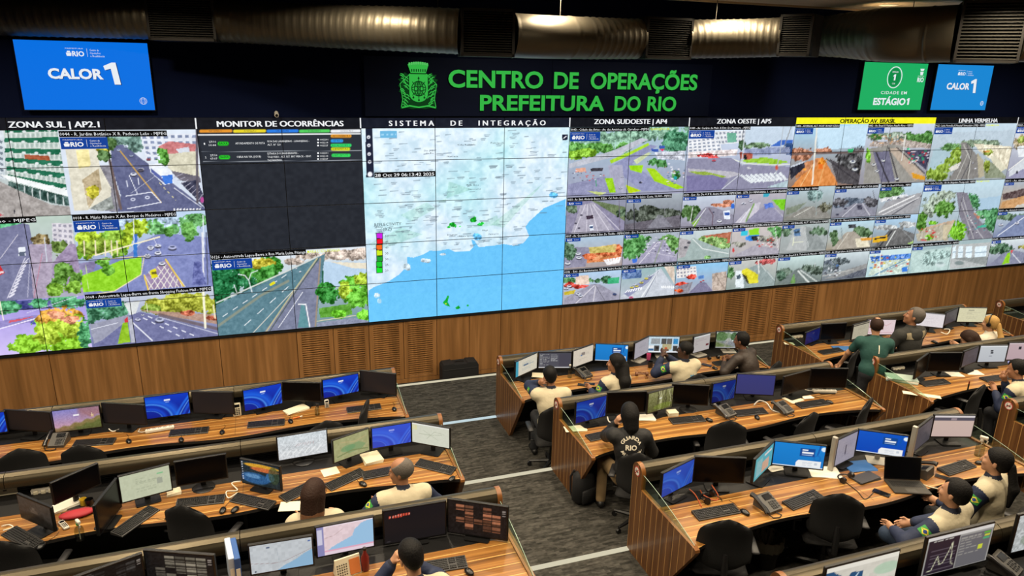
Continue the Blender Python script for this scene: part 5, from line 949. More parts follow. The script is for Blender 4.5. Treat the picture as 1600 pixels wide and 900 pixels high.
for row in (
 (1,-4.857,-.301,0,1.12,.50,.279,'bloom','k','blue wallpaper monitor cut by the left edge of the photo',G1),
 (1,-4.367,-.374,-23.7,1.12,.58,.264,'off grey','k','switched off dark monitor left of the sunrise landscape monitor',G1),
 (1,-3.855,-.437,.9,1.12,.506,.301,'dawn','k','monitor showing a pink sky over a green hill',G1),
 (1,-3.345,-.481,-22.5,1.12,.541,.275,'off grey','k','switched off monitor right of the one showing a pink sky',G1),
 (1,-2.883,-.34,2.4,1.12,.512,.314,'bloom','k','leftmost whole monitor with bright blue wallpaper on the desk by the wall',G1),
 (1,-2.352,-.42,-18.6,1.12,.52,.31,'off grey','k','switched off monitor with a beige desk calculator standing at its right',G1),
 (1,-1.759,-.429,13.2,1.12,.491,.307,'bloom','k','bright blue wallpaper monitor right of the standing beige calculator',G1),
 (1,-1.274,-.44,-19.8,1.12,.505,.274,'off','k','black switched off monitor behind the small clear bottle',G1),
 (1,-.773,-.389,11.1,1.12,.498,.283,'bloom','k','bright blue wallpaper monitor second from the aisle on the desk by the wall',G1),
 (1,-.276,-.39,-30.2,1.12,.519,.314,'off grey','k','grey switched off monitor at the aisle end of the desk by the wall',G1),
 (2,-3.682,-.832,-44.2,1.10,.48,.254,'ruin','k','monitor with a dim brown picture turned to the right, left of the spray bottle',G1),
 (2,-3.44,-.467,38.3,1.12,.44,.237,'off','k','black monitor tilted behind the red pouch',G1),
 (2,-3.114,-.863,75.8,1.10,.457,.316,'off maroon','k','black monitor seen almost edge on, left of the pale document monitor',G1),
 (2,-2.83,-.6,14,1.12,.453,.297,'doc green','k','monitor showing a pale green document',G1),
 (2,-2.34,-.512,2.5,1.12,.478,.278,'off','r','large black switched off monitor right of the pale document monitor',G1),
 (2,-1.783,-.7,-36.7,1.08,.469,.284,'stream','k','monitor with a colourful wallpaper of blue water, turned to the left',G1),
 (2,-1.358,-.275,3.5,1.12,.526,.295,'relief','r','monitor showing a white relief map',G1),
 (2,-.871,-.45,22.6,1.12,.441,.282,'terrain','k','monitor showing an olive green terrain map',G1),
 (2,-.425,-.369,2.5,1.12,.447,.264,'bloom pale','k','monitor with violet blue wallpaper above the grey haired man',G1),
 (2,-.011,-.49,-36.4,1.12,.463,.264,'survey','k','monitor with a pale line map at the aisle end of the middle left desk',G1),
 (3,-2.824,-.36,19.7,1.12,.456,.264,'cctv dark','k','almost black monitor at the bottom left edge of the photo',G1),
 (3,-2.351,-.355,-24,1.12,.556,.302,'cctv','k','monitor with a grid of grey camera pictures at the bottom left',G1),
 (3,-1.625,-.431,-2.1,1.12,.481,.279,'coast','k','monitor with a grey blue coast map right of the blue ring binders',G1),
 (3,-1.129,-.333,1.4,1.12,.472,.297,'coast pink','k','monitor with a pink and blue coast map behind the desk calendar',G1),
 (3,-.547,-.283,-1.3,1.12,.541,.34,'icons','k','dark monitor with a row of small red icons',G1),
 (3,-.028,-.398,-30.8,1.12,.537,.34,'cctv brown','k','dark monitor with a grid of brown camera pictures at the aisle',G1),
 (1,1.835,-.448,30.3,1.12,.498,.26,'cream teal','k','monitor with a cream page and a teal stripe by the aisle',G2),
 (1,2.317,-.373,-16.1,1.12,.498,.274,'list','k','monitor showing a grey list in front of the man on the phone',G2),
 (1,2.784,-.33,23.4,1.12,.46,.285,'cream logo','k','monitor with a cream page and small grey logo right of the grey list',G2),
 (1,3.267,-.324,-22,1.12,.508,.293,'deck','k','monitor with a light blue slide in front of the long haired woman',G2),
 (1,3.79,-.289,29.9,1.12,.422,.283,'lilac grey','s','grey lilac monitor on a silver stand left of the video call',G2),
 (1,4.215,-.245,-17.8,1.12,.502,.291,'conf','s','monitor showing a video call in front of the bald man',G2),
 (1,4.83,-.354,15,1.12,.391,.291,'page pink','s','monitor with a pinkish web page right of the bald man',G2),
 (1,5.37,-.36,-17.2,1.12,.489,.292,'street','s','monitor showing a street with trees left of the man in brown',G2),
 (2,1.958,-.394,10.8,1.12,.456,.296,'bloom dim','k','blue wallpaper monitor at the aisle end in front of the guard',G2),
 (2,2.46,-.35,-12.5,1.12,.5,.292,'off','k','black switched off monitor behind the head of the guard',G2),
 (2,2.888,-.417,12.2,1.12,.424,.288,'forest','k','monitor with a picture of bare trees in golden light',G2),
 (2,3.331,-.392,-23.5,1.12,.467,.278,'off','r','black switched off monitor right of the bare trees picture',G2),
 (2,3.805,-.417,6.6,1.12,.387,.286,'bloom dark','k','narrow dark blue wallpaper monitor left of the plain indigo screen',G2),
 (2,4.344,-.351,-22.8,1.12,.508,.301,'indigo','k','monitor with a plain indigo screen',G2),
 (2,4.888,-.474,10.4,1.12,.508,.277,'off maroon','k','black switched off monitor right of the plain indigo screen',G2),
 (2,5.425,-.467,-16.3,1.12,.517,.289,'off','k','black switched off monitor at the right end of the desk of the guard',G2),
 (3,1.936,-.372,19.6,1.12,.472,.278,'bloom grey','k','blue wallpaper monitor at the aisle end of the nearest middle desk',G2),
 (3,2.407,-.361,-20.7,1.12,.499,.28,'off maroon','k','dark switched off monitor above the headset with orange cables',G2),
 (3,2.898,-.375,30.8,1.12,.468,.272,'teal split','k','narrow teal and pink monitor left of the light blue slide',G2),
 (3,3.346,-.36,-29.4,1.12,.506,.284,'deck','k','large monitor with a light blue slide above the newspaper',G2),
 (3,3.935,-.361,16,1.12,.375,.323,'lilac chart','s2','grey lilac monitor with a silver post at its left side',G2),
 (3,4.339,-.43,-34.1,1.12,.486,.267,'deck royal','s','monitor with a royal blue slide behind the open laptop',G2),
 (3,4.952,-.384,22.6,1.12,.449,.29,'grey dim','s2','dark grey monitor with a silver post, right of the royal blue slide',G2),
 (3,5.428,-.342,-17.6,1.12,.471,.281,'pink page','k','monitor with a pinkish page at the right end near the spray bottle',G2),
 (4,2.254,-.277,.3,1.18,.67,.36,'gis','k','large monitor with a dark blue and pale map at the lower edge',G2),
 (4,3.229,-.235,-.2,1.18,.682,.36,'graph','k','large monitor with a line graph on a dark panel',G2),
 (4,4.172,-.238,-1.4,1.18,.688,.361,'grid map','k','large monitor with grey aerial pictures at the bottom right edge',G2),
 (1,6.95,-.43,20.2,1.02,.50,.235,'violet','k','violet blue monitor at the left end of the desk of the man in green',G3),
 (1,7.3,-.50,-8.1,1.12,.474,.292,'off','k','black switched off monitor right of the violet one',G3),
 (1,7.78,-.595,13,1.12,.46,.28,'olive page','k','monitor with a pale olive page left of the man in green',G3),
 (1,8.255,-.558,-16.8,1.12,.511,.289,'pale chart','k','monitor with a pale pink chart in front of the man in green',G3),
 (1,9.416,-.525,-35.8,1.12,.444,.274,'white page','k','white page monitor right of the man in the hooded jacket',G3),
 (1,9.902,-.51,18.7,1.12,.502,.255,'grey dim','k','dim grey monitor left of the cream page monitor at the far right',G3),
 (1,10.428,-.499,-17.9,1.12,.527,.291,'cream page','k','monitor with a cream page in front of the blonde woman',G3),
 (2,7.002,-.514,24.7,1.12,.466,.278,'off','k','black monitor turned edge on beside the white power strip at right',G3),
 (2,7.475,-.48,-15,1.12,.488,.289,'off','k','black switched off monitor above the two white papers at right',G3),
 (2,7.968,-.467,13.9,1.12,.43,.258,'grey dim','k','dim monitor left of the white page with a black block',G3),
 (2,8.441,-.451,-14,1.12,.447,.281,'code page','k','monitor with a pale page and black block before the man with the phone',G3),
 (2,8.989,-.489,-14.1,1.12,.47,.291,'code pink','k','pink page monitor at the right edge of the photo',G3)):
    monitor(*row)
# ------------------------------------------------------------------ office chairs
mat('chair fabric', '0b0b0c', 0.85, bump=0.15, bscale=160); mat('chair plastic', '0d0d0e', 0.45); mat('chair grey', '1e1e20', 0.5)
def sheet(outline_w, z0, z1, y_of, th, nx=12, nz=12):
    """a padded panel: width by height function, curved front; returns verts, faces"""
    v = []; f = []
    for s in (0, 1):
        for j in range(nz+1):
            a = .5-.5*math.cos(PI*(.04+.92*j/nz)); w = outline_w(a)
            for k in range(nx+1):
                u = k/nx*2-1; pad = th*(1-abs(u)**4)*(1-abs(2*a-1)**6)*.5
                v.append((u*w, y_of(a, u)+(pad if s == 0 else -pad), z0+(z1-z0)*a-.075*u*u*a**3+.04*u*u*(1-a)**3))
    n = (nx+1)*(nz+1)
    for s in (0, 1):
        for j in range(nz):
            for k in range(nx):
                q = [s*n+j*(nx+1)+k, s*n+j*(nx+1)+k+1, s*n+(j+1)*(nx+1)+k+1, s*n+(j+1)*(nx+1)+k]; f.append(tuple(q if s else q[::-1]))
    for j in range(nz):
        for k in (0, nx): f.append((j*(nx+1)+k, (j+1)*(nx+1)+k, n+(j+1)*(nx+1)+k, n+j*(nx+1)+k))
    for k in range(nx):
        for j in (0, nz): f.append((j*(nx+1)+k, j*(nx+1)+k+1, n+j*(nx+1)+k+1, n+j*(nx+1)+k))
    return v, f
def make_chair(label, loc, rz):
    """office chair facing +y, origin on the floor below the seat"""
    t = thing('office_chair', label, 'chair', loc, rz, 'black office chairs')
    bw = lambda a: .252*(1-.12*a)*max(1e-4, 1-abs(2*a-1)**5)**.30
    v, f = sheet(bw, .50, 1.06, lambda a, u: -.235-.05*a+.025*u*u+.035*math.sin(a*PI), .07); MB().add(v, f).build('backrest', ['chair fabric'], t, smooth=1.0)
    q = MB(); q.box(-.24, .24, -.22, .25, .42, .49, 0, .033); q.build('seat', ['chair fabric'], t, smooth=0.8)
    MB().tube([(0, -.10, .40), (0, -.27, .40), (0, -.335, .46), (0, -.325, .62), (0, -.30, .72)], [.03, .03, .028, .028, .02], 8).build('back_bar', ['chair plastic'], t)
    for s in (-1, 1):
        MB().tube([(s*.22, .02, .42), (s*.29, .02, .43), (s*.30, .0, .62)], .016, 8).build('arm_post', ['chair plastic'], t)
        MB().box(s*.30-.035, s*.30+.035, -.14, .13, .62, .65, 0, .013).build('armrest', ['chair grey'], t, smooth=0.8)
    MB().lathe([(.03, .10), (.03, .22), (.022, .22), (.022, .41)], 14).build('gas_column', ['chair plastic'], t)
    b = MB()
    for k in range(5):
        a = 2*PI*k/5+.3; b.tube([(.02*math.cos(a), .02*math.sin(a), .11), (.28*math.cos(a), .28*math.sin(a), .075)], [.028, .016], 6)
    b.build('star_base', ['chair plastic'], t)
    for k in range(5):
        a = 2*PI*k/5+.3; x, y = .28*math.cos(a), .28*math.sin(a); MB().tube([(x-.012*math.sin(a), y+.012*math.cos(a), .03), (x+.012*math.sin(a), y-.012*math.cos(a), .03)], .03, 12).build('caster', ['chair plastic'], t)
    return t
CH0 = None
def chair(i, x, dy, rz, label):
    """x, dy: middle of the seat; rz: turn about the vertical in degrees, 0 facing the video wall"""
    global CH0
    loc = (x, YROW[i]+dy, ZROW[i]); r = math.radians(rz)
    if CH0 is None: CH0 = make_chair(label, loc, r); return CH0
    return dup(CH0, label, loc, r)
chair(1, -4.28, -.93, 6, 'black office chair at the left edge, at the desk by the wall')
chair(1, -3.62, -1.02, -8, 'black office chair below the monitor with the pink sky')
chair(1, -1.12, -1.22, 12, 'black office chair whose top shows behind the relief map monitor')
chair(1, -.78, -.98, 70, 'black office chair turned sideways at the desk by the wall near the aisle')
chair(2, -2.32, -.98, -28, 'black office chair at the left desk beside the woman with long brown hair')
chair(2, -3.76, -1.06, -10, 'black office chair at the left edge below the dim brown monitor')
chair(2, 3.40, -1.0, -20, 'black office chair nearest to the guard in black at her right')
chair(2, 4.30, -1.10, 18, 'black office chair between two others at the desk with the plain indigo screen')
chair(2, 5.22, -1.02, 32, 'black office chair at the right end of the desk with the plain indigo screen')
chair(3, 2.06, -.92, -25, 'black office chair at the striped aisle end of the nearest middle desk')
chair(3, 3.30, -.90, -30, 'large black office chair in front of the keyboard below the newspaper')
chair(2, 7.02, -1.10, 20, 'black office chair at the right desk below the beige envelope')
chair(1, 6.86, -1.12, 35, 'black office chair with a dark jacket by the man in green')
# ------------------------------------------------------------------ things on the desks
mat('key dark', '0a0a0b', 0.5); mat('keyboard body', '2c2b2b', 0.5); mat('key grey', '121213', 0.55); mat('mouse black', '0b0b0c', 0.3); mat('paper', 'd2c9ae', 0.8); mat('paper white', 'd8d4c6', 0.8); mat('phone grey', '3c3a36', 0.45); mat('phone screen', '0c0e12', 0.15); mat('cable black', '0a0a0a', 0.5); mat('cable white', 'd0ccbe', 0.5); mat('cable orange', 'a8502a', 0.5)
mat('red cloth', '9a1f2a', 0.7); mat('yellow plastic', 'c8a82c', 0.45); mat('binder blue', '244e8c', 0.5); mat('binder pale', 'a9b6c8', 0.5); mat('folder blue', '2f5f96', 0.6); mat('book cover', '9fb0a4', 0.5); mat('laptop grey', '3a3732', 0.4, 0.5); mat('brown leather', '6a4226', 0.5); mat('pink plastic', 'c04a7a', 0.5); mat('calendar orange', 'c8743a', 0.6); mat('green plastic', '4a9a4a', 0.4); mat('bin bag', '6f6a5e', 0.35); mat('blue plastic', '3a7ab0', 0.45); mat('bottle red', '6a1a18', 0.3); mat('marker orange', 'd86a1c', 0.5); mat('bag black', '0d0e11', 0.75, bump=0.1, bscale=80)
glass_mat('clear plastic', 'd8dcd4', 0.05)
def dz(i): return ZROW[i]+DESK
def spot(i, u, v, h=0.0):
    p = at_z(u, v, dz(i)+h); return p.x, p.y
SRC = {}
def proto(key, make, label, loc, rz, group=None, cat=None):
    if key not in SRC: SRC[key] = make(label, loc, rz, group); return SRC[key]
    return dup(SRC[key], label, loc, rz, group)
def make_keyboard(label, loc, rz, group):
    t = thing('keyboard', label, 'keyboard', loc, rz, group)
    b = MB(); b.prism([(-.068, 0), (.068, 0), (.068, .026), (.055, .028), (-.062, .014), (-.068, .010)], 'x', -.22, .22, 0); b.build('keyboard_case', ['keyboard body'], t, smooth=0)
    b = MB(); r = random.Random(3)
    sl = (.028-.014)/.117
    for j, yy in enumerate((-.050, -.031, -.012, .007, .026, .047)):
        x = -.212
        for blk, n in ((0, 15), (1, 3), (2, 4)):
            for k in range(n):
                w = .0178
                if not (j == 2 and blk == 1) and not (j == 0 and blk == 0 and 4 <= k <= 9):
                    zt = .014+sl*(yy+.062); b.box(x+.001, x+w-.001, yy-.008, yy+.008, zt-.002, zt+.007, 0)
                x += .0186
            x += .008
    b.box(-.212+.0186*4, -.212+.0186*10-.002, -.058, -.042, .012, .0215, 0)
    b.build('key_block', ['key grey'], t, smooth=0); return t
def keyboard(i, u0, v0, u1, v1, label):
    a = at_z(u0, v0, dz(i)); e = at_z(u1, v1, dz(i)); c = (a+e)/2
    proto('keyboard', make_keyboard, label, (c.x, c.y, dz(i)+.0005), math.atan2(e.y-a.y, e.x-a.x), 'keyboards on the desks')
def make_mouse(label, loc, rz, group):
    t = thing('mouse', label, 'mouse', loc, rz, group); b = MB(); b.ell((0, 0, .012), (.031, .055, .024), 14); b.v[-1][:, 2] = np.maximum(b.v[-1][:, 2], 0); b.build('mouse_body', ['mouse black'], t, smooth=1.2)
    MB().tube([(0, .030, .0315), (0, .018, .0345)], .004, 8).build('scroll_wheel', ['key grey'], t); MB().tube([(0, .05, .008), (.01, .10, .003), (.03, .16, .003), (.02, .22, .003)], .002, 5).build('mouse_cable', ['cable black'], t); return t
def mouse(i, u, v, rz, label):
    x, y = spot(i, u, v, .015); proto('mouse', make_mouse, label, (x, y, dz(i)), math.radians(rz), 'mice on the desks')
KB = [(1,113,695,182,690.5,'black keyboard below the pink sky monitor'),(1,264,679,327,673,'black keyboard right of the white power strip on the desk by the wall'),(1,386,666,446,661,'black keyboard left of the clear bottle on the desk by the wall'),(1,541,643,596,636,'black keyboard nearest the aisle on the desk by the wall'),
(2,16,832,56,855,'black keyboard at the left edge in front of the dim brown monitor'),(2,184,836,239,797,'black keyboard lying diagonally below the pale document monitor'),(2,277,789,350,781,'black keyboard below the large black monitor of the left block'),(2,366,779,425,792,'black keyboard in front of the colourful wallpaper monitor'),(2,444,781,498,754,'black keyboard left of the woman with long brown hair, behind the paper'),(2,512,764,568,738,'black keyboard to the right of the woman with long brown hair'),(2,580,743,618,736,'black keyboard half hidden behind the grey haired man'),(2,652,724,709,738,'black keyboard right of the grey haired man at the aisle'),
(3,668,889,706,883,'black keyboard partly hidden behind the man with hands at his face'),
(1,1117,570,1152,565,'black keyboard left of the man in the brown jacket'),(2,1046,660,1101,655,'black keyboard right of the guard in black'),(2,1147,648,1196,643,'black keyboard between the two desk phones'),(2,1245,636,1293,629,'black keyboard right of both desk phones'),(2,930,684,958,678,'black keyboard partly under the arm of the guard'),
(3,1086,808,1151,796,'black keyboard nearest the striped end of the laptop desk'),(3,1232,792,1278,774,'black keyboard below the newspaper and left of the phone'),(3,1474,739,1515,726,'black keyboard by the right hand spray bottle'),
(1,1280,553,1316,547,'black keyboard beside the blue tray'),(2,1440,602,1480,597,'black keyboard by the two white papers at right'),(2,1534,595,1576,590,'black keyboard in front of the man with the phone')]
for k in KB: keyboard(*k)
MS = [(1,201,689,20,'black mouse right of the keyboard below the pink sky monitor'),(1,283,687,10,'black mouse in front of the keyboard by the power strip'),(1,347,675,0,'black mouse alone in the middle of the desk by the wall'),(1,454,658,10,'black mouse left of the orange marker'),(1,616,639,0,'black mouse at the aisle end of the desk by the wall'),
(2,64,853,-20,'black mouse beside the keyboard at the left edge'),(2,267,809,80,'large black mouse right of the diagonal keyboard'),(2,348,797,-10,'left one of two black mice in front of the colourful wallpaper monitor'),(2,367,796,-30,'right one of two black mice in front of the colourful wallpaper monitor'),(2,567,756,30,'grey black mouse left of the grey haired man'),(2,706,748,-40,'black mouse at the aisle corner of the desk of the grey haired man'),
(3,733,893,20,'grey mouse on the bare desk top by the lower edge'),(2,1108,656,20,'black mouse left of the first desk phone'),(2,1183,652,-20,'black mouse in front of the keyboard between the phones'),(2,1296,628,20,'black mouse right of the last keyboard in the row with the indigo screen'),(3,1164,800,10,'black mouse left of the big desk phone'),(3,1532,723,60,'black mouse beneath the right hand spray bottle'),(1,1460,534,20,'black mouse by the man in the hooded jacket'),(2,1578,590,40,'black mouse next to the man with the phone'),(1,1117,575,10,'black mouse by the open notebook')]
for k in MS: mouse(*k)
def make_phone(label, loc, rz, group):
    t = thing('desk_phone', label, 'telephone', loc, rz, group)
    M = Matrix.Rotation(math.radians(28), 4, 'X')
    b = MB(); b.prism([(-.10, 0), (.10, 0), (.09, .10), (.07, .105), (-.10, .03)], 'x', -.055, .115, 0); b.build('phone_body', ['phone grey'], t, smooth=0)
    sl = math.atan2(.075, .17); R_ = Matrix.Translation((.045, -.015, .0685)) @ Matrix.Rotation(sl, 4, 'X')
    MB().box(-.045, .045, .025, .085, .0, .004, 0, 0, R_).build('phone_screen', ['phone screen'], t, smooth=0)
    b = MB()
    for j in range(4):
        for k in range(3): b.box(-.03+k*.024, -.012+k*.024, -.075+j*.022, -.06+j*.022, 0, .005, 0, 0, R_)
    for k in range(5): b.box(.048, .058, -.07+k*.028, -.055+k*.028, 0, .005, 0, 0, R_)
    b.build('phone_keys', ['key grey'], t, smooth=0)
    b = MB(); b.tube([(-.085, -.10, .035), (-.085, -.07, .062), (-.085, 0, .090), (-.085, .07, .118), (-.085, .10, .115)], [.026, .022, .016, .022, .027], 10); b.build('handset', ['mouse black'], t)
    MB().tube([(-.085, -.10, .03), (-.06, -.15, .008), (.0, -.17, .006), (.05, -.15, .006), (.03, -.10, .01)], .005, 6).build('coiled_cord', ['cable black'], t); return t
for i, u, v, rz, lab in ((3,1196,790,10,'big grey desk phone between two keyboards on the laptop desk'),(2,1132,645,15,'left one of two desk phones in the row with the indigo screen'),(2,1222,640,15,'right one of two desk phones in the row with the indigo screen'),(1,910,585,20,'black desk phone in front of the cream page with the logo'),(3,1440,735,200,'dark desk phone seen from behind, right of the laptop'),(4,1568,888,20,'black desk phone cut by the bottom right corner'),(1,88,690,-10,'black desk phone with keypad left of the pink sky monitor')):
    x, y = spot(i, u, v, .03); proto('phone', make_phone, lab, (x, y, dz(i)), math.radians(rz), 'desk phones')
def flat(name, label, cat, i, u, v, w, d, h, rz, m, tilt=0, m2=None, group=None):
    """papers, pads, books: a slim stack with slightly shifted sheets"""
    x, y = spot(i, u, v); t = thing(name, label, cat, (x, y, dz(i)+.0005), math.radians(rz), group); n = 1 if h < .004 else 3
    for k in range(n):
        z0, z1 = h*k/n, h*(k+1)/n
        MB().box(-w/2, w/2, -d/2, d/2, z0, z1-.0003, 0, min(.002, h/6), Matrix.Rotation(math.radians((k-1)*3 if n > 1 else 0), 4, 'Z')).build('sheet' if not m2 else ('cover' if k != 1 else 'page_block'), [m2 if (m2 and k != 1) else m], t, smooth=0)
    return t
PP = 'papers on the desks'
for r in ((2,516,737,.17,.15,.002,10,'paper','square cream paper left of the long keyboards'),(2,581,718,.20,.22,.035,8,'paper','stack of cream papers below the violet blue monitor'),(2,455,791,.22,.16,.002,-12,'paper','cream sheet of paper in front of the woman with brown hair'),(2,272,771,.13,.10,.03,10,'paper','cream note block below the large black monitor'),
          (1,843,587,.22,.16,.012,-25,'paper','open note pad by the man on the phone'),(1,1140,573,.24,.17,.004,10,'paper','open notebook by the hand of the man in brown'),(1,1130,565,.18,.08,.003,5,'paper white','narrow white slip above the open notebook'),(2,899,670,.26,.14,.006,-8,'paper','flat papers at the aisle end beside the guard'),(2,1009,653,.22,.16,.012,-15,'paper white','white papers right of the head of the guard'),
          (2,1239,624,.22,.18,.005,12,'paper','loose papers right of the second desk phone'),(2,1262,621,.15,.08,.004,-5,'paper white','small white card right of the loose papers'),(3,1214,732,.20,.10,.008,0,'paper white','white note pad under the light blue slide'),(3,1288,738,.30,.22,.006,-25,'paper white','folded newspaper under the light blue slide monitor'),(3,1342,729,.30,.20,.008,-10,'folder blue','blue folder between the silver stands'),
          (2,1440,617,.46,.10,.003,-38,'paper','long beige envelope on the end of the right hand desk'),(2,1490,585,.24,.16,.003,-20,'paper white','left one of two white papers on the right hand desk'),(2,1520,582,.24,.17,.003,-18,'paper white','right one of two white papers on the right hand desk'),(1,1233,537,.16,.10,.004,-25,'paper','beige card on the end of the desk of the man in green'),(1,1316,545,.30,.20,.012,-20,'folder blue','blue tray in front of the violet monitor'),
          (1,840,602,.24,.16,.012,-30,'keyboard body','black tablet below the cream and teal page'),(3,1352,748,.28,.14,.02,5,'keyboard body','black keyboard pad left of the laptop'),(1,463,641,.30,.16,.02,25,'paper','cream papers fanned open behind the orange marker'),(2,100,793,.30,.14,.03,30,'paper white','white papers under cables behind the red pouch')):
    flat('paper' if 'paper' in r[8] or 'card' in r[8] or 'note' in r[8] or 'slip' in r[8] or 'envelope' in r[8] else ('folder' if 'folder' in r[8] else ('tray' if 'tray' in r[8] else 'tablet')), r[8], 'paper' if 'aper' in r[8] or 'card' in r[8] or 'note' in r[8] or 'slip' in r[8] or 'envelope' in r[8] else ('folder' if 'folder' in r[8] or 'tray' in r[8] else 'tablet'), r[0], r[1], r[2], r[3], r[4], r[5], r[6], r[7], group=PP)
flat('book', 'thick pale green book on the end of the right hand desk', 'book', 2, 1408, 594, .40, .22, .05, -38, 'paper white', m2='book cover')
flat('envelope_box', 'small cream box at the foot of the bare trees picture', 'box', 2, 1050, 648, .13, .11, .05, -10, 'paper')
def on(i, u, v, name, label, cat, rz=0, group=None):
    x, y = spot(i, u, v); return thing(name, label, cat, (x, y, dz(i)+.0005), math.radians(rz), group)
def spray(i, u, v, label, s=1.0, cap='white plastic', trig='white plastic'):
    t = on(i, u, v, 'spray_bottle', label, 'bottle', 30, 'spray bottles')
    b = MB(); b.lathe([(.036*s, 0), (.038*s, .004), (.038*s, .10*s), (.030*s, .125*s), (.013*s, .14*s), (.012*s, .155*s)], 20); b.build('bottle', ['clear plastic'], t)
    MB().lathe([(.016*s, .152*s), (.016*s, .172*s), (.012*s, .175*s)], 14).build('collar', [cap], t)
    q = MB(); q.box(-.014*s, .014*s, -.045*s, .022*s, .175*s, .205*s, 0, .006*s); q.tube([(0, -.02*s, .18*s), (0, -.045*s, .165*s), (0, -.04*s, .14*s)], .006*s, 6); q.build('spray_head', [trig], t); MB().tube([(0, 0, .005), (0, 0, .16*s)], .003, 6).build('dip_tube', ['white plastic'], t)
spray(2, 126, 843, 'clear spray bottle with a green collar at the left desk', 1.0, 'green plastic'); spray(3, 1529, 712, 'clear spray bottle with a white head at the right end of the laptop desk', 1.15); spray(1, 496, 648, 'small clear spray bottle in front of the black monitor', .8, 'panel casing', 'panel casing')
def handset(i, u, v, rz, label, standing=False, c='white plastic', w=.05, l=.16):
    t = on(i, u, v, 'cordless_phone' if not standing else 'desk_calculator', label, 'telephone' if not standing else 'calculator', rz)
    M = Matrix.Rotation(math.radians(75), 4, 'X') @ Matrix.Translation((0, l/2, 0)) if standing else Matrix.Identity(4)
    if not standing: M = Matrix.Translation((0, 0, .0))
    b = MB(); b.box(-w/2, w/2, -l/2, l/2, 0, .024, 0, .007, M); b.build('body', [c], t, smooth=0.8); MB().box(-w*.35, w*.35, l*.18, l*.38, .022, .026, 0, 0, M).build('display', ['phone screen'], t, smooth=0)
    b = MB()
    for j in range(4):
        for k in range(3): b.box(-w*.34+k*w*.25, -w*.34+k*w*.25+w*.18, -l*.38+j*l*.13, -l*.38+j*l*.13+l*.08, .022, .027, 0, 0, M)
    b.build('buttons', ['key grey'], t, smooth=0)
handset(2, 100, 822, 30, 'white cordless handset beside the dim brown monitor'); handset(1, 371, 650, 5, 'beige calculator standing upright between two monitors', True, 'plaque cream', .10, .17); handset(1, 511, 637, 5, 'white phone standing upright below the blue wallpaper', True, 'white plastic', .055, .11)
def smartphone(i, u, v, rz, label, case='mouse black'):
    t = on(i, u, v, 'smartphone', label, 'phone', rz, 'smartphones on the desks'); MB().rprism(.074, .155, .01, 0, .009, 0).build('phone_case', [case], t, smooth=0.6); MB().rprism(.068, .148, .008, .0088, .0096, 0).build('phone_display', ['phone screen'], t, smooth=0)
smartphone(3, 1377, 771, 28, 'black smartphone left of the laptop base'); smartphone(3, 1474, 747, 35, 'dark smartphone in a case beneath the far right keyboard', 'brown leather'); smartphone(1, 911, 602, 60, 'left one of two phones before the long haired woman'); smartphone(1, 921, 600, 60, 'right one of two phones before the long haired woman'); smartphone(1, 1104, 571, 35, 'grey phone right of the bald man')
t = on(3, 1418, 762, 'laptop', 'open black laptop in front of the royal blue slide', 'laptop', -22); w, d = .36, .245
MB().box(-w/2, w/2, -d/2, d/2, 0, .016, 0, .005).build('laptop_base', ['laptop grey'], t, smooth=0.5); b = MB()
for j in range(5):
    for k in range(15): b.box(-.15+k*.0202, -.134+k*.0202, -.01+j*.021, .008+j*.021, .0155, .0175)
b.build('key_block', ['key dark'], t, smooth=0); MB().box(-.05, .05, -.105, -.04, .0155, .0166).build('touchpad', ['phone grey'], t, smooth=0)
ML = Matrix.Translation((0, d/2, .014)) @ Matrix.Rotation(math.radians(-14), 4, 'X'); l = MB().box(-w/2, w/2, -.004, .004, 0, .235, 0, .003, ML).build('laptop_lid', ['mouse black'], t, smooth=0.5); MB().box(-w/2+.01, w/2-.01, -.0052, -.003, .015, .225, 0, 0, ML).build('screen', ['screen off'], l, smooth=0)
# cups, pouch, calendar, binders, bottles
def cup(i, u, v, label, m, r=.035, h=.09, handle=False):
    t = on(i, u, v, 'cup', label, 'cup', 0); MB().lathe([(r*.8, 0), (r*.85, .003), (r, h), (r*.92, h), (r*.8, .01), (.001, .008)], 20).build('cup_body', [m], t)
    if handle: MB().tube([(r, 0, h*.8), (r+.03, 0, h*.7), (r+.03, 0, h*.35), (r*.9, 0, h*.25)], .005, 8).build('handle', [m], t)
cup(2, 131, 790, 'yellow cup behind the red pouch', 'yellow plastic', .032, .075); cup(2, 141, 792, 'dark cup right of the yellow cup', 'mouse black', .038, .085); cup(1, 1016, 574, 'black mug left of the bald man', 'mouse black', .042, .095, True); cup(1, 1013, 562, 'pink cup beside the video call monitor', 'pink plastic', .035, .10)
t = on(2, 121, 806, 'pouch', 'red pouch on the left desk under cables', 'pouch', 8); b = MB(); b.ell((0, 0, .028), (.15, .075, .032), 18); b.v[-1][:, 2] = np.maximum(b.v[-1][:, 2], 0); b.build('pouch_body', ['red cloth'], t, smooth=1.2); MB().tube([(-.13, .02, .045), (0, .03, .062), (.13, .02, .045)], .004, 6).build('zip', ['cable black'], t)
t = on(3, 543, 895, 'desk_calendar', 'desk calendar with an orange picture at the bottom left', 'calendar', 12); b = MB(); b.prism([(-.05, 0), (.05, 0), (.006, .15), (-.006, .15)], 'x', -.10, .10, 0); b.build('calendar_stand', ['paper'], t, smooth=0)
Mc = Matrix.Translation((0, -.0525, 0)) @ Matrix.Rotation(math.radians(-16.3), 4, 'X'); q = MB(); q.box(.01, .095, -.001, .001, .01, .135, 0, 0, Mc); q.build('picture', ['calendar orange'], t, smooth=0); b = MB()
for j in range(5):
    for k in range(5): b.box(-.09+k*.018, -.081+k*.018, -.001, .001, .025+j*.02, .033+j*.02, 0, 0, Mc)
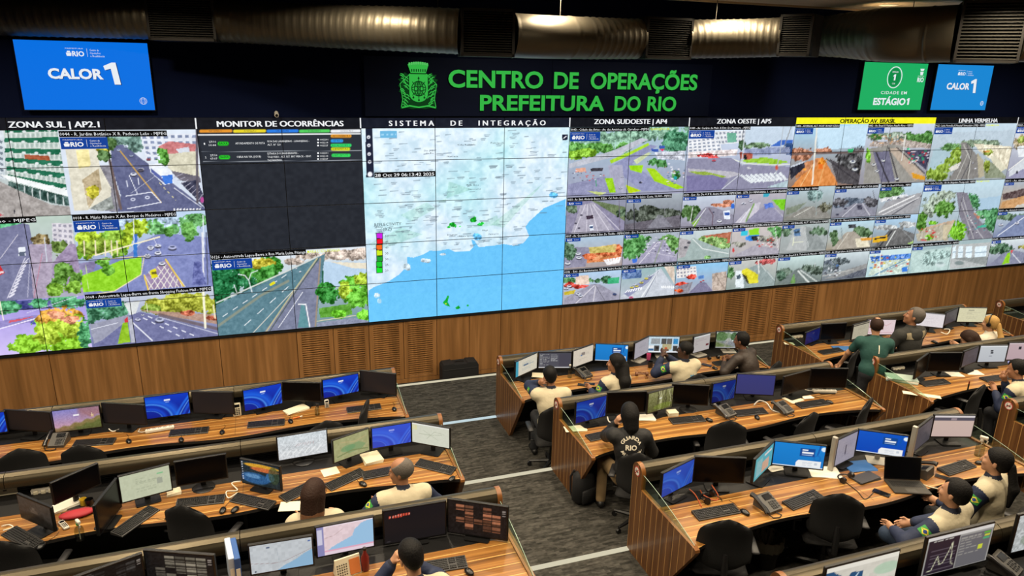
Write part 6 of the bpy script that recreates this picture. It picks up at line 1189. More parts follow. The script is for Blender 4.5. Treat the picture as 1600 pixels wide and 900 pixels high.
b.build('day_grid', ['key grey'], t, smooth=0)
for k, (du, m, lab) in enumerate(((363, 'binder pale', 'pale blue ring binder standing left of the dark blue one'), (372, 'binder blue', 'dark blue ring binder standing left of the grey coast map'))):
    x, y = spot(3, du, 925); t = thing('ring_binder', lab, 'binder', (x, y+.12, dz(3)), math.radians(8), 'ring binders'); MB().box(-.022, .022, -.14, .14, 0, .31, 0, .004).build('binder_cover', [m], t, smooth=0.5); MB().box(-.015, .015, -.142, -.135, .10, .22).build('spine_label', ['paper white'], t, smooth=0)
t = on(3, 571, 890, 'drink_bottle', 'dark red bottle right of the desk calendar', 'bottle', 0); MB().lathe([(.030, 0), (.032, .004), (.032, .12), (.014, .16), (.013, .19)], 18).build('bottle', ['bottle red'], t); MB().lathe([(.015, .188), (.015, .205), (.012, .208)], 14).build('cap', ['panel casing'], t)
t = on(1, 890, 590, 'water_bottle', 'clear water bottle right of the man on the phone', 'bottle', 0); MB().lathe([(.030, 0), (.032, .004), (.030, .06), (.032, .13), (.014, .17), (.013, .19)], 18).build('bottle', ['clear plastic'], t); MB().lathe([(.015, .188), (.015, .205), (.012, .208)], 14).build('cap', ['white plastic'], t)
t = on(2, 1512, 609, 'marker_pen', 'red and black marker standing on the right hand desk', 'pen', 0); MB().tube([(0, 0, 0), (0, 0, .09)], .010, 10).build('barrel', ['mouse black'], t); MB().tube([(0, 0, .09), (0, 0, .125)], .009, 10).build('cap', ['bottle red'], t)
t = on(1, 465, 653, 'marker_pen', 'orange marker lying on the desk by the wall', 'pen', 15); MB().tube([(-.06, 0, .009), (.03, 0, .009)], .009, 10).build('barrel', ['marker orange'], t); MB().tube([(.03, 0, .009), (.06, 0, .009)], .008, 10).build('cap', ['white plastic'], t)
def strip(i, u, v, rz, label, n=5):
    t = on(i, u, v, 'power_strip', label, 'power strip', rz, 'white power strips'); MB().box(-.16, .16, -.028, .028, 0, .04, 0, .008).build('housing', ['white plastic'], t, smooth=0.7); b = MB()
    for k in range(n): b.lathe([(.016, .0395), (.018, .041), (.014, .041), (.012, .0395)], 12, 0, (-.12+k*.06, 0, 0))
    b.build('sockets', ['phone grey'], t); MB().tube([(-.16, 0, .02), (-.20, .01, .015), (-.24, .06, .006), (-.22, .14, .006)], .005, 6).build('power_cord', ['cable white'], t)
strip(1, 250, 673, 6, 'white power strip on the desk by the wall'); strip(2, 1288, 613, -20, 'cream power strip at the right end of the row with the indigo screen')
def wall_unit(i, u, v, label, yaw=0):
    """white socket block clipped to the back screen"""
    p = at_y(u, v, YROW[i]-.12); t = thing('socket_block', label, 'power strip', (p.x, YROW[i]-.064, p.z), 0, 'socket blocks clipped to the back screens'); MB().box(-.11, .11, -.06, -.005, -.03, .03, 0, .008).build('housing', ['white plastic'], t, smooth=0.7)
    b = MB()
    for k in range(3): b.box(-.085+k*.065, -.045+k*.065, -.075, -.055, -.02, .02, 0, .004)
    b.build('plugs', ['plaque cream'], t); MB().tube([(-.09, -.05, -.02), (-.1, -.06, -.08), (-.06, -.05, -.13)], .005, 6).build('power_cord', ['cable white'], t)
wall_unit(2, 1405, 577, 'white socket block above the thick book'); wall_unit(1, 1247, 527, 'white socket block left of the violet monitor'); wall_unit(1, 1573, 484, 'white socket block in the far right corner desk'); wall_unit(2, 68, 768, 'white socket block behind the black tilted monitor')
def plaque(i, u, v, label, w=.20, h=.11):
    p = at_y(u, v, YROW[i]-.07); t = thing('name_plate', label, 'plate', (p.x, YROW[i]-.0645, p.z), 0, 'beige plates on the back screens'); MB().box(-w/2, w/2, -.012, -.002, -h/2, h/2, 0, .003).build('plate', ['plaque cream'], t, smooth=0); MB().box(-.015, .015, -.014, -.011, -.008, .008).build('mark', ['phone grey'], t, smooth=0)
plaque(1, 796, 569, 'beige plate left of the cream and teal page'); plaque(3, 1019, 744, 'beige plate at the striped end of the laptop desk'); plaque(3, 758, 782, 'beige plate behind the brown camera grid monitor'); plaque(2, 8, 766, 'beige plate at the left edge of the photo')
# headsets, cables, bin, bags
def cable(i, label, path, m='cable black', r=.004, lift=.005):
    P = [at_z(u, v, dz(i)+lift+h) for u, v, h in path]; Q = []
    for a in range(len(P)-1):
        p0, p1, p2, p3 = P[max(a-1, 0)], P[a], P[a+1], P[min(a+2, len(P)-1)]
        for k in range(6):
            s = k/6; Q.append((p1*2+(p2-p0)*s+(p0*2-p1*5+p2*4-p3)*s*s+(p1*3-p0-p2*3+p3)*s**3)*.5)
    Q.append(P[-1]); o = MB().tube(Q, r, 7).build('cable', [m]); tag(o, label, 'cable', 'loose cables'); return o
cable(2, 'white looped cable left of the colourful wallpaper monitor', [(376, 752, .05), (362, 755, .03), (371, 766, .01), (354, 768, .0), (357, 778, 0), (371, 770, 0)], 'cable white', .006)
cable(2, 'grey curved cable in front of the second desk phone', [(1178, 633, .04), (1186, 626, .05), (1198, 630, .03), (1207, 641, .0), (1225, 646, 0)], 'monitor silver', .009)
cable(3, 'orange cable in front of the dark monitor on the laptop desk', [(1077, 764, .03), (1087, 774, 0), (1096, 792, 0)], 'cable orange', .006); cable(3, 'orange cable right of the other orange cable', [(1094, 766, .04), (1100, 774, .0), (1118, 782, 0), (1122, 774, 0), (1112, 758, .03)], 'cable orange', .006)
cable(3, 'black cable crossing the laptop desk by the phone', [(1320, 752, 0), (1340, 768, 0), (1352, 780, 0), (1366, 768, 0)], 'cable black', .004); cable(2, 'white cable by the hand of the guard', [(949, 651, .06), (951, 658, .02), (958, 662, 0)], 'cable white', .008)
cable(1, 'white cable behind the switched off monitor by the wall', [(170, 670, .02), (176, 674, 0), (186, 671, 0)], 'cable white', .007); cable(3, 'beige strap on the desk right of the laptop', [(1428, 750, 0), (1450, 760, 0), (1478, 766, 0)], 'plaque cream', .006)
cable(2, 'white cable at the left edge behind the keyboard', [(3, 822, .03), (14, 820, 0), (20, 824, 0), (5, 829, 0)], 'cable white', .006); cable(1, 'white cable below the white page at the far right', [(1470, 519, .02), (1480, 522, .0), (1484, 515, .03), (1475, 514, .04)], 'cable white', .008)
def headset(i, u, v, rz, label, m='mouse black'):
    t = on(i, u, v, 'headset', label, 'headset', rz, 'headsets lying on the desks'); MB().tube([(.075*math.cos(a), .075*math.sin(a)+.03, .02) for a in np.linspace(0, PI, 16)], .007, 8).build('headband', [m], t)
    for s in (-1, 1): MB().tube([(s*.095, .02, .03), (s*.06, .02, .03)], [.032, .028], 14).build('ear_cup', [m], t)
    MB().tube([(.08, .0, .02), (.07, -.06, .012), (.03, -.09, .01)], .004, 6).build('microphone', [m], t)
headset(3, 1326, 752, 20, 'black headset in front of the blue folder'); headset(1, 1003, 588, -15, 'brown headset left of the bald man', 'brown leather'); headset(1, 1116, 562, 0, 'black headset between the web page and street monitors'); headset(3, 1112, 782, 40, 'black headset behind the keyboard on the laptop desk')
p = at_z(1196, 860, ZROW[3]+.15); t = thing('waste_bin', 'black waste bin with a crumpled plastic bag under the laptop desk', 'bin', (p.x, p.y, ZROW[3])); MB().lathe([(.11, 0), (.115, .005), (.145, .30), (.138, .30), (.11, .012), (.001, .010)], 24).build('bin_body', ['mouse black'], t)
b = MB(); n = 40; r_ = random.Random(5); v = []; f = []
for j, (rr_, z) in enumerate(((.149, .20), (.158, .25), (.152, .305), (.140, .315), (.12, .25), (.06, .18))):
    for k in range(n): v.append(((rr_+.012*math.sin(k*1.7+j)+.008*r_.random())*math.cos(2*PI*k/n), (rr_+.012*math.sin(k*2.3)+.008*r_.random())*math.sin(2*PI*k/n), z+.014*r_.random()))
for j in range(5):
    for k in range(n): f.append((j*n+k, j*n+(k+1) % n, (j+1)*n+(k+1) % n, (j+1)*n+k))
b.add(v, f); b.build('bin_liner', ['bin bag'], t, smooth=1.5)
p0 = at_y(689, 585, -.26); p1 = at_y(745, 580, -.26); xm = (p0.x+p1.x)/2; t = thing('equipment_case', 'black padded equipment case standing on the floor by the wooden wall', 'case', (xm, -.26, 0)); w = (p1.x-p0.x)/2
pr = [(-w, 0), (w, 0), (w, .36), (w-.03, .41), (.14, .42), (.12, .40), (-.12, .40), (-.14, .42), (-w+.03, .41), (-w, .36)]; MB().prism(pr, 'y', -.12, .12).build('case_body', ['bag black'], t, smooth=0.5); MB().tube([(-.08, -.0, .395), (-.07, 0, .43), (.07, 0, .43), (.08, 0, .395)], .012, 8).build('handle', ['bag black'], t); MB().box(-w+.02, w-.02, -.126, -.118, .30, .315, 0, .002).build('zip', ['key grey'], t)
p = at_z(917, 792, ZROW[2]); t = thing('backpack', 'black backpack on the floor under the desk of the guard', 'backpack', (p.x, p.y+.12, ZROW[2]), .3); b = MB(); b.box(-.15, .15, -.09, .09, 0, .42, 0, .06); b.build('pack_body', ['bag black'], t, smooth=0.9); MB().box(-.11, .11, -.125, -.085, .04, .22, 0, .03).build('front_pocket', ['bag black'], t, smooth=0.9)
for s in (-1, 1): MB().tube([(s*.08, .08, .40), (s*.09, .13, .30), (s*.09, .12, .10), (s*.08, .08, .04)], .014, 6).build('strap', ['chair grey'], t)
# ------------------------------------------------------------------ people: smooth implicit bodies
def v3(*a): return np.array(a, float)
def unit(a): return a/(np.linalg.norm(a)+1e-9)
def prim_d(p, X):
    if p[0] == 'c':
        _, a, b_, ra, rb = p[:5]; ab = b_-a; t = np.clip(((X-a) @ ab)/(ab @ ab+1e-12), 0, 1); return np.linalg.norm(X-a-t[..., None]*ab, axis=-1)-(ra+(rb-ra)*t)
    _, c, r, R = p[:4]; q = X-c
    if R is not None: q = q @ R          # columns of R are the local axes
    k0 = np.linalg.norm(q/r, axis=-1); k1 = np.linalg.norm(q/(r*r), axis=-1)+1e-9; return k0*(k0-1)/k1
def prim_box(p):
    if p[0] == 'c': m = max(p[3], p[4]); return np.minimum(p[1], p[2])-m, np.maximum(p[1], p[2])+m
    m = np.max(p[2]); m = p[2] if p[3] is None else np.sqrt(((p[3]*p[2])**2).sum(1)); return p[1]-m, p[1]+m
def C(a, b_, ra, rb=None, k=.03, cls=0): return ('c', np.asarray(a, float), np.asarray(b_, float), ra, ra if rb is None else rb, k, cls)
def El(c, r, R=None, k=.03, cls=0): return ('e', np.asarray(c, float), np.asarray(r, float), R, k, cls)
_CE = [(0, 1), (2, 3), (4, 5), (6, 7), (0, 2), (1, 3), (4, 6), (5, 7), (0, 4), (1, 5), (2, 6), (3, 7)]
_CO = np.array([(i >> 2 & 1, i >> 1 & 1, i & 1) for i in range(8)])
def implicit(prims, h, cut=None):
    """one continuous surface around all primitives (surface nets on a grid of step h)"""
    lo = np.min([prim_box(p)[0] for p in prims], 0)-.04; hi = np.max([prim_box(p)[1] for p in prims], 0)+.04
    n = np.ceil((hi-lo)/h).astype(int)+1; F = np.full(tuple(n), 9.0, np.float32); ax = [lo[k]+h*np.arange(n[k]) for k in range(3)]
    for p in prims:
        a, e = prim_box(p); a = np.maximum(((a-.035-lo)/h).astype(int), 0); e = np.minimum(((e+.035-lo)/h).astype(int)+2, n); k = p[-2]
        X = np.stack(np.meshgrid(ax[0][a[0]:e[0]], ax[1][a[1]:e[1]], ax[2][a[2]:e[2]], indexing='ij'), -1); d = prim_d(p, X).astype(np.float32)
        S = F[a[0]:e[0], a[1]:e[1], a[2]:e[2]]; t = np.clip(.5+.5*(S-d)/k, 0, 1); S[:] = np.where(S > 8, d, S*(1-t)+d*t-k*t*(1-t))
    if cut is not None:
        X = np.stack(np.meshgrid(*ax, indexing='ij'), -1); F = np.maximum(F, cut(X).astype(np.float32))
    I = F < 0; s = np.zeros(tuple(n-1), np.int8)
    for o in _CO: s += I[o[0]:n[0]-1+o[0], o[1]:n[1]-1+o[1], o[2]:n[2]-1+o[2]]
    cells = np.argwhere((s > 0) & (s < 8)); val = np.stack([F[cells[:, 0]+o[0], cells[:, 1]+o[1], cells[:, 2]+o[2]] for o in _CO], 1)
    acc = np.zeros((len(cells), 3)); cnt = np.zeros(len(cells))
    for i, j in _CE:
        x, y = val[:, i], val[:, j]; m = (x < 0) != (y < 0); t = np.where(m, x/(x-y+1e-12), 0); acc += m[:, None]*(_CO[i]+t[:, None]*(_CO[j]-_CO[i])); cnt += m
    V_ = lo+h*(cells+acc/cnt[:, None]); idx = -np.ones(tuple(n-1), int); idx[tuple(cells.T)] = np.arange(len(cells)); Q = []
    for a in range(3):
        b_, c = (a+1) % 3, (a+2) % 3; A = np.take(I, range(n[a]-1), a); Bq = np.take(I, range(1, n[a]), a); e = np.argwhere(A != Bq)
        ok = (e[:, b_] > 0) & (e[:, c] > 0) & (e[:, b_] < n[b_]-1) & (e[:, c] < n[c]-1); e = e[ok]; fl = A[tuple(e.T)]; q = []
        for db, dc in ((-1, -1), (0, -1), (0, 0), (-1, 0)):
            w = e.copy(); w[:, b_] += db; w[:, c] += dc; q.append(idx[tuple(w.T)])
        q = np.stack(q, 1); q[~fl] = q[~fl][:, ::-1]; Q.append(q)
    return V_, np.concatenate(Q)
def skin_obj(name, prims, h, mats, parent, cut=None, classes=None):
    V_, Q = implicit(prims, h, cut); me = bpy.data.meshes.new(name); me.vertices.add(len(V_)); me.vertices.foreach_set('co', V_.ravel()); me.loops.add(Q.size); me.loops.foreach_set('vertex_index', Q.ravel().astype(np.int32))
    me.polygons.add(len(Q)); me.polygons.foreach_set('loop_start', np.arange(0, Q.size, 4, dtype=np.int32)); me.polygons.foreach_set('loop_total', np.full(len(Q), 4, dtype=np.int32))
    me.polygons.foreach_set('use_smooth', np.ones(len(Q), bool))
    for m in mats: me.materials.append(MATS[m])
    if len(mats) > 1:
        ce = V_[Q].mean(1)
        if classes: ci = classes(ce)
        else:
            D = {}
            for p in prims: d = prim_d(p, ce); D[p[-1]] = np.minimum(D[p[-1]], d) if p[-1] in D else d
            ks = sorted(D); ci = np.array(ks)[np.argmin(np.stack([D[k] for k in ks]), 0)]
        me.polygons.foreach_set('material_index', ci.astype(np.int32))
    me.update(calc_edges=True); o = bpy.data.objects.new(name, me); COL.objects.link(o); o.parent = parent; return o, V_, Q
def rotm(yaw, pitch, roll):
    """columns: right, forward, up of the head; yaw left, pitch up, roll to the right shoulder, in degrees"""
    y, p, r = map(math.radians, (yaw, pitch, roll)); return np.array(Matrix.Rotation(y, 3, 'Z') @ Matrix.Rotation(p, 3, 'X') @ Matrix.Rotation(r, 3, 'Y'))
def ik(S, W, l1, l2, pole):
    d = W-S; L_ = np.linalg.norm(d)
    if L_ > (l1+l2)*.995: W = S+d/L_*(l1+l2)*.995; d = W-S; L_ = np.linalg.norm(d)
    u = d/L_; a = (l1*l1-l2*l2+L_*L_)/(2*L_); hh = math.sqrt(max(l1*l1-a*a, 0)); p = pole-u*(pole @ u); return S+u*a+unit(p)*hh, W
for nm, cc in (('skin tan', '996a4c'), ('skin light', 'b08262'), ('skin brown', '66432f'), ('skin dark', '452c20')): mat(nm, cc, 0.55, bump=0.03, bscale=90)
mat('hair black', '0d0b0a', 0.68, bump=0.5, bscale=70, spec=0.22); mat('hair brown', '2b1a12', 0.68, bump=0.5, bscale=70, spec=0.22); mat('hair tips', '6e4c34', 0.68, bump=0.5, bscale=70, spec=0.22); mat('hair grey', '5c5650', 0.68, bump=0.5, bscale=70, spec=0.22); mat('hair blonde', 'a8834a', 0.68, bump=0.5, bscale=70, spec=0.22)
mat('jacket cream', 'b9af94', 0.85, bump=0.9, bscale=13); mat('sleeve navy', '16223f', 0.75, bump=0.9, bscale=13); mat('rib dark', '141a2c', 0.85); mat('jacket black', '0b0b0c', 0.7, bump=0.9, bscale=13); mat('jacket brown', '2a2019', 0.6, bump=0.9, bscale=13); mat('shirt green', '1c4640', 0.85, bump=0.9, bscale=13); mat('hood grey', '2b2b28', 0.85, bump=0.9, bscale=13); mat('shoulder beige', '8a7f66', 0.85); mat('shirt white', 'c9c2b0', 0.85, bump=0.9, bscale=13)
mat('trousers dark', '14161b', 0.85, bump=0.9, bscale=13); mat('trousers beige', '7d6848', 0.85, bump=0.9, bscale=13); mat('jeans', '24344a', 0.85, bump=0.2, bscale=60); mat('shoe black', '0c0c0c', 0.5); mat('eye white', 'a8a098', 0.4); mat('iris', '1a120c', 0.2); mat('lips', '8a4a40', 0.5); mat('glasses', '101012', 0.3); mat('badge blue', '5f96b8', 0.7); mat('lettering dark', '1a2038', 0.7); mat('lettering pale', 'd8d0bc', 0.7); mat('flag green', '2f8a3c', 0.7); mat('flag yellow', 'd8c83a', 0.7); mat('flag blue', '1c3a80', 0.7); mat('neon yellow', 'b8c020', 0.7)
HANDS = 'body'
def person(i, u, v, rz, label, lean=8, head=(0, 0, 0), lh=None, rh=None, lp=(-.5, -.3, -.8), rp=(.5, -.3, -.8), hair='short', hairm='hair black', tips=None, hl=.19, chair_off=(0, 0), skin='skin tan', top=('jacket cream', 'sleeve navy', 'rib dark'), legs='trousers dark', woman=False, stand=False, scale=1.0, short_sleeve=False, knees=None, curl=.5, deco=None, chairlabel=None, side=0, hz=None, chair_rz=0, boots=False):
    S_ = scale; hip = v3(0, 0, hz if hz else (.93 if stand else .575)); ln = math.radians(lean); sd = math.radians(side); t = unit(v3(math.sin(sd), math.sin(ln), math.cos(ln)*math.cos(sd)))
    fw = unit(v3(0, 1, 0)-t*t[1]); sw = .170 if woman else .195; B_ = hip+t*.46; N = hip+t*.535; t2 = unit(t+v3(0, .05, .55)); R = rotm(*head); HC = N+t2*.085+R[:, 2]*.075; rt = unit(np.cross(fw, t))
    topz = HC+v3(0, 0, .135)
    zf = ZROW[i]; P0 = at_z(u, v, zf+topz[2]*S_); a = math.radians(rz); off = (topz[0]*math.cos(a)-topz[1]*math.sin(a), topz[0]*math.sin(a)+topz[1]*math.cos(a))
    T = thing('person', label, 'person', (P0.x-off[0]*S_, P0.y-off[1]*S_, zf), a, None); T.scale = (S_,)*3
    lh = v3(*(lh or (-.20, .42, .80))); rh = v3(*(rh or (.20, .42, .80))); LS = B_-rt*sw; RS = B_+rt*sw
    LE, lh = ik(LS, lh, .285, .25, v3(*lp)); RE, rh = ik(RS, rh, .285, .25, v3(*rp))
    HS = 1.10; hd = lambda c: HC+R @ (v3(*c)*HS)
    if stand: K = [(v3(s*.10, .02, .50), v3(s*.11, -.02, .085)) for s in (-1, 1)]
    else: K = [(v3(*k), v3(*e)) for k, e in (knees or (((-.13, .42, .56), (-.14, .38, .09)), ((.13, .42, .56), (.14, .38, .09))))]
    sk = [C(hip+t*.02, hip+t*.30, .105, .10, .05), C(LS*.6+B_*.4-t*.03, RS*.6+B_*.4-t*.03, .085, .085, .06), C(N-t*.05, HC-R[:, 2]*.05-R[:, 1]*.01, .053, .050, .02),
          El(hd((0, -.012, .030)), v3(.074, .094, .088)*HS, R, .02), El(hd((0, .028, -.038)), v3(.058, .066, .082)*HS, R, .02), El(hd((0, .070, -.098)), v3(.024, .020, .020)*HS, R, .02), C(hd((0, .094, .0)), hd((0, .108, -.036)), .008, .012, .008), C(hd((-.032, .080, .022)), hd((.032, .080, .022)), .011, .011, .012), El(hd((0, .090, -.068)), (.021, .010, .008), R, .006)]
    for s in (-1, 1): sk += [El(hd((s*.076, -.008, -.012)), (.008, .020, .031), R, .006), El(hd((s*.036, .072, -.025)), (.022, .02, .02), R, .02)]
    for q, (Sh, El_, W, s) in enumerate(((LS, LE, lh, -1), (RS, RE, rh, 1))):
        d = unit(W-El_); up_ = unit(np.cross(d, v3(s, 0, 0))) if abs(d[0]) < .8 else v3(0, 0, 1); n_ = unit(np.cross(d, up_)*s); n_ = -n_ if (n_ @ (HC-W)) < 0 and W[2] > .95 else n_
        sk += [C(Sh, El_, .047, .038), C(El_, W, .038, .026)]
        pal = W+d*.075; wide = unit(np.cross(n_, d)); sk += [C(W+d*.01, pal, .024, .030, .02), C(W+d*.02-wide*.018, pal-wide*.026, .016, .014, .015), C(W+d*.02+wide*.018, pal+wide*.026, .016, .014, .015)]
        for f_, (o, l1) in enumerate(((-.032, .066), (-.011, .078), (.011, .074), (.032, .058))):
            b0 = pal+wide*o+d*.008; d1 = unit(d+n_*curl*.6); m1 = b0+d1*l1*.5; d2 = unit(d+n_*curl*1.8); m2 = m1+d2*l1*.34; d3 = unit(d*.6+n_*curl*2.4); sk += [C(b0, m1, .0095, .0088, .006), C(m1, m2, .0088, .008, .005), C(m2, m2+d3*l1*.26, .008, .007, .005)]
        th = W+d*.025-wide*s*.022; e1 = th+unit(-wide*s+d*.8+n_*.3)*.042; sk += [C(th, e1, .013, .0105, .01), C(e1, e1+unit(d+n_*.5-wide*s*.2)*.034, .0105, .0085, .006)]
    lg = []
    for s, (kn, an) in zip((-1, 1), K):
        hj = hip+v3(s*.09, 0, -.02); lg += [C(hj, kn, .072, .052, .03, 0), C(kn, an, .050, .036, .03, 0)]; sk += [C(hj, kn, .068, .048), C(kn, an, .045, .034)]
        ft = v3(s*.02, .15, -an[2]*.72); sk.append(C(an+v3(0, -.02, -.04), an+v3(s*.02, .14, .035-an[2]), .028, .024))
    near = .0095; skin_obj('body', sk, near, [skin], T)
    g = .014; lg = [C(p[1], p[2], p[3]+g, p[4]+g+.006, p[5]) for p in lg]+[El(hip+v3(0, 0, .0), (.155, .118, .12), None, .05)]
    skin_obj('trousers', lg, .0125, [legs], T)
    for s, (kn, an) in zip((-1, 1), K):
        zt = an[2]; sh = [C(v3(an[0], an[1]-.04, zt-.045), v3(an[0]+s*.02, an[1]+.15, zt-.055), .042, .036, .02)]
        if boots: sh.append(C(an+v3(0, 0, -.03), an+(kn-an)*.42, .050, .056, .02))
        skin_obj('shoe', sh, .011, ['shoe black'], T)
    w = .168 if woman else .190
    Rt = np.stack([rt, fw, t], 1)
    tp = [El(hip+t*.32-fw*.005, (w, .138, .22), Rt, .05, 0), El(hip+t*.07, (w-.004, .145, .16), Rt, .06, 0), C(LS-t*.012+rt*.015, RS-t*.012-rt*.015, .088, .088, .05, 0), C(B_+t*.012, N-t*.035, .095, .072, .03, 0)]
    ec = .0 if not short_sleeve else None
    for Sh, E_, W in ((LS, LE, lh), (RS, RE, rh)):
        if short_sleeve: tp += [C(Sh, Sh+(E_-Sh)*.62, .066, .060, .03, 1)]
        else: tp += [C(Sh+(E_-Sh)*.14, E_, .078, .070, .035, 1), C(E_, W-unit(W-E_)*.045, .068, .050, .03, 1), C(W-unit(W-E_)*.045, W-unit(W-E_)*.008, .040, .037, .012, 2)]
    tp += [C(N+t*.006-fw*.012, N+t*.006+fw*.012, .056, .056, .006, 2)]
    rise = hip[2]-.09
    jk, JV, JQ = skin_obj('jacket' if not short_sleeve else 'shirt', tp, .0105, list(top), T)
    # hair
    if hair:
        hr = []; infl = .013; hcut = None; Rl = R; hc = HC
        base = El(hd((0, -.014, .032)), v3(.074+infl, .096+infl, .090+infl)*HS, R, .02)
        def loc(X): return ((X-hc) @ Rl)/HS
        def face(X, zmin, extra=None):
            q = loc(X); c = np.maximum(.80*q[..., 1]-.60*q[..., 2]-.022, zmin-q[..., 2]); c = np.maximum(c, np.where(np.abs(q[..., 0]) > .03, .5*q[..., 1]-.10*q[..., 2]-.012, -1)) if hair == 'short' else c
            return c if extra is None else np.maximum(c, extra(q))
        if hair == 'short': skin_obj('hair', [El(hd((0, -.017, .042)), v3(.081, .101, .089)*HS, R, .02), El(hd((0, -.050, -.012)), v3(.062, .060, .062)*HS, R, .03)], .007, [hairm], T, lambda X: face(X, -.085))
        elif hair == 'bald': base = El(hd((0, -.013, .030)), v3(.0775, .0975, .0905)*HS, R, .02); skin_obj('hair', [base], .006, [hairm], T, lambda X: face(X, -.08))
        elif hair == 'ring': base = El(hd((0, -.013, .030)), v3(.083, .104, .095)*HS, R, .02); skin_obj('hair', [base], .007, [hairm], T, lambda X: face(X, -.085, lambda q: .5*q[..., 1]+.87*q[..., 2]-.075))
        elif hair == 'thin': base = El(hd((0, -.013, .030)), v3(.083, .104, .096)*HS, R, .02); skin_obj('hair', [base], .007, [hairm], T, lambda X: face(X, -.085, lambda q: .035-np.hypot(q[..., 0], q[..., 1]+.03)-(q[..., 2] < .05)))
        elif hair == 'long':
            bk = hd((0, -.10, -.03)); dn = hip+t*.26-fw*.15; skin_obj('hair', [base, C(bk, bk*.5+dn*.5-fw*.03, .075, .075, .04, 0), C(bk*.5+dn*.5-fw*.03, dn, .075, .045, .04, 0), C(hd((-.07, -.03, .0)), hd((-.065, -.05, -.14)), .030, .035, .03), C(hd((.07, -.03, .0)), hd((.065, -.05, -.14)), .030, .035, .03)], .008, [hairm], T, lambda X: np.where(loc(X)[..., 2] > -.2, .80*loc(X)[..., 1]-.55*np.maximum(loc(X)[..., 2], -.06)-.024, -1))
        elif hair == 'mid':
            q_ = lambda ce: (((ce-hc) @ Rl)[:, 2] < -.13).astype(int); skin_obj('hair', [base, C(hd((0, -.07, 0)), hd((0, -.085, -hl+.02)), .08, .075, .04), C(hd((-.065, -.02, .0)), hd((-.07+.02*(hl < .15), -.04, -hl)), .04-.01*(hl < .15), .038-.014*(hl < .15), .03), C(hd((.065, -.02, .0)), hd((.07-.02*(hl < .15), -.04, -hl)), .04-.01*(hl < .15), .038-.014*(hl < .15), .03)], .008, [hairm, tips or hairm], T, lambda X: .80*loc(X)[..., 1]-.50*np.maximum(loc(X)[..., 2], -.06)-.026, q_)
        elif hair == 'tail':
            skin_obj('hair', [El(hd((0, -.017, .040)), v3(.082, .102, .090)*HS, R, .02), El(hd((0, -.052, -.012)), v3(.066, .062, .070)*HS, R, .03)], .008, [hairm], T, lambda X: face(X, -.09)); e = hip+t*.30-fw*.15; a0 = hd((0, -.11, -.0)); skin_obj('ponytail', [C(a0, a0*.45+e*.55-fw*.035, .036, .040, .03), C(a0*.45+e*.55-fw*.035, e, .040, .022, .03)], .008, [hairm], T)
    eb = MB()
    for s in (-1, 1):
        c = hd((s*.030, .0705, -.002)); eb.ell(tuple(c), (.0125,)*3, 10, 0); d_ = R[:, 1]; eb.ell(tuple(c+d_*.0075), (.0065,)*3, 8, 1)
    eb.build('eyes', ['eye white', 'iris'], T, smooth=1.5, recalc=False)
    bvh = BVHTree.FromPolygons([tuple(q) for q in JV], [tuple(q) for q in JQ])
    def decal(mb, V2, F2, orig, xa, za, dirn, mi, off=.004):
        """lay flat artwork (x, z) onto the cloth along dirn"""
        out = []
        for x, z in V2:
            o = Vector(orig+xa*x+za*z)-Vector(dirn)*.6; hit = bvh.ray_cast(o, Vector(dirn), 1.2); p = hit[0] if hit[0] is not None else Vector(orig+xa*x+za*z); out.append(tuple(p-Vector(dirn)*off))
        mb.add(out, F2, mi)
    def flag(side):
        Sh, E_ = (LS, LE) if side < 0 else (RS, RE); c = Sh*.6+E_*.4; za = unit(Sh-E_); dr = v3(-side, 0, 0); dr = unit(dr-za*(dr @ za)); xa = unit(np.cross(za, -dr)); m = MB()
        gr = [(x, z) for z in np.linspace(-.036, .036, 5) for x in np.linspace(-.048, .048, 7)]; fq = [(r*7+c_, r*7+c_+1, (r+1)*7+c_+1, (r+1)*7+c_) for r in range(4) for c_ in range(6)]; decal(m, gr, fq, c, xa, za, dr, 0, .004)
        rh_ = [(0, 0)]+[(.042*sx*(1-k/3), .030*sz*(k/3)) for sx, sz in ((1, 1),) for k in range(3)]+[(-.042*(k/3), .030*(1-k/3)) for k in range(3)]+[(-.042*(1-k/3), -.030*(k/3)) for k in range(3)]+[(.042*(k/3), -.030*(1-k/3)) for k in range(3)]
        decal(m, rh_, [(0, k, k % 12+1) for k in range(1, 13)], c, xa, za, dr, 1, .006); ci = [(0, 0)]+[(.016*math.cos(q), .016*math.sin(q)) for q in np.linspace(0, 2*PI, 13)[:-1]]; decal(m, ci, [(0, k, k % 12+1) for k in range(1, 13)], c, xa, za, dr, 2, .008)
        m.build('flag_patch', ['flag green', 'flag yellow', 'flag blue'], jk, smooth=0, recalc=False)
    back = lambda z: hip+t*z-fw*.12
    def word(body, x0, z, hgt, x1, mi_mat, zc, name='back_lettering', arc=None):
        V2, F2 = text_geo(body, .03, 0, 3); s = hgt/.73; a_, b_ = V2[:, 0].min(), V2[:, 0].max(); m = MB()
        if arc is None: P2 = [((q[0]-a_)/(b_-a_)*(x1-x0)+x0, q[1]*s+z) for q in V2]
        else:
            r, a0, a1, inner = arc; P2 = []
            for q in V2:
                th = math.radians(a0+(a1-a0)*(q[0]-a_)/(b_-a_)); rr = r+q[1]*s*inner; P2.append((rr*math.cos(th), rr*math.sin(th)+z))
        decal(m, P2, F2, back(zc), rt, t, fw, 0, .005); m.build(name, [mi_mat], jk, smooth=0, recalc=False)
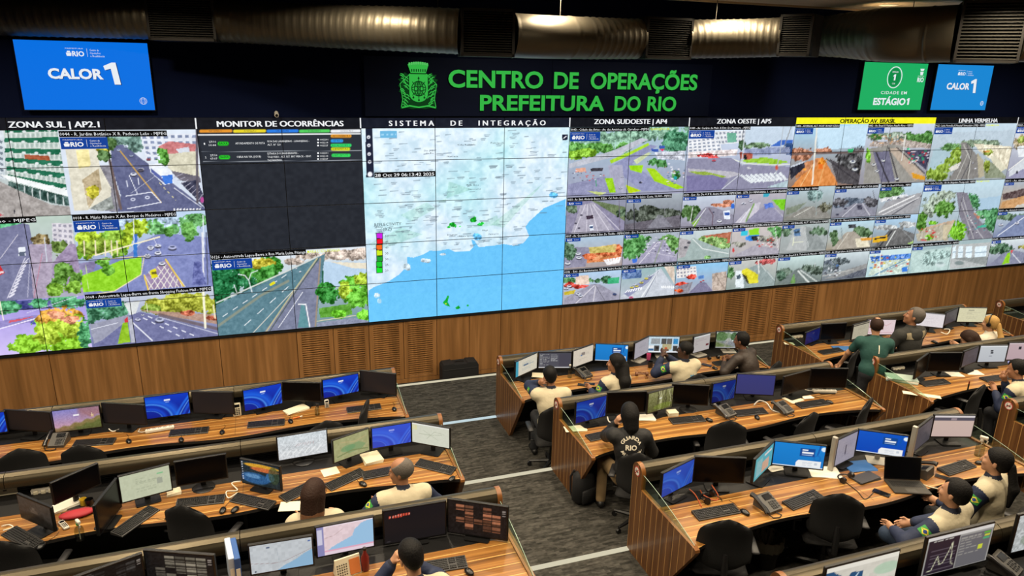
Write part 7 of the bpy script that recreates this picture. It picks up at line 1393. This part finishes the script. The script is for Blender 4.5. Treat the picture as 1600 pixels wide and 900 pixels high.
    def badge(x, z, w_, h_, zc, m1='badge blue', m2='jacket cream'):
        m = MB(); sh = [(0, 0)]+[(x_, z_) for x_, z_ in ((-.5, .3), (-.3, .5), (-.12, .32), (.12, .32), (.3, .5), (.5, .3), (.42, -.1), (.5, -.5), (-.5, -.5), (-.42, -.1))]; decal(m, [(x+a_*w_, z+b_*h_) for a_, b_ in sh], [(0, k, k % 10+1) for k in range(1, 11)], back(zc), rt, t, fw, 0, .004)
        g4 = [(x+a_*w_, z+b_*h_) for a_, b_ in ((-.2, -.3), (.2, -.3), (.2, .2), (-.2, .2))]; decal(m, g4, [(0, 1, 2, 3)], back(zc), rt, t, fw, 1, .006); g5 = [(x+a_*w_, z+b_*h_) for a_, b_ in ((-.1, -.2), (.1, -.2), (.1, .1), (-.1, .1))]; decal(m, g5, [(0, 1, 2, 3)], back(zc), rt, t, fw, 0, .008)
        m.build('back_badge', [m1, m2], jk, smooth=0, recalc=False)
    if deco: deco(dict(flag=flag, word=word, badge=badge, T=T, hd=hd, R=R, lh=lh, rh=rh, LE=LE, RE=RE, jk=jk, decal=decal, back=back, rt=rt, t=t, fw=fw, LS=LS, RS=RS, N=N))
    if chairlabel: dup(CH0, chairlabel, (T.location.x+math.sin(a)*.03+chair_off[0], T.location.y-math.cos(a)*.03+chair_off[1], zf), a+math.radians(chair_rz))
    return T
def glasses(d):
    hd = d['hd']; b = MB()
    for s in (-1, 1):
        b.tube([tuple(hd((s*.032+.021*math.cos(q), .098, -.002+.017*math.sin(q)))) for q in np.linspace(0, 2*PI, 14)], .0022, 5); b.tube([tuple(hd((s*.053, .097, .004))), tuple(hd((s*.080, .05, .006))), tuple(hd((s*.083, -.01, .0)))], .0022, 5)
    b.tube([tuple(hd((-.011, .100, .0))), tuple(hd((.011, .100, .0)))], .0022, 5); o = b.build('glasses', ['glasses'], d['T'])
def headphones(d, m='glasses', band='glasses'):
    hd = d['hd']; b = MB(); b.tube([tuple(hd((.098*math.cos(q), -.01, .03+.108*math.sin(q)))) for q in np.linspace(-.25, PI+.25, 20)], .008, 8); b.build('headphone_band', [band], d['T'])
    for s in (-1, 1): MB().tube([tuple(hd((s*.080, -.008, -.005))), tuple(hd((s*.108, -.008, -.005)))], [.036, .030], 16).build('ear_cup', [m], d['T'])
def held_phone(d, hand, m='white plastic', to=None, label=None):
    W = d['lh'] if hand < 0 else d['rh']; E_ = d['LE'] if hand < 0 else d['RE']; fwd_ = unit(W-E_); c = W+fwd_*.09
    return c
# ------------------------------------------------------------------ the people at the desks
def dk_flag(*s): return lambda d: [d['flag'](q) for q in s]
def deco1(d): d['flag'](-1); d['badge'](.03, -.02, .11, .12, .26)
person(2, 626, 716, 4, 'grey haired balding man in a cream and navy jacket, seated at the left desk', lean=14, head=(58, -6, 0), hair='ring', hairm='hair grey', skin='skin tan', deco=deco1, lh=(-.26, .36, .80), rh=(.20, .42, .80), lp=(-.8, -.2, -.6), rp=(.8, -.2, -.6), chairlabel='black office chair under the grey haired man')
person(2, 490, 750, -4, 'woman with long brown hair in a cream jacket, seen from behind', lean=16, head=(-28, -8, 0), hair='mid', hairm='hair brown', tips='hair tips', skin='skin light', woman=True, top=('jacket cream', 'jacket cream', 'jacket cream'), deco=glasses, chairlabel='black office chair under the woman with brown hair')
def deco3(d):
    dd = d; m = MB(); V2 = [(x, z) for z in (-.02, .02) for x in np.linspace(-.09, .09, 9)]; dd['decal'](m, V2, [(k, k+1, k+10, k+9) for k in range(8)], dd['back'](.47), dd['rt'], dd['t'], dd['fw'], 0, .006); m.build('yellow_band', ['neon yellow'], dd['jk'], smooth=0, recalc=False)
person(3, 642, 845, -2, 'man with black hair resting his face on his hands by the lower edge', lean=24, head=(12, -20, -6), hair='short', skin='skin light', lh=(-.13, .44, 1.06), rh=(.02, .46, 1.02), lp=(-.6, .5, -.9), rp=(.7, .4, -.9), curl=.9, deco=deco3, chairlabel='black office chair under the man resting his face on his hands')
def deco4(d):
    d['flag'](-1); c = d['hd']((-.105, .0, -.03)); u_ = d['R'][:, 2]
person(1, 860, 572, -10, 'man in a cream and navy jacket holding a phone to his ear', lean=14, head=(0, -8, -8), hair='short', skin='skin tan', lh=(-.14, .20, 1.14), rh=(.22, .44, .80), lp=(-.6, .35, -1.0), curl=.7, deco=deco4, chairlabel='black office chair by the aisle under the man with the phone at his ear')
person(1, 963, 553, 12, 'woman with long straight black hair looking left, in a cream and navy jacket', lean=10, head=(40, 0, 0), hair='long', skin='skin tan', woman=True, deco=dk_flag(-1), lh=(-.20, .36, .80), rh=(.14, .38, .80), chairlabel='black office chair under the woman with long black hair')
def deco6(d): glasses(d); d['flag'](-1); d['word']('Rio', -.02, -.05, .075, .125, 'lettering dark', .24); d['badge'](.045, .085, .07, .08, .24)
person(1, 1072, 533, 0, 'bald man with glasses in a cream jacket lettered Rio, hands raised', lean=6, head=(44, 0, 0), hair='bald', skin='skin dark', lh=(-.24, .28, 1.10), rh=(-.12, .33, 1.08), lp=(-.6, .0, -1.0), rp=(.5, .5, -1), curl=.8, deco=deco6, chairlabel='black office chair under the bald man')
person(1, 1160, 519, 24, 'man in a dark brown jacket leaning over an open notebook', lean=30, head=(8, -8, 0), hair='short', skin='skin brown', top=('jacket brown', 'jacket brown', 'jacket brown'), lh=(-.16, .46, .82), rh=(.12, .46, .82), lp=(-.8, 0, -.6), rp=(.8, 0, -.6), chairlabel='black office chair under the man in brown')
def deco8(d):
    d['word']('GUARDA', 0, 0, .036, 0, 'lettering pale', .362, arc=(.088, 162, 12, 1)); d['word']('RIO', -.062, -.028, .055, .062, 'lettering pale', .362); d['word']('MUNICIPAL', 0, 0, .034, 0, 'lettering pale', .362, arc=(.122, 205, 345, -1))
person(2, 985, 630, -18, 'guard with black hair in a black jacket lettered GUARDA RIO, hand at her head', lean=12, head=(4, -6, -4), hair='mid', skin='skin light', woman=True, top=('jacket black', 'jacket black', 'jacket black'), legs='trousers beige', boots=True, lh=(-.13, .24, 1.10), rh=(.22, .42, .80), lp=(-.35, .5, -1.0), curl=.8, deco=deco8, chairlabel='black office chair of the guard in black', hl=.12, chair_off=(.10, -.08), chair_rz=-18, knees=(((-.22, .40, .56), (-.24, .28, .10)), ((.16, .42, .56), (.16, .34, .10))))
person(3, 1496, 748, 12, 'man with short black hair in a cream and navy jacket, hand on his knee', lean=2, side=-8, head=(6, 4, 0), hair='short', skin='skin light', legs='jeans', lh=(-.30, .34, .78), rh=(.04, .36, .72), lp=(-1, -.2, -.4), rp=(.8, -.2, -.5), curl=.5, deco=dk_flag(-1), knees=(((-.26, .40, .68), (.06, .48, .46)), ((.14, .44, .56), (.15, .40, .09))), chairlabel='black office chair under the man with his hand on his knee')
person(3, 1562, 700, 18, 'woman with a long black ponytail in a cream and navy jacket by the spray bottle', lean=4, head=(8, 4, 0), hair='tail', skin='skin light', woman=True, deco=dk_flag(-1), lh=(-.2, .36, .74), rh=(.16, .36, .72), chairlabel='black office chair at the right edge under the woman with the ponytail')
def deco11(d):
    m = MB(); V2 = [(x, z) for z in np.linspace(-.05, .07, 6) for x in (.02, .034)]; d['decal'](m, V2, [(2*k, 2*k+1, 2*k+3, 2*k+2) for k in range(5)], d['back'](.36), d['rt'], d['t'], d['fw'], 0, .005); m.build('back_stripe', ['lettering pale'], d['jk'], smooth=0, recalc=False)
person(1, 1372, 496, -30, 'standing man in a dark green shirt leaning on the desk with one arm', lean=14, head=(-8, -10, 0), hair='thin', hairm='hair brown', skin='skin light', top=('shirt green', 'shirt green', 'shirt green'), stand=True, short_sleeve=True, lh=(-.36, .42, .84), rh=(.22, .40, .98), lp=(-.9, -.5, 0), deco=deco11)
def deco12(d):
    m = MB()
    for s in (-1, 1):
        V2 = [(s*(.05+.13*k/14), z) for z in np.linspace(-.06, .03, 7) for k in range(15)]; d['decal'](m, V2, [(j*15+k, j*15+k+1, j*15+k+16, j*15+k+15) for j in range(6) for k in range(14)], d['back'](.46), d['rt'], d['t'], d['fw'], 0, .009)
    m.build('shoulder_stripe', ['shoulder beige'], d['jk'], smooth=0, recalc=False); N, t, fw, rt = d['N'], d['t'], d['fw'], d['rt']
    skin_obj('hood', [C(N-t*.04-fw*.05-rt*.06, N-t*.04-fw*.05+rt*.06, .05, .05, .04), El(N-t*.10-fw*.10, (.11, .05, .10), None, .04)], .011, ['hood grey'], d['T'])
person(1, 1431, 480, 4, 'grey haired man in a dark hooded jacket with beige shoulders looking left', lean=4, head=(36, 14, 0), hair='short', hairm='hair grey', skin='skin tan', top=('hood grey', 'hood grey', 'hood grey'), scale=1.13, lh=(-.2, .36, .84), rh=(.2, .36, .84), deco=deco12, hz=.64)
person(1, 1550, 493, 10, 'blonde woman with black headphones in a white shirt', lean=10, head=(10, -4, 0), hair='tail', hairm='hair blonde', skin='skin light', woman=True, top=('shirt white', 'shirt white', 'shirt white'), deco=headphones, chairlabel='black office chair under the blonde woman')
person(1, 1516, 517, 24, 'person with dark hair bending low beside the blonde woman', lean=34, head=(10, -30, 0), hair='mid', hairm='hair brown', skin='skin light', woman=True, top=('shirt white', 'shirt white', 'shirt white'), deco=glasses)
def deco15(d): d['flag'](-1)
person(2, 1592, 562, 16, 'dark haired man holding a lit phone at the right edge', lean=26, head=(16, -14, 0), hair='short', skin='skin tan', lh=(-.12, .42, .86), rh=(.06, .40, .98), curl=.8, deco=deco15, chairlabel='black office chair under the man with the lit phone')
# phones in hand
def lit_phone(u, v, i, h, rz, label, tilt=50, lit=True):
    p = at_z(u, v, ZROW[i]+h); t = thing('smartphone', label, 'phone', (p.x, p.y, p.z), math.radians(rz)); M = Matrix.Rotation(math.radians(tilt), 4, 'X'); MB().box(-.037, .037, -.075, .075, -.004, .004, 0, .003, M).build('phone_case', ['mouse black'], t, smooth=0); MB().box(-.033, .033, -.070, .070, .0035, .0048, 0, 0, M).build('phone_display', [glow('phone glow', 'b8b4e8', .9) if lit else 'phone screen'], t, smooth=0)
lit_phone(1578, 572, 2, 1.06, 20, 'small lit phone held up before the dark haired man at the right edge', 60)
lit_phone(853, 586, 1, 1.20, 10, 'white edged phone at the ear of the man in the cream jacket', 85, False)
